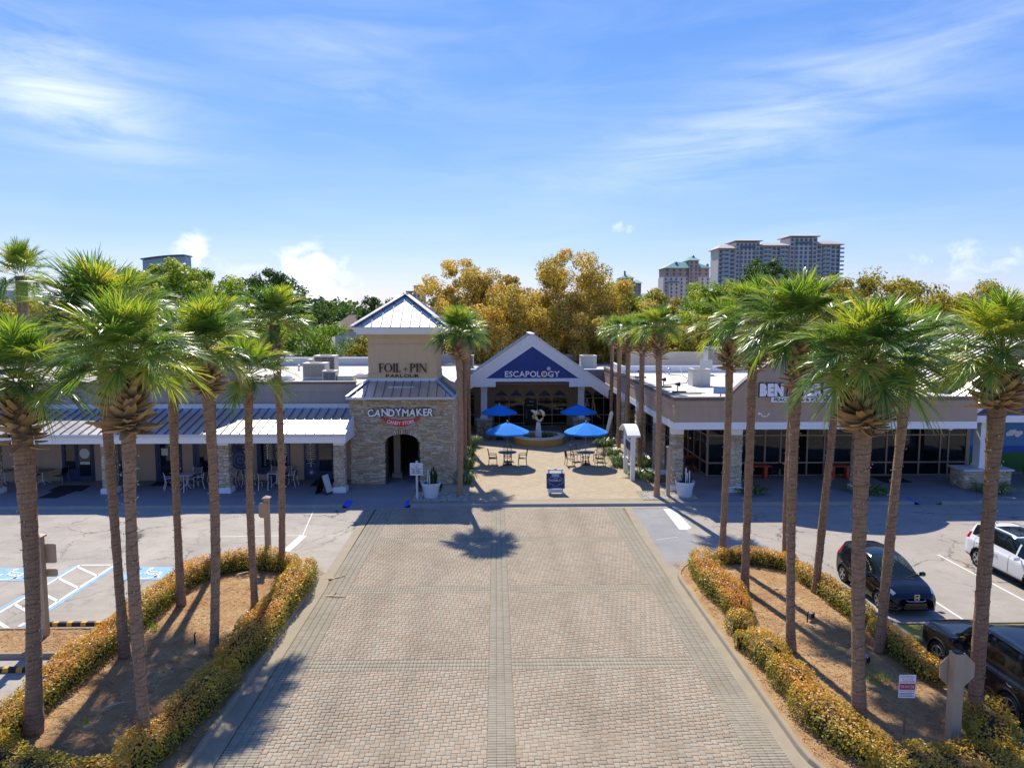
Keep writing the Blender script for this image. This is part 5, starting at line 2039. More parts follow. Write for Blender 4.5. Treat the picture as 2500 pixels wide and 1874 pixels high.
# ------------------------------------------------------------------ hedges and beds
def hedge(label, pts, w, h, dens=760, orange=.5, group='clipped golden hedges round the islands', name='hedge', cat='hedge', z0=.12, lump=.10, size=.072):
    """rounded hedge along a polyline: twig core and thousands of leaves"""
    P = [Vector(p) for p in pts]
    t = thing(name, label, cat, (P[0].x, P[0].y, z0), 0, group)
    segs = [(P[i], P[i + 1]) for i in range(len(P) - 1)] if len(P) > 1 else [(P[0] - Vector((.01, 0)), P[0] + Vector((.01, 0)))]
    lens = np.array([(b - a).length for a, b in segs])
    L = lens.sum()
    nl = int((L * (w * .9 + 2 * h * .85) + math.pi * w * h * .75) * dens)
    # sample along the path, including the round ends
    s_ = RNG.uniform(-w * .5, L + w * .5, nl)
    cum = np.concatenate([[0], np.cumsum(lens)])
    sc = np.clip(s_, 0, L - 1e-6)
    idx = np.clip(np.searchsorted(cum, sc, side='right') - 1, 0, len(segs) - 1)
    A = np.array([(a.x, a.y) for a, b in segs])
    Bv = np.array([(b.x, b.y) for a, b in segs])
    D = (Bv - A) / np.maximum(1e-6, np.linalg.norm(Bv - A, axis=1, keepdims=True))
    c = A[idx] + D[idx] * (sc - cum[idx])[:, None]
    d = D[idx]
    nrm = np.stack([-d[:, 1], d[:, 0]], 1)
    over = np.where(s_ < 0, s_, np.where(s_ > L, s_ - L, 0.)) / (w * .5)
    th = RNG.uniform(-.12, math.pi + .12, nl)                   # round the section, ground to ground
    cx_, sx_ = np.cos(th), np.sin(th)
    ex = .62
    lat = np.sign(cx_) * np.abs(cx_) ** ex
    ver = np.abs(sx_) ** ex
    endf = np.sqrt(np.clip(1 - over ** 2, 0, 1))
    ph = c[:, 0] * 2.1 + c[:, 1] * 1.7
    lum = 1 + lump * (np.sin(ph) + .7 * np.sin(ph * 2.3 + lat * 2)) * .8
    depth = RNG.uniform(.72, 1.06, nl)
    X = c + nrm * (lat * w * .5 * endf * lum * depth)[:, None] + d * (over * w * .5)[:, None]
    Z = ver * h * (.55 + .45 * endf) * lum * depth + .03
    N = np.stack([nrm[:, 0] * cx_ + d[:, 0] * over, nrm[:, 1] * cx_ + d[:, 1] * over, sx_ + .15], 1) + RNG.normal(size=(nl, 3)) * .55
    pos = np.stack([X[:, 0] - P[0].x, X[:, 1] - P[0].y, Z], 1)
    patch = .5 + .5 * np.sin(ph * .9 + 1.3) * np.sin(ph * .37)
    tint = np.clip(.18 + .50 * orange * (sx_ ** 2) + .28 * patch * sx_ + RNG.normal(size=nl) * .15, .01, .99)
    V, F, T = leaves(pos, N, RNG.uniform(.75, 1.25, nl) * size, tint, .55)
    link('foliage', np_mesh('foliage', V, F, 'hedge', T), t)
    # twig core
    m_ = MB()
    steps = max(3, int(L / .3))
    ring = []
    for i in range(steps + 1):
        q = L * i / steps
        k = min(len(segs) - 1, int(np.searchsorted(cum, q, side='right') - 1))
        a, b = segs[k]
        dd = (b - a).normalized()
        pc = a + dd * (q - cum[k])
        nn = Vector((-dd.y, dd.x))
        e = .55 if i in (0, steps) else 1
        ring.append([(pc.x + nn.x * w * .34 * e * lx - P[0].x, pc.y + nn.y * w * .34 * e * lx - P[0].y, h * .72 * lz * (.8 if e < 1 else 1)) for lx, lz in
                     ((-.9, 0), (-1, .35), (-.9, .75), (-.5, 1), (.5, 1), (.9, .75), (1, .35), (.9, 0))])
    vs = [v for r_ in ring for v in r_]
    fs = [(i * 8 + k, i * 8 + k + 1, (i + 1) * 8 + k + 1, (i + 1) * 8 + k) for i in range(steps) for k in range(7)]
    fs += [tuple(range(7, -1, -1)), tuple(steps * 8 + k for k in range(8))]
    m_.add(vs, fs)
    m_.build('twigs', 'twig', t, world=False)
    return t


hedge('long golden orange hedge along the disabled bays, left island', [(-11.75, 16.0), (-11.78, 19.0), (-11.74, 22), (-11.7, 25.2)], 1.0, .72, orange=.75)
hedge('curved orange hedge round the far end of the left island, behind its last palms', [(-11.6, 25.6), (-11.3, 26.7), (-10.4, 27.55), (-9.2, 27.65), (-8.2, 27.2)], .95, .74, orange=.8)
hedge('thick golden hedge along the brick road at the far half of the left island', [(-7.45, 26.6), (-7.3, 25.6), (-7.35, 23.2), (-7.4, 20.2), (-7.5, 19.5)], 1.15, .76, orange=.7)
hedge('shorter golden hedge along the brick road at the near half of the left island', [(-7.4, 18.4), (-7.55, 17.2), (-7.7, 15.7), (-7.95, 14.9)], .95, .74, orange=.6)
hedge('low green gold hedge across the near end of the left island', [(-8.6, 14.2), (-9.6, 14.3), (-10.6, 14.6), (-11.7, 15.2), (-12.0, 13.8)], 1.3, .55, orange=.35)
hedge('thick orange hedge beside the brick road at the far corner of the right island', [(8.15, 27.1), (7.95, 26.0), (8.0, 24.6), (8.15, 23.4), (8.1, 22.7)], 1.05, .78, orange=.85)
hedge('small round golden bush alone past the end of the orange hedge', [(7.72, 21.5), (7.78, 21.35)], .85, .62, orange=.6, name='bush', cat='bush', group='separate golden bushes along the brick road')
hedge('tiny golden sprig of bush beside the pair of bushes on the kerb', [(7.40, 20.4), (7.41, 20.32)], .42, .5, orange=.4, name='bush', cat='bush', group='separate golden bushes along the brick road')
hedge('farther of two touching golden bushes midway along the right island kerb', [(7.85, 19.9), (7.9, 19.1)], 1.05, .72, orange=.6, name='bush', cat='bush', group='separate golden bushes along the brick road')
hedge('nearer of two touching golden bushes midway along the right island kerb', [(7.9, 18.3), (7.95, 17.7)], 1.05, .70, orange=.6, name='bush', cat='bush', group='separate golden bushes along the brick road')
hedge('rounded golden hedge in front of the largest-collared palm, right island', [(7.9, 16.7), (8.05, 15.7), (8.4, 14.9)], 1.1, .70, orange=.55)
hedge('low green gold hedge across the near end of the right island', [(8.9, 14.4), (9.9, 14.15), (11.0, 14.4)], 1.25, .55, orange=.35)
hedge('golden hedge wrapped round the octagonal sign palm at the near corner', [(11.35, 15.1), (11.8, 15.7), (12.0, 16.3)], 1.05, .62, orange=.5)
hedge('low golden hedge beside the dark off-roader', [(12.05, 18.2), (11.95, 19.0), (11.95, 20.1), (12.05, 21.1)], .8, .52, orange=.5)
hedge('low golden hedge beside the black hatchback', [(12.0, 22.0), (11.95, 23.3), (11.9, 24.6), (11.75, 25.9)], .8, .62, orange=.55)
hedge('yellow hedge running across the far end of the right island', [(9.2, 27.75), (10.0, 27.9), (11.0, 27.5), (11.6, 26.9)], .75, .62, orange=.6)


def straps(label, x, y, rad, n, h, name='strappy_plant', group='strappy green plants in the courtyard beds', z=.15):
    t = thing(name, label, 'plant', (x, y, z), 0, group)
    m_ = MB()
    for i in range(n):
        q = random.uniform(0, 2 * math.pi)
        r0 = rad * math.sqrt(random.random()) * .55
        bx, by = r0 * math.cos(q), r0 * math.sin(q)
        q += random.uniform(-.6, .6)
        L, hh, w = rad * random.uniform(.5, .85), h * random.uniform(.7, 1.1), .03
        dx_, dy_ = math.cos(q), math.sin(q)
        vs = []
        for f, zz_ in ((0, 0), (.35, .8), (.7, 1.), (1., .62)):
            ww = w * (1 - .85 * f ** 2)
            vs += [(bx + dx_ * L * f - dy_ * ww, by + dy_ * L * f + dx_ * ww, hh * zz_), (bx + dx_ * L * f + dy_ * ww, by + dy_ * L * f - dx_ * ww, hh * zz_)]
        m_.add(vs, [(0, 1, 3, 2), (2, 3, 5, 4), (4, 5, 7, 6)], 0, random.uniform(.05, .95))
    m_.build('foliage', 'strap', t, world=False)
    m_ = MB()
    m_.lathe([(rad * .25, 0), (rad * .2, h * .2), (rad * .08, h * .3)], (0, 0, 0), 10)
    m_.build('crown_base', 'twig', t, world=False)
    return t


for a in (('broad strappy plant beyond the kiosk, at the foot of the second court palm', 8.55, 54.4, .95, 190, .6),
          ('small strappy plant with a kerbed edge beside the court palm', 8.55, 50.9, .75, 140, .42),
          ('strappy plant immediately behind the white kiosk', 8.35, 46.9, .85, 180, .62),
          ('dark strappy plant between kiosk and corner pillars', 10.0, 46.9, .9, 150, .55),
          ('strappy plant at the foot of the kiosk posts', 8.95, 43.4, .9, 150, .42),
          ('strappy plant against the corner pillar plinth', 9.75, 42.3, .7, 120, .4),
          ('pale strappy plant farthest back along the tower side', -1.9, 54.3, .85, 170, .75),
          ('clump of strappy leaves by the boulder-like shrub on the tower side', -1.95, 50.7, .6, 110, .6),
          ('strappy plant midway down the tower side', -1.95, 46.4, .8, 160, .7),
          ('strappy plant at the tower corner nearest the gravel bed', -1.85, 42.0, .7, 140, .65)):
    straps(*a)
for a in (('dark ground-cover mat round the pillar base outside the ice cream shop', 14.6, 39.3, 1.1, 160, .3), ('dark ground-cover mat round the pillar base outside the shirt shop', 21.4, 39.2, 1.3, 190, .3),
          ('dark plants along the painted shop pier', 28.6, 39.3, 1.4, 200, .45)):
    straps(*a, name='ground_cover', group='dark ground-cover patches by the pillars')

# pine straw needles, twigs and fallen bits
nN = 26000
for name, poly, n_ in (('pine_straw', (-12.1, -6.85, 13.4, 27.6), 15000), ('pine_straw', (7.25, 12.3, 13.4, 28.1), 14000), ('pine_straw', (-24, -12.9, 20.5, 22.1), 5000)):
    x0, x1, y0, y1 = poly
    P = np.stack([RNG.uniform(x0, x1, n_), RNG.uniform(y0, y1, n_), RNG.uniform(.112, .165, n_)], 1)
    a = RNG.uniform(0, math.pi, n_)
    L = RNG.uniform(.07, .2, n_)
    d = np.stack([np.cos(a), np.sin(a), RNG.uniform(-.18, .18, n_)], 1) * L[:, None] / 2
    s_ = np.stack([-np.sin(a), np.cos(a), np.zeros(n_)], 1) * RNG.uniform(.003, .009, n_)[:, None]
    V = np.stack([P - d - s_, P - d + s_, P + d + s_ * .5, P + d - s_ * .5], 1).reshape(-1, 3)
    link(name, np_mesh(name, V, np.arange(4 * n_).reshape(n_, 4), 'needle', RNG.random(n_)), None, kind='stuff')
for lb, x, y, q, L in (('curled pale frond base lying on the straw near the thick corner palm', -9.9, 17.2, .5, .5), ('tan frond base on the straw by the near hedge, left island', -9.3, 15.1, -.4, .5),
                       ('white frond scrap by the far hedge, left island', -10.0, 26.6, .3, .6), ('long pale frond stem on the kerb beside the brick road', -6.2, 24.9, -.25, .75),
                       ('pale split frond scrap on the concrete strip', -6.35, 26.6, .5, .5), ('dry frond base on the straw midway, right island', 10.6, 17.6, .6, .4),
                       ('white curved frond scrap on the straw at the far end, right island', 10.1, 24.6, -.3, .5), ('small white scrap on the brick road edge', -5.95, 25.0, 1.0, .16)):
    m_ = MB()
    z = .03 if abs(x) < 6.9 else .24
    d = Vector((math.cos(q), math.sin(q), 0))
    m_.beam((x, y, z), (x + d.x * L * .6, y + d.y * L * .6, z + .05), .07, .02, w1=.05)
    m_.beam((x + d.x * L * .6, y + d.y * L * .6, z + .05), (x + d.x * L, y + d.y * L + .05, z + .0), .05, .02, w1=.012)
    tag(m_.build('frond_scrap', 'litter'), lb, 'fallen frond', 'fallen frond scraps')
for lb, x, y, rot, h in (('short black stake light in the straw, left island far end', -9.65, 23.6, 0, .3), ('short black stake light in the straw by the middle palms, left island', -9.2, 20.9, 0, .3),
                         ('black stake light beside the second road palm, right island', 10.15, 22.0, 0, .3)):
    m_ = MB()
    m_.tube([(x, y, .15), (x, y, .18 + h), (x + .03, y - .02, .22 + h)], [.02, .02, .03], 6)
    tag(m_.build('stake_light', 'black'), lb, 'garden light', 'stake lights in the straw')
for lb, x, y in (('small grey ground spotlight box in the straw, right island', 10.35, 22.2), ('grey landscape light box on the straw mid island', 10.6, 19.2)):
    t = thing('ground_spotlight', lb, 'spotlight', (x, y, .2), .5, 'ground spotlights')
    m_ = MB()
    m_.box(-.10, .10, -.08, .08, 0, .2)
    m_.build('case', 'galv', t, world=False)
    m_ = MB()
    m_.box(-.08, .08, -.085, -.081, .04, .17)
    m_.build('lens', 'rubber', t, world=False)
for lb, x, y, n_ in (('bright green weed tuft by the parking side hedge, left island', -11.0, 22.0, 40), ('small green weed in the straw, left island', -10.0, 16.6, 26),
                     ('pale green weed tuft by the low hedge near the tow sign', 10.4, 18.2, 90)):
    m_ = MB()
    for i in range(n_):
        q, r_ = random.uniform(0, 6.28), random.uniform(0, .22 if n_ < 60 else .5)
        bx, by = x + r_ * math.cos(q), y + r_ * math.sin(q)
        ex, ey = random.uniform(-.07, .07), random.uniform(-.07, .07)
        m_.add([(bx - .008, by, .18), (bx + .008, by, .18), (bx + ex, by + ey, .18 + random.uniform(.1, .24))], [(0, 1, 2)], 0, random.uniform(.05, .95))
    tag(m_.build('weed_tuft', 'sprout'), lb, 'weed', 'weeds in the straw')


# ------------------------------------------------------------------ background trees
def tree(label, x, y, top, cr, mat, group, bot=None, n=9000, leaf=.34, lobes=16, squash=1.0, name='tree', gaps=.75, base=0.):
    t = thing(name, label, 'tree', (x, y, base), 0, group)
    rg = np.random.default_rng(int(abs(x) * 31 + y * 7 + cr * 100))
    bot = bot if bot is not None else top * .25
    cz, rz = (top + bot) / 2, (top - bot) / 2
    # boughs: clusters spread through the crown, denser towards its skin
    cl = []
    while len(cl) < lobes * 7:
        v = rg.normal(size=3)
        v /= np.linalg.norm(v)
        r_ = rg.uniform(.35, 1.0) ** .5
        p = v * r_
        if p[2] < -.75:
            continue
        w = 1 + .22 * math.sin(3 * math.atan2(v[1], v[0]) + x) + .12 * math.sin(5 * v[2] + y)
        cl.append((p[0] * cr * w * (1 - .15 * max(0, p[2])), p[1] * cr * w, cz + p[2] * rz * (1 + .10 * math.sin(4 * v[0] + x))))
    cl = np.array(cl)
    csz = rg.uniform(.13, .26, len(cl)) * cr
    idx = rg.integers(0, len(cl), n)
    off = rg.normal(size=(n, 3))
    off /= np.linalg.norm(off, axis=1, keepdims=True)
    rad = rg.uniform(.3, 1.0, n) ** .6
    P = cl[idx] + off * (rad * csz[idx])[:, None] * np.array([1, 1, .75])
    N = off + rg.normal(size=(n, 3)) * .5 + np.array([0, 0, .35])
    tint = np.clip(rg.random(len(cl))[idx] * .55 + .22 + rg.normal(size=n) * .13 + .12 * off[:, 2], .01, .99)
    V, F, T = leaves(P, N, rg.uniform(.7, 1.3, n) * leaf, tint, .6)
    link('crown', np_mesh('crown', V, F, mat, T), t)
    m_ = MB()
    r0 = max(.16, top * .018)
    m_.tube([(0, 0, -.1), (.1, .05, bot * .6), (0, .1, bot + .3 * rz), (.1, 0, cz + .3 * rz)], [r0 * 1.3, r0, r0 * .8, r0 * .35], 8)
    for k in range(10):
        q = cl[rg.integers(0, len(cl))]
        z0 = bot * .7 + (cz - bot * .7) * rg.random()
        s_ = Vector((0, 0, z0))
        e = Vector(q)
        m_.tube([s_, s_.lerp(e, .5) + Vector((0, 0, -.06 * cr)), e], [r0 * .45, r0 * .3, r0 * .1], 5)
    m_.build('trunk', 'treebark', t, world=False)
    return t


G1 = 'trees behind the shops'
tree('golden oak with a broken outline behind the tower, taller of the two golden oaks there', -3.6, 86, 16.9, 5.8, 'oak', G1, 6.0, 30000, .27)
tree('small sparse golden oak between the two large ones', 1.8, 88, 15.4, 3.8, 'oak', G1, 6, 15000, .26)
tree('largest golden oak, rounded, behind the blue gable', 9.4, 84, 17.4, 7.2, 'oak', G1, 4.0, 46000, .27)
tree('low golden oak behind the ridge of the gable roof', 2.0, 80, 13.0, 5.8, 'oak', G1, 3.2, 30000, .26)
tree('low pale golden oak at the foot of the largest one', 9.5, 80.2, 12.4, 6.4, 'oak', G1, 3.0, 32000, .26)
tree('yellow oak directly behind the tower palm', -4.2, 81, 12.4, 4.8, 'oak', G1, 3, 22000, .26)
tree('yellow green tree between the golden oak and the distant condos', 16.5, 92, 14.4, 4.8, 'greenleaf', G1, 4, 14000, .35)
tree('olive bush screen behind the white roof, by the corner shop', 17.5, 74, 9.8, 4.6, 'oakgreen', G1, 2, 16000, .29)
tree('olive tree screen behind the white roof, under the court palms', 13.4, 81, 10.2, 4.0, 'oakgreen', G1, 2, 14000, .29)
tree('olive tree screen behind the arched parapet', 22.5, 74, 10.6, 4.8, 'oakgreen', G1, 2, 16000, .3)
tree('yellow green crown behind the arched parapet palms', 26, 82, 14.2, 5.5, 'greenleaf', G1, 3, 18000, .34)
tree('broad yellow olive tree behind the big metal roof', 37, 84, 15.8, 7.4, 'oakgreen', G1, 3, 26000, .36)
tree('green gold tree farther right behind the big metal roof', 48, 86, 15.6, 7.2, 'oakgreen', G1, 3, 24000, .36)
tree('olive crown at the right rim behind the metal roof', 57, 84, 14.0, 6.5, 'oakgreen', G1, 2, 18000, .36)
tree('bright green yellow tree just right of the largest golden oak', 15.2, 88, 14.6, 4.2, 'greenleaf', G1, 4, 18000, .3)
tree('olive tree between the court palms and the smaller condo', 20.5, 90, 13.6, 4.6, 'oakgreen', G1, 3, 18000, .3)
tree('yellow olive tree below the large condo', 28.5, 96, 14.6, 5.2, 'greenleaf', G1, 4, 20000, .32)
tree('olive green tree right of the dark pine', 40.5, 92, 14.8, 5.0, 'oakgreen', G1, 3, 20000, .32)
tree('dark pine standing above the palms before the large condo', 34.5, 90, 18.2, 4.2, 'pine', G1, 8, 9000, .30)
tree('dark green tree with a thin top behind the big metal roof', 43.5, 97, 17.0, 5.4, 'pine', G1, 5, 14000, .34)
tree('dark round tree at the foot of the smaller condo', 22.2, 108, 13.6, 3.6, 'pine', G1, 6, 6000, .33)
tree('dark pine with a rounded top behind the shop palms, left of the tower', -29.5, 94, 16.6, 4.8, 'pine', G1, 7, 15000, .33)
tree('dark green round tree close behind the tower roof', -19.6, 118, 14.4, 3.6, 'pine', G1, 6, 7000, .34)
tree('bright yellow green hedge tree behind the shop roof vents', -19.5, 72, 10.2, 5.0, 'greenleaf', G1, 2.0, 16000, .3)
tree('olive bushy tree next to the tower behind the shop roof', -11.8, 72, 9.6, 3.8, 'oakgreen', G1, 2.0, 13000, .28)
tree('yellow green tree behind the middle of the long shop roof', -29, 76, 14.6, 5.5, 'greenleaf', G1, 3.5, 17000, .33)
tree('tall yellow green tree behind the parking side palms', -37.5, 80, 16.2, 6.2, 'greenleaf', G1, 4, 22000, .36)
tree('dense green tree in front of the low blue curved roof', -38.0, 86, 16.6, 5.0, 'greenleaf', G1, 3, 20000, .36)
tree('dense green tree just left of the low blue curved roof', -43.5, 88, 15.8, 4.8, 'oakgreen', G1, 3, 16000, .36)
tree('olive tree behind the far left of the long roof', -50, 76, 12.5, 6.0, 'oakgreen', G1, 3, 9000, .31)
tree('golden green shrub tree at the far left behind the nearest palm', -33, 57 + 13, 9.6, 4.6, 'oakgreen', G1, 2, 7000, .28)
tree('dark olive tree filling the gap at the far left edge', -60, 84, 12.5, 6.5, 'oakgreen', G1, 3, 9000, .33)
for i in range(6):
    tree(['distant dark pine, tallest of the row left of the tower', 'distant dark pine beside the brown roof', 'distant pine just left of the round dark tree', 'distant pine behind the shop vents',
          'distant pine half hidden by the far palms', 'distant pine low on the horizon left of the tower'][i], -66 + i * 7.5, 190 + (i * 37) % 30, [15, 14.2, 14.8, 13.2, 14, 13][i], 6, 'pine',
         'distant pines on the horizon', 4, 2600, .7)
mbw = []
nW = 42000
xs = RNG.uniform(-420, 420, nW)
ys = RNG.uniform(215, 330, nW)
hs = 14.0 + 2.2 * np.sin(xs * .07) + 1.6 * np.sin(xs * .19 + 1) + RNG.normal(size=nW) * .7
zz_ = hs * RNG.uniform(.35, 1, nW) ** .5
V, F, T = leaves(np.stack([xs, ys, zz_], 1), RNG.normal(size=(nW, 3)) + np.array([0, -.4, .6]), RNG.uniform(1.3, 2.6, nW), RNG.random(nW), .7)
link('treeline', np_mesh('treeline', V, F, 'pine', T), None, kind='stuff')

# tall fan palm far left
t = thing('fan_palm', 'distant stout fan palm with tufted crown standing alone at the far left', 'palm tree', (-39.5, 60, 0))
m_ = MB()
m_.tube([(0, 0, 0), (.1, 0, 6), (.05, 0, 13.6)], [.55, .45, .40], 12, jit=.05)
m_.build('trunk', 'bark', t, world=False, smooth=True)
for k in range(34):
    f = k / 34
    q = k * 2.39996
    link('frond', FR[min(9, int(f * 10))][k % 3], t, (math.cos(q) * .3, math.sin(q) * .3, 13.5 + .6 * (1 - f)), (random.uniform(-.2, .2), .5 if k > 25 else 0, q), [1.3] * 3)


# ------------------------------------------------------------------ courtyard furniture
def umbrella(label, x, y, rim=2.42, top=3.06, r=1.52, n=8, rot=.2, group='blue umbrellas in the courtyard'):
    t = thing('umbrella', label, 'umbrella', (x, y, .15), rot, group)
    zr, zt = rim - .15, top - .15
    m_ = MB()
    ang = [2 * math.pi * k / n for k in range(n)]
    vs = [(0, 0, zt)]
    for f in (.35, .7, 1.0):
        for k in range(2 * n):
            q = math.pi * k / n
            rr = r * f * (1 if k % 2 == 0 else (.965 if f > .5 else .985))
            z = zt - (zt - zr) * (f ** 1.12) - (.0 if k % 2 == 0 else .03 * f)
            vs.append((rr * math.cos(q), rr * math.sin(q), z))
    N2 = 2 * n
    fs = [(0, 1 + k, 1 + (k + 1) % N2) for k in range(N2)]
    for a in range(2):
        for k in range(N2):
            fs.append((1 + a * N2 + k, 1 + (a + 1) * N2 + k, 1 + (a + 1) * N2 + (k + 1) % N2, 1 + a * N2 + (k + 1) % N2))
    for k in range(N2):     # short valance
        v0, v1 = vs[1 + 2 * N2 + k], vs[1 + 2 * N2 + (k + 1) % N2]
        o = len(vs)
        vs += [(v0[0], v0[1], v0[2] - .09), (v1[0], v1[1], v1[2] - .09)]
        fs.append((1 + 2 * N2 + k, o, o + 1, 1 + 2 * N2 + (k + 1) % N2))
    m_.add(vs, fs)
    m_.build('canopy', 'umb', t, world=False)
    m_ = MB()
    m_.tube([(0, 0, 0), (0, 0, zt - .02)], .024, 8)
    m_.build('pole', 'galv', t, world=False)
    m_ = MB()
    m_.lathe([(.02, 0), (.05, .03), (.05, .07), (.02, .12), (.0, .13)], (0, 0, zt), 10)
    m_.build('finial', 'chairwhite', t, world=False)
    for k in range(n):
        q = ang[k]
        m_ = MB()
        m_.beam((0, 0, zt - .05), (r * .97 * math.cos(q), r * .97 * math.sin(q), zr - .01), .02, .02)
        m_.beam((0, 0, zr - .1), (r * .5 * math.cos(q), r * .5 * math.sin(q), (zr + zt) / 2 - .06), .015, .015)
        m_.build('rib', 'galv', t, world=False)
    m_ = MB()
    m_.lathe([(.34, 0), (.33, .06), (.07, .10), (.05, .28)], (0, 0, 0), 18)
    m_.build('base', 'iron', t, world=False)
    return t


def slab_table(label, x, y, group, top='tabletop', r=.62, h=.86):
    t = thing('round_table', label, 'table', (x, y, .15), 0, group)
    m_ = MB()
    m_.lathe([(.06, h - .03), (r, h - .03), (r + .015, h - .01), (r, h + .01), (.06, h + .012)], (0, 0, 0), 28)
    m_.build('tabletop', top, t, world=False)
    for k in range(4):
        q = math.pi / 4 + k * math.pi / 2
        c, s_ = math.cos(q), math.sin(q)
        m_ = MB()
        m_.tube([(.42 * c, .42 * s_, 0), (.26 * c, .26 * s_, .25), (.24 * c, .24 * s_, .55), (.40 * c, .40 * s_, h - .03)], .022, 6)
        m_.build('leg', 'iron', t, world=False)
    m_ = MB()
    for z in (.16, .5):
        m_.lathe([(.27, z), (.29, z + .02), (.27, z + .04)], (0, 0, 0), 18, cap=False)
    m_.build('ring', 'iron', t, world=False)
    return t


def iron_chair(label, x, y, rz, group):
    """cast metal armchair with a barred back; front looks along its own +Y"""
    t = thing('cast_armchair', label, 'chair', (x, y, .15), rz, group)
    m_ = MB()
    m_.box(-.27, .27, -.26, .27, .46, .50)
    m_.build('seat', 'ironlight', t, world=False)
    for sx in (-1, 1):
        m_ = MB()
        m_.tube([(sx * .27, -.30, 0), (sx * .26, -.25, .46), (sx * .25, -.34, 1.05)], .022, 6)
        m_.build('rear_leg', 'iron', t, world=False)
        m_ = MB()
        m_.tube([(sx * .28, .27, 0), (sx * .27, .25, .48), (sx * .30, .20, .72)], .020, 6)
        m_.build('front_leg', 'iron', t, world=False)
        m_ = MB()
        m_.tube([(sx * .30, .24, .71), (sx * .31, .0, .75), (sx * .265, -.29, .74)], .022, 6)
        m_.build('armrest', 'iron', t, world=False)
    m_ = MB()
    m_.tube([(-.25, -.34, 1.04), (-.12, -.37, 1.10), (.12, -.37, 1.10), (.25, -.34, 1.04)], .022, 6)
    m_.beam((-.26, -.27, .58), (.26, -.27, .58), .03, .03)
    for k in range(6):
        x_ = -.19 + .076 * k
        m_.beam((x_, -.28, .58), (x_, -.355, 1.07), .016, .016)
    m_.beam((-.25, -.31, .86), (.25, -.31, .86), .02, .02)
    m_.build('backrest', 'iron', t, world=False)
    return t


GU = 'courtyard tables under the front umbrellas'
umbrella('blue umbrella over the table with three chairs, nearer the tower', .76, 47.45, rot=.25)
umbrella('blue umbrella over the table with four chairs, nearer the kiosk', 6.1, 47.3, rot=.15)
umbrella('blue umbrella before the left gable column, beyond the round planter', .26, 57.5, rot=.5)
umbrella('blue umbrella before the right gable column, one side of it in shade', 6.78, 57.5, rot=.6)
slab_table('round grey table with three cast chairs, nearer the tower', .76, 47.45, GU)
slab_table('round grey table with four cast chairs, nearer the kiosk', 6.1, 47.3, GU)
slab_table('round table in the shade behind the planter, before the left gable column', .26, 57.5, 'shaded tables behind the planter')
slab_table('round table in the shade behind the planter, before the right gable column', 6.78, 57.5, 'shaded tables behind the planter')
GCH = 'cast armchairs round the courtyard tables'
for lb, x, y, rz in (('cast armchair on the tower side of the three-chair table', -.22, 47.3, -90), ('cast armchair on the sunny far side of the three-chair table', .8, 48.75, 180),
                     ('cast armchair on the planter side of the three-chair table, facing the tower', 1.78, 47.3, 90),
                     ('cast armchair turned sideways at the tower side of the four-chair table', 5.0, 47.05, -80), ('cast armchair behind the four-chair table, nearest the planter', 5.55, 48.55, 200),
                     ('cast armchair behind the four-chair table, nearest the court palms', 7.15, 48.35, 150), ('cast armchair at the kiosk side of the four-chair table', 7.05, 47.05, 100),
                     ('cast armchair in shade behind the planter, left gable column', -.7, 57.3, -90), ('cast armchair in shade behind the planter, by the left umbrella pole', 1.2, 57.3, 90),
                     ('cast armchair in shade by the right rear umbrella pole', 5.8, 57.3, -90), ('cast armchair in shade behind the planter, towards the farthest court palm', 7.7, 57.3, 90)):
    iron_chair(lb, x, y, R(rz), GCH)

pl = thing('round_planter', 'low round ochre planter ring with cream cap around the sculpture', 'planter', (3.42, 55.95, .15))
m_ = MB()
m_.lathe([(2.05, 0), (2.05, .55), (1.42, .55), (1.42, .3), (1.42, 0)], (0, 0, 0), 56, cap=False)
m_.build('wall', 'planter', pl, world=False, smooth=False)
m_ = MB()
m_.lathe([(2.10, .552), (2.10, .63), (1.38, .63), (1.38, .552), (2.10, .552)], (0, 0, 0), 56, cap=False)
m_.build('cap', 'plantercap', pl, world=False)
m_ = MB()
m_.lathe([(0.001, .42), (1.4, .40)], (0, 0, 0), 30, cap=False)
m_.build('soil', 'twig', pl, world=False)
hedge('yellow green low shrubs in the planter on the tower side of the pedestal', [(2.35, 56.0), (2.7, 55.5)], .95, .42, 420, .35, 'planter shrubs', 'shrub', 'shrub', .55, size=.09)
hedge('dark green low shrubs in the planter on the kiosk side of the pedestal', [(4.0, 56.3), (4.5, 55.8)], .95, .42, 420, -.3, 'planter shrubs', 'shrub', 'shrub', .55, size=.09)
sc = thing('sculpture', 'ivory sculpture of curling leaping shapes on a tapering white pedestal', 'sculpture', (3.38, 55.9, .5))
m_ = MB()
m_.hexa([(sx * w, sy * w, z) for z, w in ((0, .29), (1.28, .155)) for sy in (-1, 1) for sx in (-1, 1)])
m_.box(-.17, .17, -.17, .17, 1.28, 1.32)
m_.build('pedestal', 'ceramic', sc, world=False)
m_ = MB()


def curl(pts, ws):
    """flattened curling fin: tube widened in the X-Z plane"""
    m_.tube(pts, ws, 10)


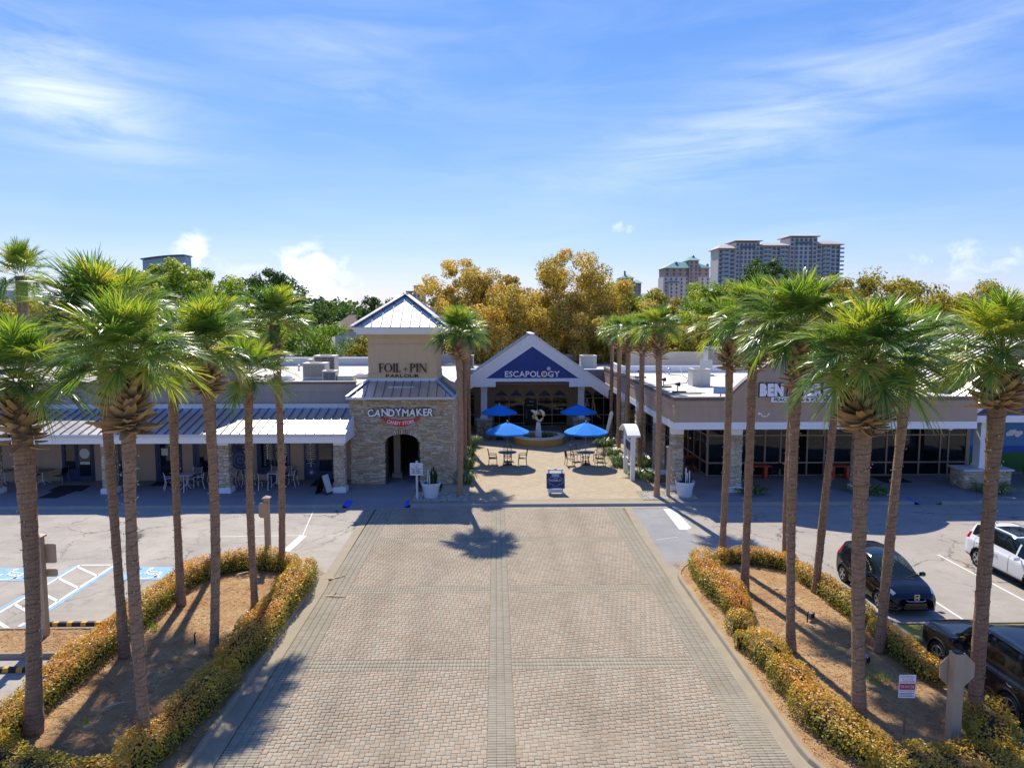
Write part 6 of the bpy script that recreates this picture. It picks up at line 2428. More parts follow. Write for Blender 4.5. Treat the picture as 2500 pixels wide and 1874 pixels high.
curl([(.0, 0, 1.32), (.0, 0, 1.45), (-.12, .02, 1.58), (-.3, .02, 1.78), (-.30, .0, 2.0), (-.12, -.02, 2.14), (-.05, 0, 2.30)], [.03, .06, .12, .15, .16, .13, .03])
curl([(-.1, .02, 1.95), (-.28, .0, 2.1), (-.42, .0, 2.22), (-.58, 0, 2.26), (-.60, 0, 2.22)], [.12, .14, .11, .05, .02])
curl([(-.36, 0, 1.85), (-.46, 0, 1.8), (-.52, 0, 1.74)], [.08, .05, .01])
curl([(-.3, 0, 1.7), (-.4, 0, 1.66), (-.47, 0, 1.58)], [.07, .05, .01])
curl([(.02, 0, 1.45), (.2, 0, 1.5), (.36, .02, 1.62), (.44, .02, 1.85), (.36, .0, 2.1), (.2, 0, 2.26), (.04, 0, 2.28)], [.04, .06, .10, .14, .15, .10, .04])
curl([(.06, 0, 2.25), (.0, .0, 2.12), (.06, 0, 2.0), (.16, 0, 1.96)], [.05, .08, .07, .02])
curl([(.05, 0, 1.42), (.2, 0, 1.42), (.36, 0, 1.47)], [.05, .05, .01])
m_.build('figure', 'sculpture', sc, world=False, smooth=True)

# white directory kiosk
kk = thing('directory_kiosk', 'white arched-top directory board on two posts in the court bed', 'kiosk', (8.35, 43.65, .15))
for y_ in (42.5, 44.8):
    m_ = MB()
    m_.box(8.25, 8.51, y_ - .12, y_ + .12, .15, 2.98)
    m_.build('post', 'white', kk)
m_ = MB()
ar = [(43.65 - 1.45 + 2.9 * i / 14, 2.99 + .48 * math.sin(math.pi * i / 14)) for i in range(15)]
m_.prism_x(ar + [(y_, z_ - .12) for y_, z_ in reversed(ar)], 7.98, 8.78)
m_.build('arched_top', 'white', kk)
m_ = MB()
m_.prism_x([(42.63, 2.9)] + [(y_, z_ - .13) for y_, z_ in ar[1:-1]] + [(44.67, 2.9)], 8.33, 8.43)
m_.box(8.30, 8.46, 42.62, 44.68, 2.42, 2.55)
m_.box(8.30, 8.46, 42.62, 44.68, 1.2, 1.3)
m_.build('frame', 'white', kk)
m_ = MB()
m_.box(8.34, 8.42, 42.63, 44.67, 1.85, 2.42)
m_.build('directory_panel', 'navy', kk)
m_ = MB()
m_.box(8.34, 8.42, 42.63, 44.67, 1.301, 1.849)
m_.build('lower_panel', 'plantercap', kk)

# sandwich boards
af = thing('sandwich_board', 'blue PHARMACY sandwich board with white frame in the courtyard mouth', 'sign board', (3.38, 39.62, .15), R(-1))
m_ = MB()
for sy in (-1, 1):
    for sx in (-1, 1):
        m_.beam((sx * .38, sy * .36, 0), (sx * .38, sy * .06, 1.36), .09, .06)
    m_.beam((-.42, sy * .33, .17), (.42, sy * .33, .17), .06, .22)
    m_.beam((-.42, sy * .05, 1.30), (.42, sy * .05, 1.30), .05, .07)
m_.beam((-.08, 0, 1.36), (.08, 0, 1.36), .07, .06)
m_.build('frame', 'ceramic', af, world=False)
tilt = math.atan2(.27, 1.2)


def onboard(px, pz, d=.0):      # board plane: leaning back
    return (px, -.335 + .235 * (pz - .32) / 1.0 - d, pz)


m_ = MB()
m_.hexa([onboard(x_, z_, d) for z_ in (.30, 1.13) for d in (.03, 0) for x_ in (-.52, .52)])
m_.build('panel', 'navy', af, world=False)
m_ = MB()
m_.hexa([onboard(x_, z_, d) for z_ in (.95, 1.15) for d in (.045, .031) for x_ in (-.22, .20)])
m_.build('paper_note', 'blue_line', af, world=False)


def flat_letters(text, cx, cz, h, mat, parent, name, off=.01, width=None):
    ws, tot = word(text, h, off)
    sx = width / tot if width else 1
    mbx = MB()
    for co, F, a, w, ch in ws:
        mbx.add([onboard(cx + (p[0] + a) * sx, cz + p[1], .036 + (.006 if p[2] > 0 else 0)) for p in co], F)
    mbx.build(name, mat, parent, world=False)


flat_letters('45TH', .0, .84, .075, 'offwhite', af, 'lettering', .005)
flat_letters('PHARMACY', .0, .69, .125, 'offwhite', af, 'lettering', .012, .70)
m_ = MB()
ol = [(-.33, .90), (-.2, .92), (-.14, .96), (.14, .96), (.2, .92), (.33, .90), (.36, .86), (.46, .76), (.44, .68), (.35, .56), (.22, .55), (.12, .43), (-.12, .43), (-.22, .55), (-.35, .56), (-.44, .68),
      (-.46, .76), (-.36, .86)]
for p, q in zip(ol, ol[1:] + ol[:1]):
    m_.beam(onboard(p[0], p[1], .036), onboard(q[0], q[1], .036), .014, .012)
m_.build('outline', 'condo_rail', af, world=False)
a2 = thing('sandwich_board', 'black sandwich board with a picture poster by the last canopy pillar', 'sign board', (-9.78, 39.6, .15), R(68))
m_ = MB()
for sy in (-1, 1):
    m_.hexa([(x_, sy * y_ + o, z_) for z_, y_ in ((0, .38), (1.12, .03)) for o in (0, .03) for x_ in (-.32, .32)])
m_.build('boards', 'black', a2, world=False)
m_ = MB()
m_.hexa([(x_, -y_ - o, z_) for z_, y_ in ((.12, .355), (1.08, .052)) for o in (.02, 0) for x_ in (-.27, .27)])
po = m_.build('poster', 'offwhite', a2, world=False)
for z0_, z1_, x0_, x1_, mt in ((.85, 1.02, -.2, .2, 'blue_line'), (.5, .78, -.22, .05, 'orange'), (.3, .62, .02, .22, 'redsign'), (.2, .4, -.2, .0, 'gold')):
    m_ = MB()
    m_.hexa([(x_, -(.38 - .35 * z_ / 1.12) - .012 - o, z_) for z_ in (z0_, z1_) for o in (.014, 0) for x_ in (x0_, x1_)])
    m_.build('picture_patch', mt, po, world=False)


# pots
def pot(label, x, y, seed):
    t = thing('plant_pot', label, 'plant pot', (x, y, .15), 0, 'white pots at the courtyard mouth')
    m_ = MB()
    m_.lathe([(.36, 0), (.37, .03), (.40, .2), (.415, .21), (.43, .38), (.445, .39), (.48, .66), (.53, .68), (.55, .86), (.50, .86), (.47, .78)], (0, 0, 0), 36, cap=False)
    m_.lathe([(.0, 0), (.36, 0)], (0, 0, .005), 36, cap=False)
    m_.build('pot', 'ceramic', t, world=False, smooth=False)
    m_ = MB()
    m_.lathe([(.001, .77), (.475, .76)], (0, 0, 0), 24, cap=False)
    m_.build('soil', 'twig', t, world=False)
    return t


p1 = pot('white ribbed pot with green spiky plant beside the stone tower', -3.64, 38.62, 1)
p2 = pot('white ribbed pot with bare white sticks by the corner pillar', 10.55, 38.55, 2)
for k, (x_, y_, h_) in enumerate(((-.15, -.2, .75), (.15, -.15, .62), (-.05, -.22, .45))):
    m_ = MB()
    m_.beam((x_, y_, .7), (x_ * .9, y_, .86 + h_), .06, .05)
    m_.build('stake', 'ceramic', p1, world=False)
for k, (x_, y_, h_) in enumerate(((.0, -.2, .8), (.1, -.15, .5), (.2, -.2, .62))):
    m_ = MB()
    m_.beam((x_, y_, .7), (x_, y_, .86 + h_), .06, .05)
    m_.build('stake', 'ceramic', p2, world=False)
for p_, n_, h_ in ((p1, 160, 1.15), (p2, 70, .8)):
    m_ = MB()
    for i in range(n_):
        q = random.uniform(0, 6.28)
        r_ = random.uniform(0, .2)
        bx, by = r_ * math.cos(q) + .1, r_ * math.sin(q)
        L = h_ * random.uniform(.4, 1) * (1 - r_ * 1.8)
        ex, ey = bx + random.uniform(-.07, .07) + r_ * .5 * math.cos(q), by + random.uniform(-.07, .07) + r_ * .5 * math.sin(q)
        m_.add([(bx - .03, by, .78), (bx + .03, by, .78), (ex + .012, ey, .78 + L * .8), (ex, ey, .78 + L)], [(0, 1, 2, 3)], 0, random.uniform(.01, .35))
    m_.build('foliage', 'pine', p_, world=False)


# posts and signs
def post(t, x, y, z0, z1, w, mat='tanpost', cap=True, capw=.05):
    m_ = MB()
    h = w / 2
    m_.box(x - h, x + h, y - h, y + h, z0, z1)
    po_ = m_.build('post', mat, t)
    if cap:
        m_ = MB()
        m_.box(x - h - capw, x + h + capw, y - h - capw, y + h + capw, z1 + .002, z1 + .05)
        m_.hexa([(x + sx * k, y + sy * k, z) for z, k in ((z1 + .05, h + capw), (z1 + .12, h * .3)) for sy in (-1, 1) for sx in (-1, 1)])
        m_.build('post_cap', mat, t)
    return po_


def rrect(cx, cz, w, h, r_=.05):
    return [(cx + sx * (w / 2 - r_) + r_ * math.cos(R(a)), cz + sz * (h / 2 - r_) + r_ * math.sin(R(a))) for sx, sz, a0 in ((1, 1, 0), (-1, 1, 90), (-1, -1, 180), (1, -1, 270))
            for a in (a0, a0 + 30, a0 + 60, a0 + 90)]


t = thing('signpost', 'tall tan post with two blank sign backs in the median by the disabled bays', 'signpost', (-14.2, 21.67, .1))
post(t, -14.2, 21.67, .1, 3.28, .21)
for z_, w_, h_ in ((2.72, .40, .62), (2.1, .42, .25)):
    m_ = MB()
    m_.prism_y(rrect(-14.04, z_, w_ + .1, h_), 21.80, 21.83)
    m_.build('sign_back', 'tansign', t)
t = thing('signpost', 'tan post with a rounded sign plate standing behind the far hedge, left island', 'signpost', (-9.35, 28.35, .1))
post(t, -9.35, 28.35, .0, 2.75, .20)
m_ = MB()
m_.prism_y(rrect(-9.44, 2.3, .40, .62, .12), 28.20, 28.235)
m_.build('sign_plate', 'tansign', t)
t = thing('stop_sign', 'back of a tan octagonal sign on a thick tan post in the near hedge', 'sign', (10.55, 15.27, .15))
post(t, 10.55, 15.27, .15, 2.42, .23, 'tanpost', False)
m_ = MB()
m_.prism_y([(10.66 + .44 * math.cos(R(22.5 + 45 * k)), 1.92 + .44 * math.sin(R(22.5 + 45 * k))) for k in range(8)], 15.40, 15.425)
m_.build('sign_back', 'tansign', t)
m_ = MB()
m_.prism_y([(10.66 + .44 * math.cos(R(22.5 + 45 * k)), 1.92 + .44 * math.sin(R(22.5 + 45 * k))) for k in range(8)], 15.4255, 15.432)
m_.build('sign_face', 'redsign', t)
m_ = MB()
m_.box(10.47, 10.63, 15.19, 15.35, 2.42, 2.45)
m_.build('post_hole', 'black', t)

tw = thing('tow_sign', 'small white sign with red tow-away warning on a thin metal pole', 'sign', (9.65, 15.69, .2), R(-3))
m_ = MB()
m_.tube([(0, 0, 0), (.03, 0, 1.5)], .025, 8)
m_.build('pole', 'galv', tw, world=False)
m_ = MB()
m_.box(-.18, .21, -.035, -.028, .93, 1.49)
pl_ = m_.build('plate', 'letter_white', tw, world=False)


def mini(text, cx, z, h, mat, width, par, y=-.037):
    ws, tot = word(text, h, .0)
    sx = width / tot
    mbx = MB()
    for co, F, a, w, ch in ws:
        mbx.add([(cx + (p[0] + a) * sx, y + (0 if p[2] > 0 else .001), z + p[1]) for p in co], F)
    return mbx.build('lettering', mat, par, world=False)


mini('UNAUTHORIZED VEHICLES', .015, 1.43, .035, 'red', .34, pl_)
mini('WILL BE TOWED', .015, 1.365, .04, 'red', .26, pl_)
mini('AT OWNER EXPENSE', .015, 1.305, .04, 'red', .33, pl_)
m_ = MB()
m_.box(-.165, .195, -.038, -.0352, 1.13, 1.28)
m_.build('red_panel', 'red', pl_, world=False)
mini('TOW AWAY ZONE', .015, 1.17, .075, 'letter_white', .32, pl_, -.0395)
mini('PRIVATE PROPERTY', .015, 1.075, .035, 'red', .33, pl_)
m_ = MB()
for q, z_ in enumerate((1.03, .995, .96)):
    for k in range(9 - q % 2):
        m_.box(-.155 + k * .038, -.125 + k * .038, -.0365, -.0352, z_, z_ + .018)
m_.build('small_print', 'navy', pl_, world=False)

gs = thing('golf_cart_sign', 'white NO GOLF CARTS BEYOND THIS POINT sign on a post in the gravel', 'sign', (-4.37, 38.3, .15))
post(gs, -4.37, 38.3, .15, 2.27, .115, 'offwhite', False)
m_ = MB()
m_.prism_y(rrect(-4.39, 1.83, .70, .69, .04), 38.20, 38.235)
pl_ = m_.build('plate', 'ceramic', gs)
for tx, z_, w_, h_ in (('NO', 1.92, .14, .07), ('GOLF CARTS', 1.81, .58, .075), ('BEYOND', 1.70, .42, .075), ('THIS POINT', 1.59, .56, .075)):
    ws, tot = word(tx, h_, .02)
    mbx = MB()
    for co, F, a, w, ch in ws:
        mbx.add([(-4.39 + (p[0] + a) * w_ / tot, 38.193 + (0 if p[2] > 0 else .005), z_ + p[1]) for p in co], F)
    mbx.build('lettering', 'letter_dark', pl_)
m_ = MB()
m_.box(-4.62, -4.16, 38.194, 38.199, 2.04, 2.07)
m_.build('faint_line', 'condo_rail', pl_)
t = thing('signpost', 'plain tan capped post in the gravel bed beside the corner pillar', 'signpost', (9.62, 38.56, .15))
post(t, 9.62, 38.56, .15, 2.9, .19)

# wheel stops
for lb, x0_, x1_, y_ in (('black wheel stop with yellow stripes at the head of the disabled bay', -14.72, -12.7, 22.66), ('black wheel stop with yellow stripes on the near side of the median', -14.25, -12.5, 19.62)):
    t = thing('wheel_stop', lb, 'wheel stop', ((x0_ + x1_) / 2, y_, 0), 0, 'wheel stops beside the median')
    m_ = MB()
    m_.prism_x([(y_ - .09, 0), (y_ + .09, 0), (y_ + .06, .12), (y_ - .06, .12)], x0_, x1_)
    m_.build('block', 'rubber', t)
    for k in range(4):
        xx = x0_ + .18 + k * (x1_ - x0_ - .2) / 4
        m_ = MB()
        m_.prism_x([(y_ - .0925, .004), (y_ + .0925, .004), (y_ + .0622, .1225), (y_ - .0622, .1225)], xx, xx + .17)
        m_.build('stripe', 'yellow', t)


# ------------------------------------------------------------------ walkway cafe furniture
def cafe_table(label, x, y, rz, mat='chairwhite', group='square cafe tables under the canopy', w=.84):
    t = thing('cafe_table', label, 'table', (x, y, .15), rz, group)
    m_ = MB()
    m_.box(-w / 2, w / 2, -w / 2, w / 2, .80, .84)
    m_.build('tabletop', mat, t, world=False)
    m_ = MB()
    m_.tube([(0, 0, .1), (0, 0, .8)], .035, 8)
    m_.build('column', 'chairwhite', t, world=False)
    for k in range(4):
        q = math.pi / 4 + k * math.pi / 2
        m_ = MB()
        m_.beam((0, 0, .28), (.40 * math.cos(q), .40 * math.sin(q), .02), .05, .035)
        m_.build('foot', 'chairwhite', t, world=False)
    return t


def cafe_chair(label, x, y, rz, sling='chairgrey', frame='chairwhite', group='cafe chairs under the canopy'):
    """aluminium armchair; front along its own +Y"""
    t = thing('cafe_chair', label, 'chair', (x, y, .15), rz, group)
    m_ = MB()
    m_.box(-.25, .25, -.24, .26, .46, .485)
    m_.build('seat', sling, t, world=False)
    m_ = MB()
    m_.hexa([(x_, y_ + d, z_) for z_, y_ in ((.60, -.27), (.96, -.34)) for d in (-.012, .012) for x_ in (-.25, .25)])
    m_.build('backrest', sling, t, world=False)
    for sx in (-1, 1):
        m_ = MB()
        m_.tube([(sx * .27, -.36, 0), (sx * .27, -.25, .47), (sx * .27, -.35, 1.0)], .02, 6)
        m_.build('rear_leg', frame, t, world=False)
        m_ = MB()
        m_.tube([(sx * .28, .30, 0), (sx * .28, .26, .70), (sx * .28, .0, .73), (sx * .27, -.30, .72)], .02, 6)
        m_.build('front_leg_and_arm', frame, t, world=False)
    return t


cafe_table('grey cafe table with two dark chairs far left under the canopy', -27.3, 42.35, 0, 'tabletop', w=.95)
cafe_table('white cafe table alone behind the tall palm trunks', -21.85, 41.55, .1)
cafe_table('white cafe table between the tall door and the middle palm', -18.15, 41.15, .05)
cafe_table('white cafe table with chairs in front of the COFFEE window', -13.05, 41.5, 0)
cafe_table('dark cafe table at the far left edge of the walkway', -29.6, 42.4, 0, 'tabletop', w=.95)
for lb, x, y, rz, sl_ in (('dark chair behind the grey table, facing the tower', -28.0, 42.75, -90, 'black'), ('dark chair on the door side of the grey table', -26.35, 42.55, 80, 'black'),
                          ('chair on the palm side of the white table by the tall door', -18.95, 40.75, -60, 'chairgrey'), ('chair turned to the road at the white table by the tall door', -18.2, 40.3, 10, 'chairgrey'),
                          ('chair on the coffee window side of the table by the tall door', -17.35, 41.1, 85, 'chairgrey'), ('chair behind the table by the tall door', -18.1, 42.1, 175, 'chairgrey'),
                          ('chair with its back to the road at the coffee window table', -13.5, 40.75, 0, 'chairgrey'), ('chair at the delicious door side of the coffee window table', -12.2, 41.5, 85, 'chairgrey'),
                          ('left one of two chairs behind the coffee window table', -13.45, 42.35, 180, 'chairgrey'), ('right one of two chairs behind the coffee window table', -12.75, 42.3, 180, 'chairgrey'),
                          ('chair just beside the pineapple plaque, facing the coffee window', -14.7, 41.5, -85, 'chairgrey'), ('chair under the pineapple plaque, facing the far tables', -15.6, 41.3, 95, 'chairgrey')):
    cafe_chair(lb, x, y, R(rz), sl_, 'galv' if sl_ == 'black' else 'chairwhite')
m_ = MB()
m_.prism_z([(-25.4, 38.9), (-24.35, 38.88), (-24.25, 40.4), (-23.9, 40.45), (-24.2, 41.9), (-26.0, 41.9), (-25.9, 40.6), (-25.5, 40.5)], .155, .168)
tag(m_.build('door_mat', 'rubber'), 'large black T-shaped mat in front of the decal door', 'mat', 'door mats on the walkways')
m_ = MB()
m_.prism_z([(-11.1, 41.4), (-9.9, 41.4), (-9.9, 43.0), (-11.1, 43.0)], .155, .168)
tag(m_.build('door_mat', 'rubber'), 'black mat before the DELICIOUS door', 'mat', 'door mats on the walkways')
m_ = MB()
m_.prism_z([(-20.7, 41.7), (-19.4, 41.7), (-19.4, 42.9), (-20.7, 42.9)], .155, .168)
tag(m_.build('door_mat', 'rubber'), 'black mat before the door with the paper notice', 'mat', 'door mats on the walkways')
m_ = MB()
m_.prism_z([(23.6, 41.5), (25.3, 41.5), (25.3, 43.2), (23.6, 43.2)], .155, .168)
tag(m_.build('door_mat', 'rubber'), 'black mat before the shirt shop glazing on the right walk', 'mat', 'door mats on the walkways')


def picnic(label, x, y, rz):
    t = thing('orange_table', label, 'table', (x, y, .15), rz, 'orange tables on the right walk')
    m_ = MB()
    m_.box(-.72, .72, -.42, .42, .80, .85)
    m_.build('tabletop', 'orange', t, world=False)
    for sx in (-1, 1):
        m_ = MB()
        m_.box(sx * .45 - .09, sx * .45 + .09, -.2, .2, .05, .80)
        m_.box(sx * .45 - .12, sx * .45 + .12, -.38, .38, 0, .05)
        m_.build('pedestal', 'orange', t, world=False)
    return t


picnic('orange table behind the corner pillar, under the covered walk', 12.4, 45.7, .1)
picnic('orange table farther up the side walk towards the gable', 11.9, 51.0, 1.5)
picnic('orange table against the glazing near the second pillar', 16.3, 42.9, 0)
picnic('orange table against the glazing before the white shirts', 21.4, 42.8, 0)
for lb, x, y, rz in (('dark chair tucked at the table behind the corner pillar', 12.5, 44.9, 0), ('dark chair at the glazing near the second pillar', 17.35, 42.8, 90), ('dark chair at the table before the white shirts', 22.5, 42.8, 90),
                     ('dark chair left of the second pillar against the glazing', 14.7, 42.9, -60)):
    cafe_chair(lb, x, y, R(rz), 'black', 'plastic', 'dark chairs on the right walk')
of = thing('play_frame', 'yellow orange upright play frame seen between the court palms', 'frame', (11.1, 58.9, .15))
m_ = MB()
m_.beam((10.7, 58.5, .15), (10.7, 58.5, 3.4), .3, .3)
m_.beam((10.7, 58.5, 2.0), (12.2, 58.5, 2.0), .3, .35)
m_.beam((10.7, 58.5, 1.1), (12.2, 58.5, 1.1), .35, .5)
m_.build('frame', 'gold', of)
m_ = MB()
m_.lathe([(.32, 0), (.32, .1)], (11.4, 58.4, 2.8), 16, axis='y')
m_.build('blue_disc', 'navy', of)
fb = thing('feather_banner', 'small white curved banner leaning behind the court palms', 'banner', (8.9, 55.6, .15))
m_ = MB()
m_.prism_y([(8.75, 1.0), (8.95, .95), (9.35, 2.55), (9.25, 2.75), (9.05, 2.55)], 55.55, 55.6)
m_.build('cloth', 'letter_white', fb)
m_ = MB()
m_.tube([(8.98, 55.62, .15), (9.0, 55.62, 1.5), (9.35, 55.62, 2.7)], .025, 5)
m_.build('pole', 'black', fb)


# ------------------------------------------------------------------ roof plant
def condenser(label, x, y, z, w, d, h, grille='hvac_dk', curb=.12):
    t = thing('air_conditioner', label, 'air conditioner', (x, y, z), 0, 'air conditioning units on the roofs')
    m_ = MB()
    m_.box(-w / 2, w / 2, -d / 2, d / 2, curb, curb + h)
    m_.box(-w / 2 - .03, w / 2 + .03, -d / 2 - .03, d / 2 + .03, curb + h + .001, curb + h + .05)
    m_.box(-w / 2, w / 2, -d / 2, d / 2, 0, curb - .001)
    m_.build('casing', 'hvac', t, world=False)
    n_ = 2 if w < 1.4 else 3
    for k in range(n_):
        a, b_ = -w / 2 + .05 + k * (w - .1) / n_, -w / 2 + .03 + (k + 1) * (w - .1) / n_
        m_ = MB()
        m_.box(a, b_, -d / 2 - .012, -d / 2 - .001, curb + .08, curb + h - .06)
        g_ = m_.build('grille', grille, t, world=False)
        m_ = MB()
        nb = 7
        for q in range(nb):
            zz2 = curb + .1 + (h - .2) * q / (nb - 1)
            m_.box(a, b_, -d / 2 - .02, -d / 2 - .0125, zz2 - .008, zz2 + .008)
        m_.build('grille_bars', 'hvac', g_, world=False)
    m_ = MB()
    m_.lathe([(min(w, d) * .36, curb + h + .051), (min(w, d) * .36, curb + h + .09), (.05, curb + h + .09)], (0, 0, 0), 18)
    m_.build('fan_guard', 'hvac_dk', t, world=False)
    return t


condenser('large brown-grilled condenser farthest back on the shop roof', -12.7, 53.0, 5.98, 1.55, 1.2, 1.2)
condenser('pale louvred condenser in the middle of the shop roof', -12.2, 48.0, 5.98, 1.5, 1.2, .95, 'galv')
condenser('low condenser with a blue coil face near the shop roof edge', -10.6, 45.2, 5.98, .85, .7, .62, 'hvac_blue')
condenser('small pale condenser beyond the palm collar on the shop roof', -14.8, 58.5, 5.98, 1.3, 1.0, .6, 'galv')
condenser('brown condenser between the tower and the court palms', -3.0, 69.5, 5.25, 1.6, 1.3, 1.1)
condenser('grey package unit right of the gable ridge', 8.9, 68.0, 5.25, 1.5, 1.4, 1.15, 'hvac')
condenser('tall pale unit behind the arched parapet, beside the palm trunk', 13.9, 47.8, 5.5, 1.2, 1.2, 1.0, 'hvac')
condenser('pale unit on the roof above the arched parapet', 19.5, 62.5, 5.5, 1.6, 1.4, 1.9, 'galv')
condenser('pale unit by the big metal roof', 25.2, 50.0, 5.5, 1.7, 1.4, 1.0, 'hvac')
for lb, x, y in (('white duct box next to the blue-coiled condenser', -9.6, 45.4),):
    t = thing('duct_box', lb, 'duct', (x, y, 5.98))
    m_ = MB()
    m_.box(-.5, .5, -.5, .5, 0, .42)
    m_.build('casing', 'hvac', t, world=False)
    m_ = MB()
    m_.box(-.54, .54, -.54, .54, .421, .46)
    m_.build('lid', 'offwhite', t, world=False)
for lb, x, y in (('clear dome skylight nearest the tower on the shop roof', -8.7 - .3, 48.6), ('clear dome skylight beside the condensers, farther from the tower', -14.2, 46.8)):
    t = thing('skylight', lb, 'skylight', (x, y, 5.98), 0, 'dome skylights on the shop roof')
    m_ = MB()
    m_.box(-.75, .75, -.55, .55, 0, .12)
    m_.build('curb', 'offwhite', t, world=False)
    m_ = MB()
    m_.lathe([(.72 * math.cos(R(a)), .12 + .36 * math.sin(R(a))) for a in (0, 15, 30, 45, 60, 75, 88)], (0, 0, 0), 24)
    m_.build('dome', 'skylight', t, world=False, smooth=True)
for lb, x, y, z in (('short vent pipe near the rear parapet of the shop roof', -10.2, 58.5, 5.98), ('short vent pipe behind the large condenser', -15.6, 56.0, 5.98), ('vent pipe by the rear wall of the white roof', 14.4, 58.2, 5.5)):
    t = thing('vent_pipe', lb, 'vent', (x, y, z), 0, 'vent pipes on the roofs')
    m_ = MB()
    m_.tube([(0, 0, 0), (0, 0, .35)], .07, 8)
    m_.build('pipe', 'offwhite', t, world=False)
    m_ = MB()
    m_.lathe([(.16, .36), (.14, .44), (.03, .5)], (0, 0, 0), 10)
    m_.build('cowl', 'galv', t, world=False)
t = thing('floodlight', 'silver floodlight on a bracket at the foot of the arched parapet', 'floodlight', (13.1, 40.6, 5.5), R(-20))
m_ = MB()
m_.hexa([(x_, y_ + .25 * (z_ - .2), z_) for z_ in (.2, .6) for y_ in (-.12, .05) for x_ in (-.4, .4)])
m_.build('housing', 'galv', t, world=False)
m_ = MB()
m_.hexa([(x_, y_ + .25 * (z_ - .2), z_) for z_ in (.24, .56) for y_ in (-.13, -.121) for x_ in (-.36, .36)])
m_.build('lens', 'lamp', t, world=False)
m_ = MB()
m_.beam((0, 0, 0), (0, 0, .25), .5, .06)
m_.build('bracket', 'galv', t, world=False)


# ------------------------------------------------------------------ cars
def crom(A, m):
    """Catmull-Rom resampling of the rows of A, m steps per interval"""
    A = np.asarray(A, float)
    P = np.concatenate([[2 * A[0] - A[1]], A, [2 * A[-1] - A[-2]]])
    out_ = []
    for i in range(1, len(P) - 2):
        p0, p1, p2, p3 = P[i - 1], P[i], P[i + 1], P[i + 2]
        for k in range(m):
            t = k / m
            q = .5 * ((2 * p1) + (p2 - p0) * t + (2 * p0 - 5 * p1 + 4 * p2 - p3) * t * t + (3 * p1 - p0 - 3 * p2 + p3) * t ** 3)
            lo, hi = np.minimum(p1, p2), np.maximum(p1, p2)
            e = .06
            out_.append(np.clip(q, lo - e, hi + e) * .75 + (p1 + (p2 - p1) * t) * .25)
    out_.append(A[-1])
    return np.array(out_)


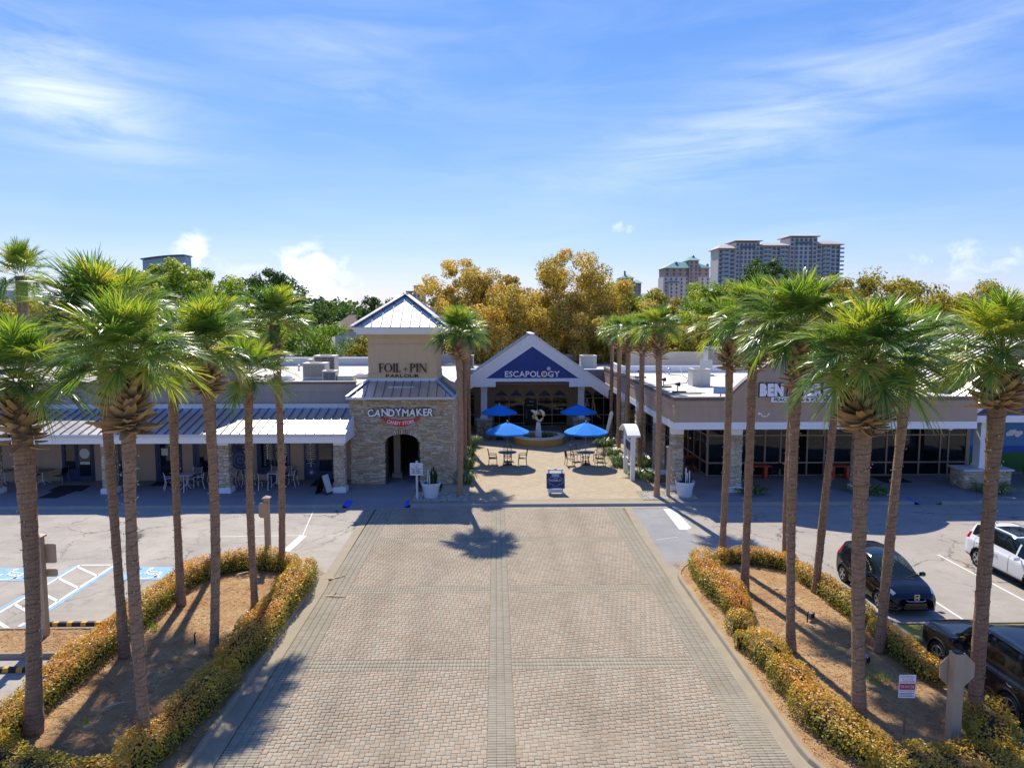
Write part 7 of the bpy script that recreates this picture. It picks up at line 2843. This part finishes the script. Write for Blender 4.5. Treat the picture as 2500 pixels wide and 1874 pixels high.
def car(name, label, cat, loc, rz, st, wheels, wr, paintm, win, shield, back, lamps, tails, group=None, clad=None, rails=False, scoop=False, emblem=None, sunroof=None, tyre_w=.21, bars=None):
    """st rows: x, zbot, zbelt, ztop, w_low, w_belt, w_top; front is +X"""
    t = thing(name, label, cat, loc, rz, group)
    mx, mj = 7, 5
    S_ = crom(st, mx)
    rows = []
    for x, zb, zl, zt, w1, w2, w3 in S_:
        zm = zb + (zl - zb) * .45
        prof = np.array([(w1 * .55, zb - .02), (w1 * .93, zb), (w1 * .995, zb + .12), (w1, zm), (w1 * .985, zl - .14), (w2, zl), (w3, zt - .05 * min(1, (zt - zl) * 4)), (w3 * .6, zt), (0, zt + .012)])
        q = crom(prof, mj)
        rows.append(np.concatenate([np.full((len(q), 1), x), q], 1))
    G = np.array(rows)                         # [i][j] = x, y, z
    ni, nj = G.shape[:2]
    X = S_[:, 0]
    kinds = {}
    for i in range(ni - 1):
        for j in range(nj - 1):
            c = (G[i, j] + G[i + 1, j] + G[i, j + 1] + G[i + 1, j + 1]) / 4
            x, s_ = c[0], (j + .5) / mj
            kind = 'body'
            if any((x - a) ** 2 + (c[2] - wr) ** 2 < (wr * 1.16) ** 2 and s_ < 5 for a in wheels):
                continue
            if 5.12 < s_ < 5.95:
                for wi, (a, b) in enumerate(win):
                    if a < x < b:
                        kind = 'side_window#%d' % wi
            if s_ > 6.05 and shield[0] < x < shield[1]:
                kind = 'windscreen'
            if s_ > 6.1 and back[0] < x < back[1]:
                kind = 'rear_window'
            if lamps[0] < x < lamps[1] and lamps[2] < s_ < lamps[3]:
                kind = 'headlight'
            if tails[0] < x < tails[1] and tails[2] < s_ < tails[3]:
                kind = 'tail_light'
            if sunroof and sunroof[0] < x < sunroof[1] and s_ > 6.6:
                kind = 'sunroof'
            if clad and s_ < clad:
                kind = 'cladding'
            kinds.setdefault(kind, []).append((i, j))
    mats = {'body': paintm, 'side_window': 'glass_car', 'windscreen': 'glass_shield', 'rear_window': 'glass_car', 'headlight': 'lamp', 'tail_light': 'taillamp', 'sunroof': 'glass_car', 'cladding': 'plastic'}
    body = None
    for kind in sorted(kinds, key=lambda k: k != 'body'):
        cells = kinds[kind]
        for sy in ((1, -1) if kind[:8] in ('headligh', 'tail_lig', 'side_win') else (0,)):
            m_ = MB()
            vid = {}

            def v(i, j, s_):
                k = (i, j, s_)
                if j == nj - 1:
                    k = (i, j, 1)
                if k not in vid:
                    vid[k] = len(m_.v)
                    g = G[i, j]
                    m_.v.append((g[0], g[1] * k[2], g[2]))
                return vid[k]
            for i, j in cells:
                for s_ in ((1, -1) if sy == 0 else (sy,)):
                    f = [v(i, j, s_), v(i + 1, j, s_), v(i + 1, j + 1, s_), v(i, j + 1, s_)]
                    m_.f.append(f if s_ < 0 else f[::-1])
                    m_.mi.append(0)
                    m_.t.append(0.)
            if kind == 'body':      # close the nose and tail
                for i, sgn in ((0, 1), (ni - 1, -1)):
                    ring = [v(i, j, 1) for j in range(nj)] + [v(i, j, -1) for j in range(nj - 2, -1, -1)]
                    m_.f.append(ring if sgn > 0 else ring[::-1])
                    m_.mi.append(0)
                    m_.t.append(0.)
            ob = m_.build(kind.split('#')[0], mats[kind.split('#')[0]], t, world=False, smooth=True)
            if kind == 'body':
                body = ob
    w0 = float(S_[:, 4].max())
    for a in wheels:
        for sy in (-1, 1):
            m_ = MB()
            y0 = sy * (w0 - .01)
            m_.lathe([(wr * .62, y0), (wr * .93, y0 + sy * .012), (wr, y0 - sy * .03), (wr, y0 - sy * (tyre_w - .03)), (wr * .9, y0 - sy * tyre_w), (wr * .5, y0 - sy * tyre_w)], (a, 0, wr), 28, axis='y')
            wo = m_.build('wheel', 'tyre', t, world=False, smooth=False)
            m_ = MB()
            yy = y0 + sy * .006
            for k in range(10):
                q = 2 * math.pi * (k // 2) / 5 + (.16 if k % 2 else -.16)
                m_.beam((a + .04 * math.cos(q), yy, wr + .04 * math.sin(q)), (a + wr * .63 * math.cos(q), yy, wr + wr * .63 * math.sin(q)), .035, .02, (0, 1, 0))
            m_.lathe([(wr * .60, y0 - sy * .004), (wr * .67, y0 + sy * .014), (wr * .68, y0 - sy * .004)], (a, 0, wr), 28, axis='y', cap=False)
            m_.lathe([(.06, y0), (.055, y0 + sy * .02), (.01, y0 + sy * .022)], (a, 0, wr), 12, axis='y')
            m_.build('rim', 'rim', wo, world=False)
            m_ = MB()
            m_.lathe([(wr * .6, y0 - sy * .05), (.01, y0 - sy * .05)], (a, 0, wr), 20, axis='y', cap=False)
            m_.build('brake_disc', 'plastic', wo, world=False)
            m_ = MB()      # arch lip and liner
            arc = [(a + wr * 1.17 * math.cos(R(g)), sy * (w0 - .012), wr + wr * 1.17 * math.sin(R(g))) for g in range(-16, 197, 12)]
            m_.tube(arc, .03, 6)
            liner = [(a + wr * 1.16 * math.cos(R(g)), wr + wr * 1.16 * math.sin(R(g))) for g in range(-30, 211, 12)]
            for (p, q) in zip(liner[:-1], liner[1:]):
                m_.add([(p[0], sy * (w0 - .02), p[1]), (q[0], sy * (w0 - .02), q[1]), (q[0], sy * (w0 - .5), q[1]), (p[0], sy * (w0 - .5), p[1])], [(0, 1, 2, 3)])
            m_.build('wheel_arch', 'plastic', t, world=False)
    zc = float(S_[:, 1].min())
    m_ = MB()
    m_.box(X[4], X[-5], -w0 * .8, w0 * .8, zc + .02, zc + .10)
    m_.build('underbody', 'plastic', t, world=False)
    belt = float(np.median(S_[:, 2]))
    m_ = MB()      # cabin: seats and dash seen through the glass
    for sx in (shield[0] - .55, shield[0] - 1.35):
        for sy in (-.36, .36):
            m_.box(sx - .25, sx + .22, sy - .24, sy + .24, .45, .62)
            m_.hexa([(sx - .25 - (.14 if z > .8 else 0) + d, y_, z) for z in (.6, belt + .30) for y_ in (sy - .22, sy + .22) for d in (0, .12)])
    m_.box(shield[1] - .75, shield[1] - .25, -w0 * .78, w0 * .78, .6, belt - .08)
    m_.build('seats', 'chairgrey', t, world=False)
    for sy in (-1, 1):
        m_ = MB()
        mxx = shield[1] - .42
        m_.lathe([(.01, -.10), (.075, -.08), (.085, .06), (.05, .10)], (mxx, sy * (w0 + .10), belt + .07), 10, axis='y')
        m_.beam((mxx, sy * (w0 - .08), belt - .0), (mxx, sy * (w0 + .06), belt + .06), .04, .04)
        m_.build('mirror', paintm, t, world=False)
        for k, hx in enumerate((shield[0] - .62, shield[0] - 1.5)):
            m_ = MB()
            m_.tube([(hx - .09, sy * (w0 - .005), belt - .17), (hx, sy * (w0 + .022), belt - .165), (hx + .09, sy * (w0 - .005), belt - .16)], .014, 6)
            m_.build('door_handle', 'chrome' if k else paintm, t, world=False)
        for lx in (shield[0] - .98, shield[0] - 1.85, shield[0] + .12):
            i = int(np.argmin(abs(X - lx)))
            pts = [tuple(G[i, j] * np.array([1, sy * 1.0015, 1])) for j in range(2 * mj, 5 * mj + 1)]
            m_ = MB()
            m_.tube(pts, .006, 4, cap=False)
            m_.build('door_seam', 'plastic', t, world=False)
    if rails:
        for sy in (-1, 1):
            m_ = MB()
            ii = [i for i in range(ni) if back[1] + .1 < X[i] < shield[0] - .15]
            m_.tube([(G[i, 6 * mj, 0], sy * G[i, 6 * mj, 1], G[i, 6 * mj, 2] + .045) for i in ii], .02, 6)
            m_.build('roof_rail', 'chrome' if rails == 2 else 'plastic', t, world=False)
    if scoop:
        m_ = MB()
        m_.hexa([(x_, y_, z_ + (.07 if (k and x_ < 1.6) else (.015 if k else -.02))) for k, z_ in ((0, 1.10), (1, 1.10)) for y_ in (-.3, .3) for x_ in (1.25, 1.75)])
        m_.build('hood_scoop', 'cardark', t, world=False)
    # wipers
    m_ = MB()
    for sy in (-.45, .15):
        m_.beam((shield[1] - .02, sy, belt + .10), (shield[1] - .16, sy + .5, belt + .17), .018, .018)
    m_.build('wiper', 'plastic', t, world=False)
    if emblem:
        ex, ez = emblem
        m_ = MB()
        m_.box(ex - .14, ex + .004, -.40, .40, ez - .42, ez - .30)
        m_.box(ex - .16, ex - .03, -.6, .6, ez - .14, ez - .09)
        m_.build('lower_grille', 'plastic', t, world=False)
        m_ = MB()
        m_.tube([(ex - .30, .70, ez + .06), (ex - .08, .48, ez - .09), (ex + .02, .25, ez - .13), (ex + .03, 0, ez - .14), (ex + .02, -.25, ez - .13), (ex - .08, -.48, ez - .09), (ex - .30, -.70, ez + .06)], .018, 6)
        m_.build('chrome_strip', 'chrome', t, world=False)
        m_ = MB()
        fx = ex + .035
        for p, q in (((-.055, .075), (-.04, -.07)), ((.055, .075), (.04, -.07)), ((-.045, .0), (.045, .0))):
            m_.beam((fx, p[0], ez + p[1]), (fx, q[0], ez + q[1]), .02, .02, (1, 0, 0))
        rr = [(.085, .10), (.085, -.02), (.06, -.10), (-.06, -.10), (-.085, -.02), (-.085, .10)]
        for p, q in zip(rr, rr[1:] + rr[:1]):
            m_.beam((fx, p[0], ez + p[1]), (fx, q[0], ez + q[1]), .012, .012, (1, 0, 0))
        m_.build('emblem', 'rim', t, world=False)
        m_ = MB()
        m_.box(ex - .03, ex + .02, -.36, .36, ez - .29, ez - .20)
        m_.build('bumper_panel', 'iron', t, world=False)
        for sy in (-1, 1):
            m_ = MB()
            m_.beam((ex - .20, sy * .60, ez - .40), (ex - .30, sy * .72, ez - .28), .03, .03)
            m_.build('fog_trim', 'chrome', t, world=False)
    return t


HATCH = [(-2.03, .36, .80, .92, .60, .58, .42), (-1.97, .30, .98, 1.16, .77, .72, .52), (-1.80, .27, 1.04, 1.44, .84, .775, .55), (-1.35, .22, 1.02, 1.53, .868, .80, .585), (-.6, .20, 1.0, 1.56, .872, .81, .60),
         (.0, .20, .97, 1.53, .872, .81, .60), (.5, .20, .96, 1.42, .872, .81, .60), (1.0, .20, .95, 1.14, .87, .80, .64), (1.2, .20, .94, 1.02, .868, .79, .68), (1.6, .21, .87, .93, .845, .745, .62), (1.9, .22, .74, .80, .76, .64, .50),
         (2.03, .26, .60, .66, .62, .52, .40)]
car('hatchback_car', 'black hatchback parked nose towards the road, beside the right island', 'car', (14.12, 24.66, 0), R(-90), HATCH, (-1.27, 1.26), .325, 'carblack',
    [(-1.62, -1.28), (-1.22, -.42), (-.36, .52), (.58, .86)], (.12, 1.16), (-1.95, -1.62), (1.50, 1.86, 4.55, 5.5), (-1.97, -1.72, 4.6, 5.9), rails=False, emblem=(2.03, .70))
SUV = [(-2.40, .42, .95, 1.05, .70, .66, .5), (-2.32, .36, 1.08, 1.34, .86, .80, .58), (-2.1, .33, 1.13, 1.62, .935, .86, .62), (-1.6, .29, 1.12, 1.74, .955, .875, .66), (-.8, .27, 1.10, 1.77, .96, .88, .675), (.0, .27, 1.08, 1.74, .96, .88, .67),
       (.55, .27, 1.06, 1.6, .96, .88, .66), (1.1, .27, 1.05, 1.24, .955, .87, .70), (1.3, .27, 1.04, 1.14, .95, .86, .74), (1.8, .29, .98, 1.06, .935, .83, .70), (2.2, .32, .86, .94, .87, .74, .6), (2.4, .38, .68, .76, .72, .6, .45)]
car('suv_car', 'white SUV parked two bays along, seen past the near palm trunk', 'car', (20.45, 25.95, 0), R(-90), SUV, (-1.42, 1.46), .37, 'carwhite',
    [(-1.95, -1.5), (-1.42, -.5), (-.42, .5), (.56, .92)], (.16, 1.24), (-2.25, -1.92), (1.75, 2.2, 4.5, 5.6), (-2.3, -2.02, 4.3, 5.5), clad=1.9, rails=2, sunroof=(-1.1, .05))
OFF = [(-2.42, .50, 1.12, 1.25, .86, .82, .62), (-2.36, .44, 1.2, 1.62, .93, .87, .68), (-2.2, .42, 1.22, 1.80, .955, .885, .72), (-1.6, .40, 1.21, 1.86, .97, .89, .74), (-.8, .40, 1.20, 1.88, .97, .89, .74), (.0, .40, 1.19, 1.86, .97, .89, .735),
       (.45, .40, 1.18, 1.74, .97, .89, .73), (.85, .40, 1.17, 1.34, .97, .885, .76), (1.05, .40, 1.16, 1.24, .968, .88, .79), (1.7, .42, 1.12, 1.2, .96, .865, .77), (2.2, .46, 1.05, 1.12, .93, .82, .72), (2.42, .52, .92, 1.0, .84, .72, .6)]
car('offroader_car', 'charcoal off-roader with a hood scoop parked against the grass median', 'car', (13.62, 17.75, 0), R(90), OFF, (-1.4, 1.4), .41, 'cardark',
    [(-2.0, -1.45), (-1.38, -.52), (-.44, .42), (.46, .7)], (.12, 1.0), (-2.35, -2.02), (2.05, 2.36, 4.4, 5.5), (-2.4, -2.2, 4.3, 5.4), clad=1.6, rails=1, scoop=True, tyre_w=.26)


# ------------------------------------------------------------------ far towers
def condo_block(t, x0, x1, y, z1, floors, bays, wall='condo', bal=None, z0=0., depth=18, floor_h=2.95, win=.62):
    """one wing: wall, window pieces and balcony slabs storey by storey"""
    m_ = MB()
    m_.box(x0, x1, y, y + depth, z0, z1)
    w = m_.build('wall', wall, t)
    bw_ = (x1 - x0) / bays
    wm = MB()
    wm.box(-bw_ * win / 2, bw_ * win / 2, -.25, .05, 0, 1.85)
    me = wm.mesh('window', 'condo_win')
    o = woff(w)
    for f in range(floors):
        z = z1 - 2.6 - f * floor_h
        if z < 20:
            break
        for b_ in range(bays):
            cx = x0 + (b_ + .5) * bw_
            link('window', me, w, Vector((cx, y, z)) - o)
        if bal:
            m_ = MB()
            for a, b2 in bal:
                m_.box(a, b2, y - 1.7, y - .3, z - .5, z - .25)
                m_.box(a, b2, y - 1.75, y - 1.68, z - .25, z + .75)
            m_.build('balcony', 'condo_rail', w)
    return w


T1 = thing('condo_tower', 'long pale condominium block with tan hipped roofs, tallest on the skyline', 'tower block', (200, 500, 0))
condo_block(T1, 157, 169, 500, 59.5, 14, 3, bal=[(159, 165)])
condo_block(T1, 169, 186, 499.2, 64.2, 15, 6, 'condo', win=.5)
condo_block(T1, 186, 207.5, 500, 61.5, 14, 7, bal=[(188.5, 194), (200, 206)])
condo_block(T1, 207.5, 227, 499.2, 67.5, 15, 6, 'condo', win=.5)
condo_block(T1, 227, 244, 500, 62.5, 14, 5, bal=[(231, 237), (242.5, 246)])
for x0, x1, z0, hgt, ov in ((157, 169, 59.5, 3.2, 1.2), (169, 186, 64.8, 2.0, 1.4), (186, 207.5, 61.5, 3.0, 0), (207.5, 227, 68.1, 2.0, 1.4), (227, 244, 62.5, 3.4, 1.6)):
    m_ = MB()
    a, b_, c, d = x0 - ov, x1 + ov, 497.5, 520
    m_.box(a, b_, c, d, z0, z0 + .5)
    m_.hexa([(a, c, z0 + .5), (b_, c, z0 + .5), (a, d, z0 + .5), (b_, d, z0 + .5), (a + 4, c + 8, z0 + hgt), (b_ - 4, c + 8, z0 + hgt), (a + 4, d - 8, z0 + hgt), (b_ - 4, d - 8, z0 + hgt)])
    m_.build('roof', 'condo_roof', T1)
for x0, x1, z in ((171, 184, 60), (210, 224.5, 63)):
    m_ = MB()
    m_.box(x0 + 1, x1 - 1, 498.8, 499.15, z, z + 1.6)
    m_.build('louvre_band', 'condo_win', T1)
    m_ = MB()
    for q in (x0 + 1.2, x1 - 1.2):
        m_.box(q - .25, q + .25, 498.7, 499.15, z - 30, z - 1)
    m_.build('pilaster', 'condo_dk', T1)

T2 = thing('condo_tower', 'smaller brown and lilac condominium with green hipped roof', 'tower block', (151, 560, 0))
condo_block(T2, 132.5, 170, 560, 43.5, 8, 9, 'condo', win=.28)
condo_block(T2, 133.2, 169.3, 560.4, 50.5, 2, 7, 'condo_dk', z0=43.5, win=.3)
condo_block(T2, 152.5, 160, 558.5, 56.5, 10, 2, 'condo_dk', win=.35)
condo_block(T2, 136.5, 144.5, 557.5, 39, 4, 2, 'condo', win=.3)
for x0, x1, y0, z0, hgt in ((132, 170.5, 558, 50.5, 5.2), (151.5, 161, 556.5, 56.5, 3.2), (135.6, 145.4, 556, 39, 2.6)):
    m_ = MB()
    m_.hexa([(x0, y0, z0), (x1, y0, z0), (x0, 580, z0), (x1, 580, z0), (x0 + (x1 - x0) * .28, y0 + 8, z0 + hgt), (x1 - (x1 - x0) * .28, y0 + 8, z0 + hgt), (x0 + (x1 - x0) * .28, 572, z0 + hgt), (x1 - (x1 - x0) * .28, 572, z0 + hgt)])
    m_.build('roof', 'teal_roof', T2)
for x_, z_ in ((143.5, 55), (157, 60), (168.5, 53.5)):
    m_ = MB()
    m_.box(x_ - .8, x_ + .8, 563, 565, z_ - 3, z_)
    m_.lathe([(1.3, z_), (.1, z_ + 1.1)], (x_, 564, 0), 6)
    m_.build('cupola', 'condo_win', T2)
T3 = thing('condo_tower', 'farthest small tower with green pyramid roof behind the golden oak', 'tower block', (132, 700, 0))
condo_block(T3, 122.5, 136, 700, 51, 6, 3, 'condo', win=.5)
condo_block(T3, 136, 144, 701, 46, 4, 2, 'condo_dk', win=.4)
for x0, x1, z0, hgt in ((121.4, 137, 51, 4.0), (135.5, 145, 46, 3.6)):
    m_ = MB()
    m_.hexa([(x0, 698, z0), (x1, 698, z0), (x0, 716, z0), (x1, 716, z0), ((x0 + x1) / 2 - 1, 706, z0 + hgt), ((x0 + x1) / 2 + 1, 706, z0 + hgt), ((x0 + x1) / 2 - 1, 708, z0 + hgt), ((x0 + x1) / 2 + 1, 708, z0 + hgt)])
    m_.build('roof', 'teal_roof', T3)
m_ = MB()
m_.box(127.2, 128.8, 703, 705, 53, 57)
m_.lathe([(1.4, 57), (.1, 58.4)], (128, 704, 0), 6)
m_.build('cupola', 'condo_win', T3)
T4 = thing('condo_tower', 'grey blue block peeking out right behind the tower roof', 'tower block', (-59, 500, 0))
condo_block(T4, -63.3, -57.8, 500, 30, 3, 2, 'condo_dk', win=.4)
condo_block(T4, -57.8, -51, 501, 34, 4, 3, 'condo', win=.6)
T5 = thing('domed_hall', 'low blue curved roof far behind the palms at left', 'building', (-138, 300, 0))
m_ = MB()
m_.prism_y([(-147, 10)] + [(-147 + 17.5 * i / 12, 34.2 + 2.1 * math.sin(R(12 + 78 * i / 12))) for i in range(13)] + [(-129.5, 10)], 300, 306)
m_.build('wall', 'condo_rail', T5)
m_ = MB()
pr_ = [(-147.4 + 18.2 * i / 12, 34.3 + 2.1 * math.sin(R(12 + 78 * i / 12))) for i in range(13)]
m_.prism_y(pr_ + [(x_, z_ + .5) for x_, z_ in reversed(pr_)], 299, 307)
m_.build('curved_roof', 'condo_win', T5)
T6 = thing('far_block', 'pale grey block at the far left edge below the lone fan palm', 'tower block', (-282, 400, 0))
condo_block(T6, -292, -273, 400, 26.3, 3, 5, 'condo', win=.5)
T7 = thing('brown_house', 'brown shingle-roofed house between the far pines and the tower', 'house', (-29, 150, 0))
m_ = MB()
m_.box(-34, -24, 150, 160, 0, 8.0)
m_.build('wall', 'condo', T7)
m_ = MB()
m_.hexa([(-35, 149, 8), (-23, 149, 8), (-35, 161, 8), (-23, 161, 8), (-31.5, 153, 11.0), (-26.5, 153, 11.0), (-31.5, 157, 11.0), (-26.5, 157, 11.0)])
m_.box(-27.6, -27.0, 153, 153.6, 10.6, 11.5)
m_.build('roof', 'brownroof', T7)
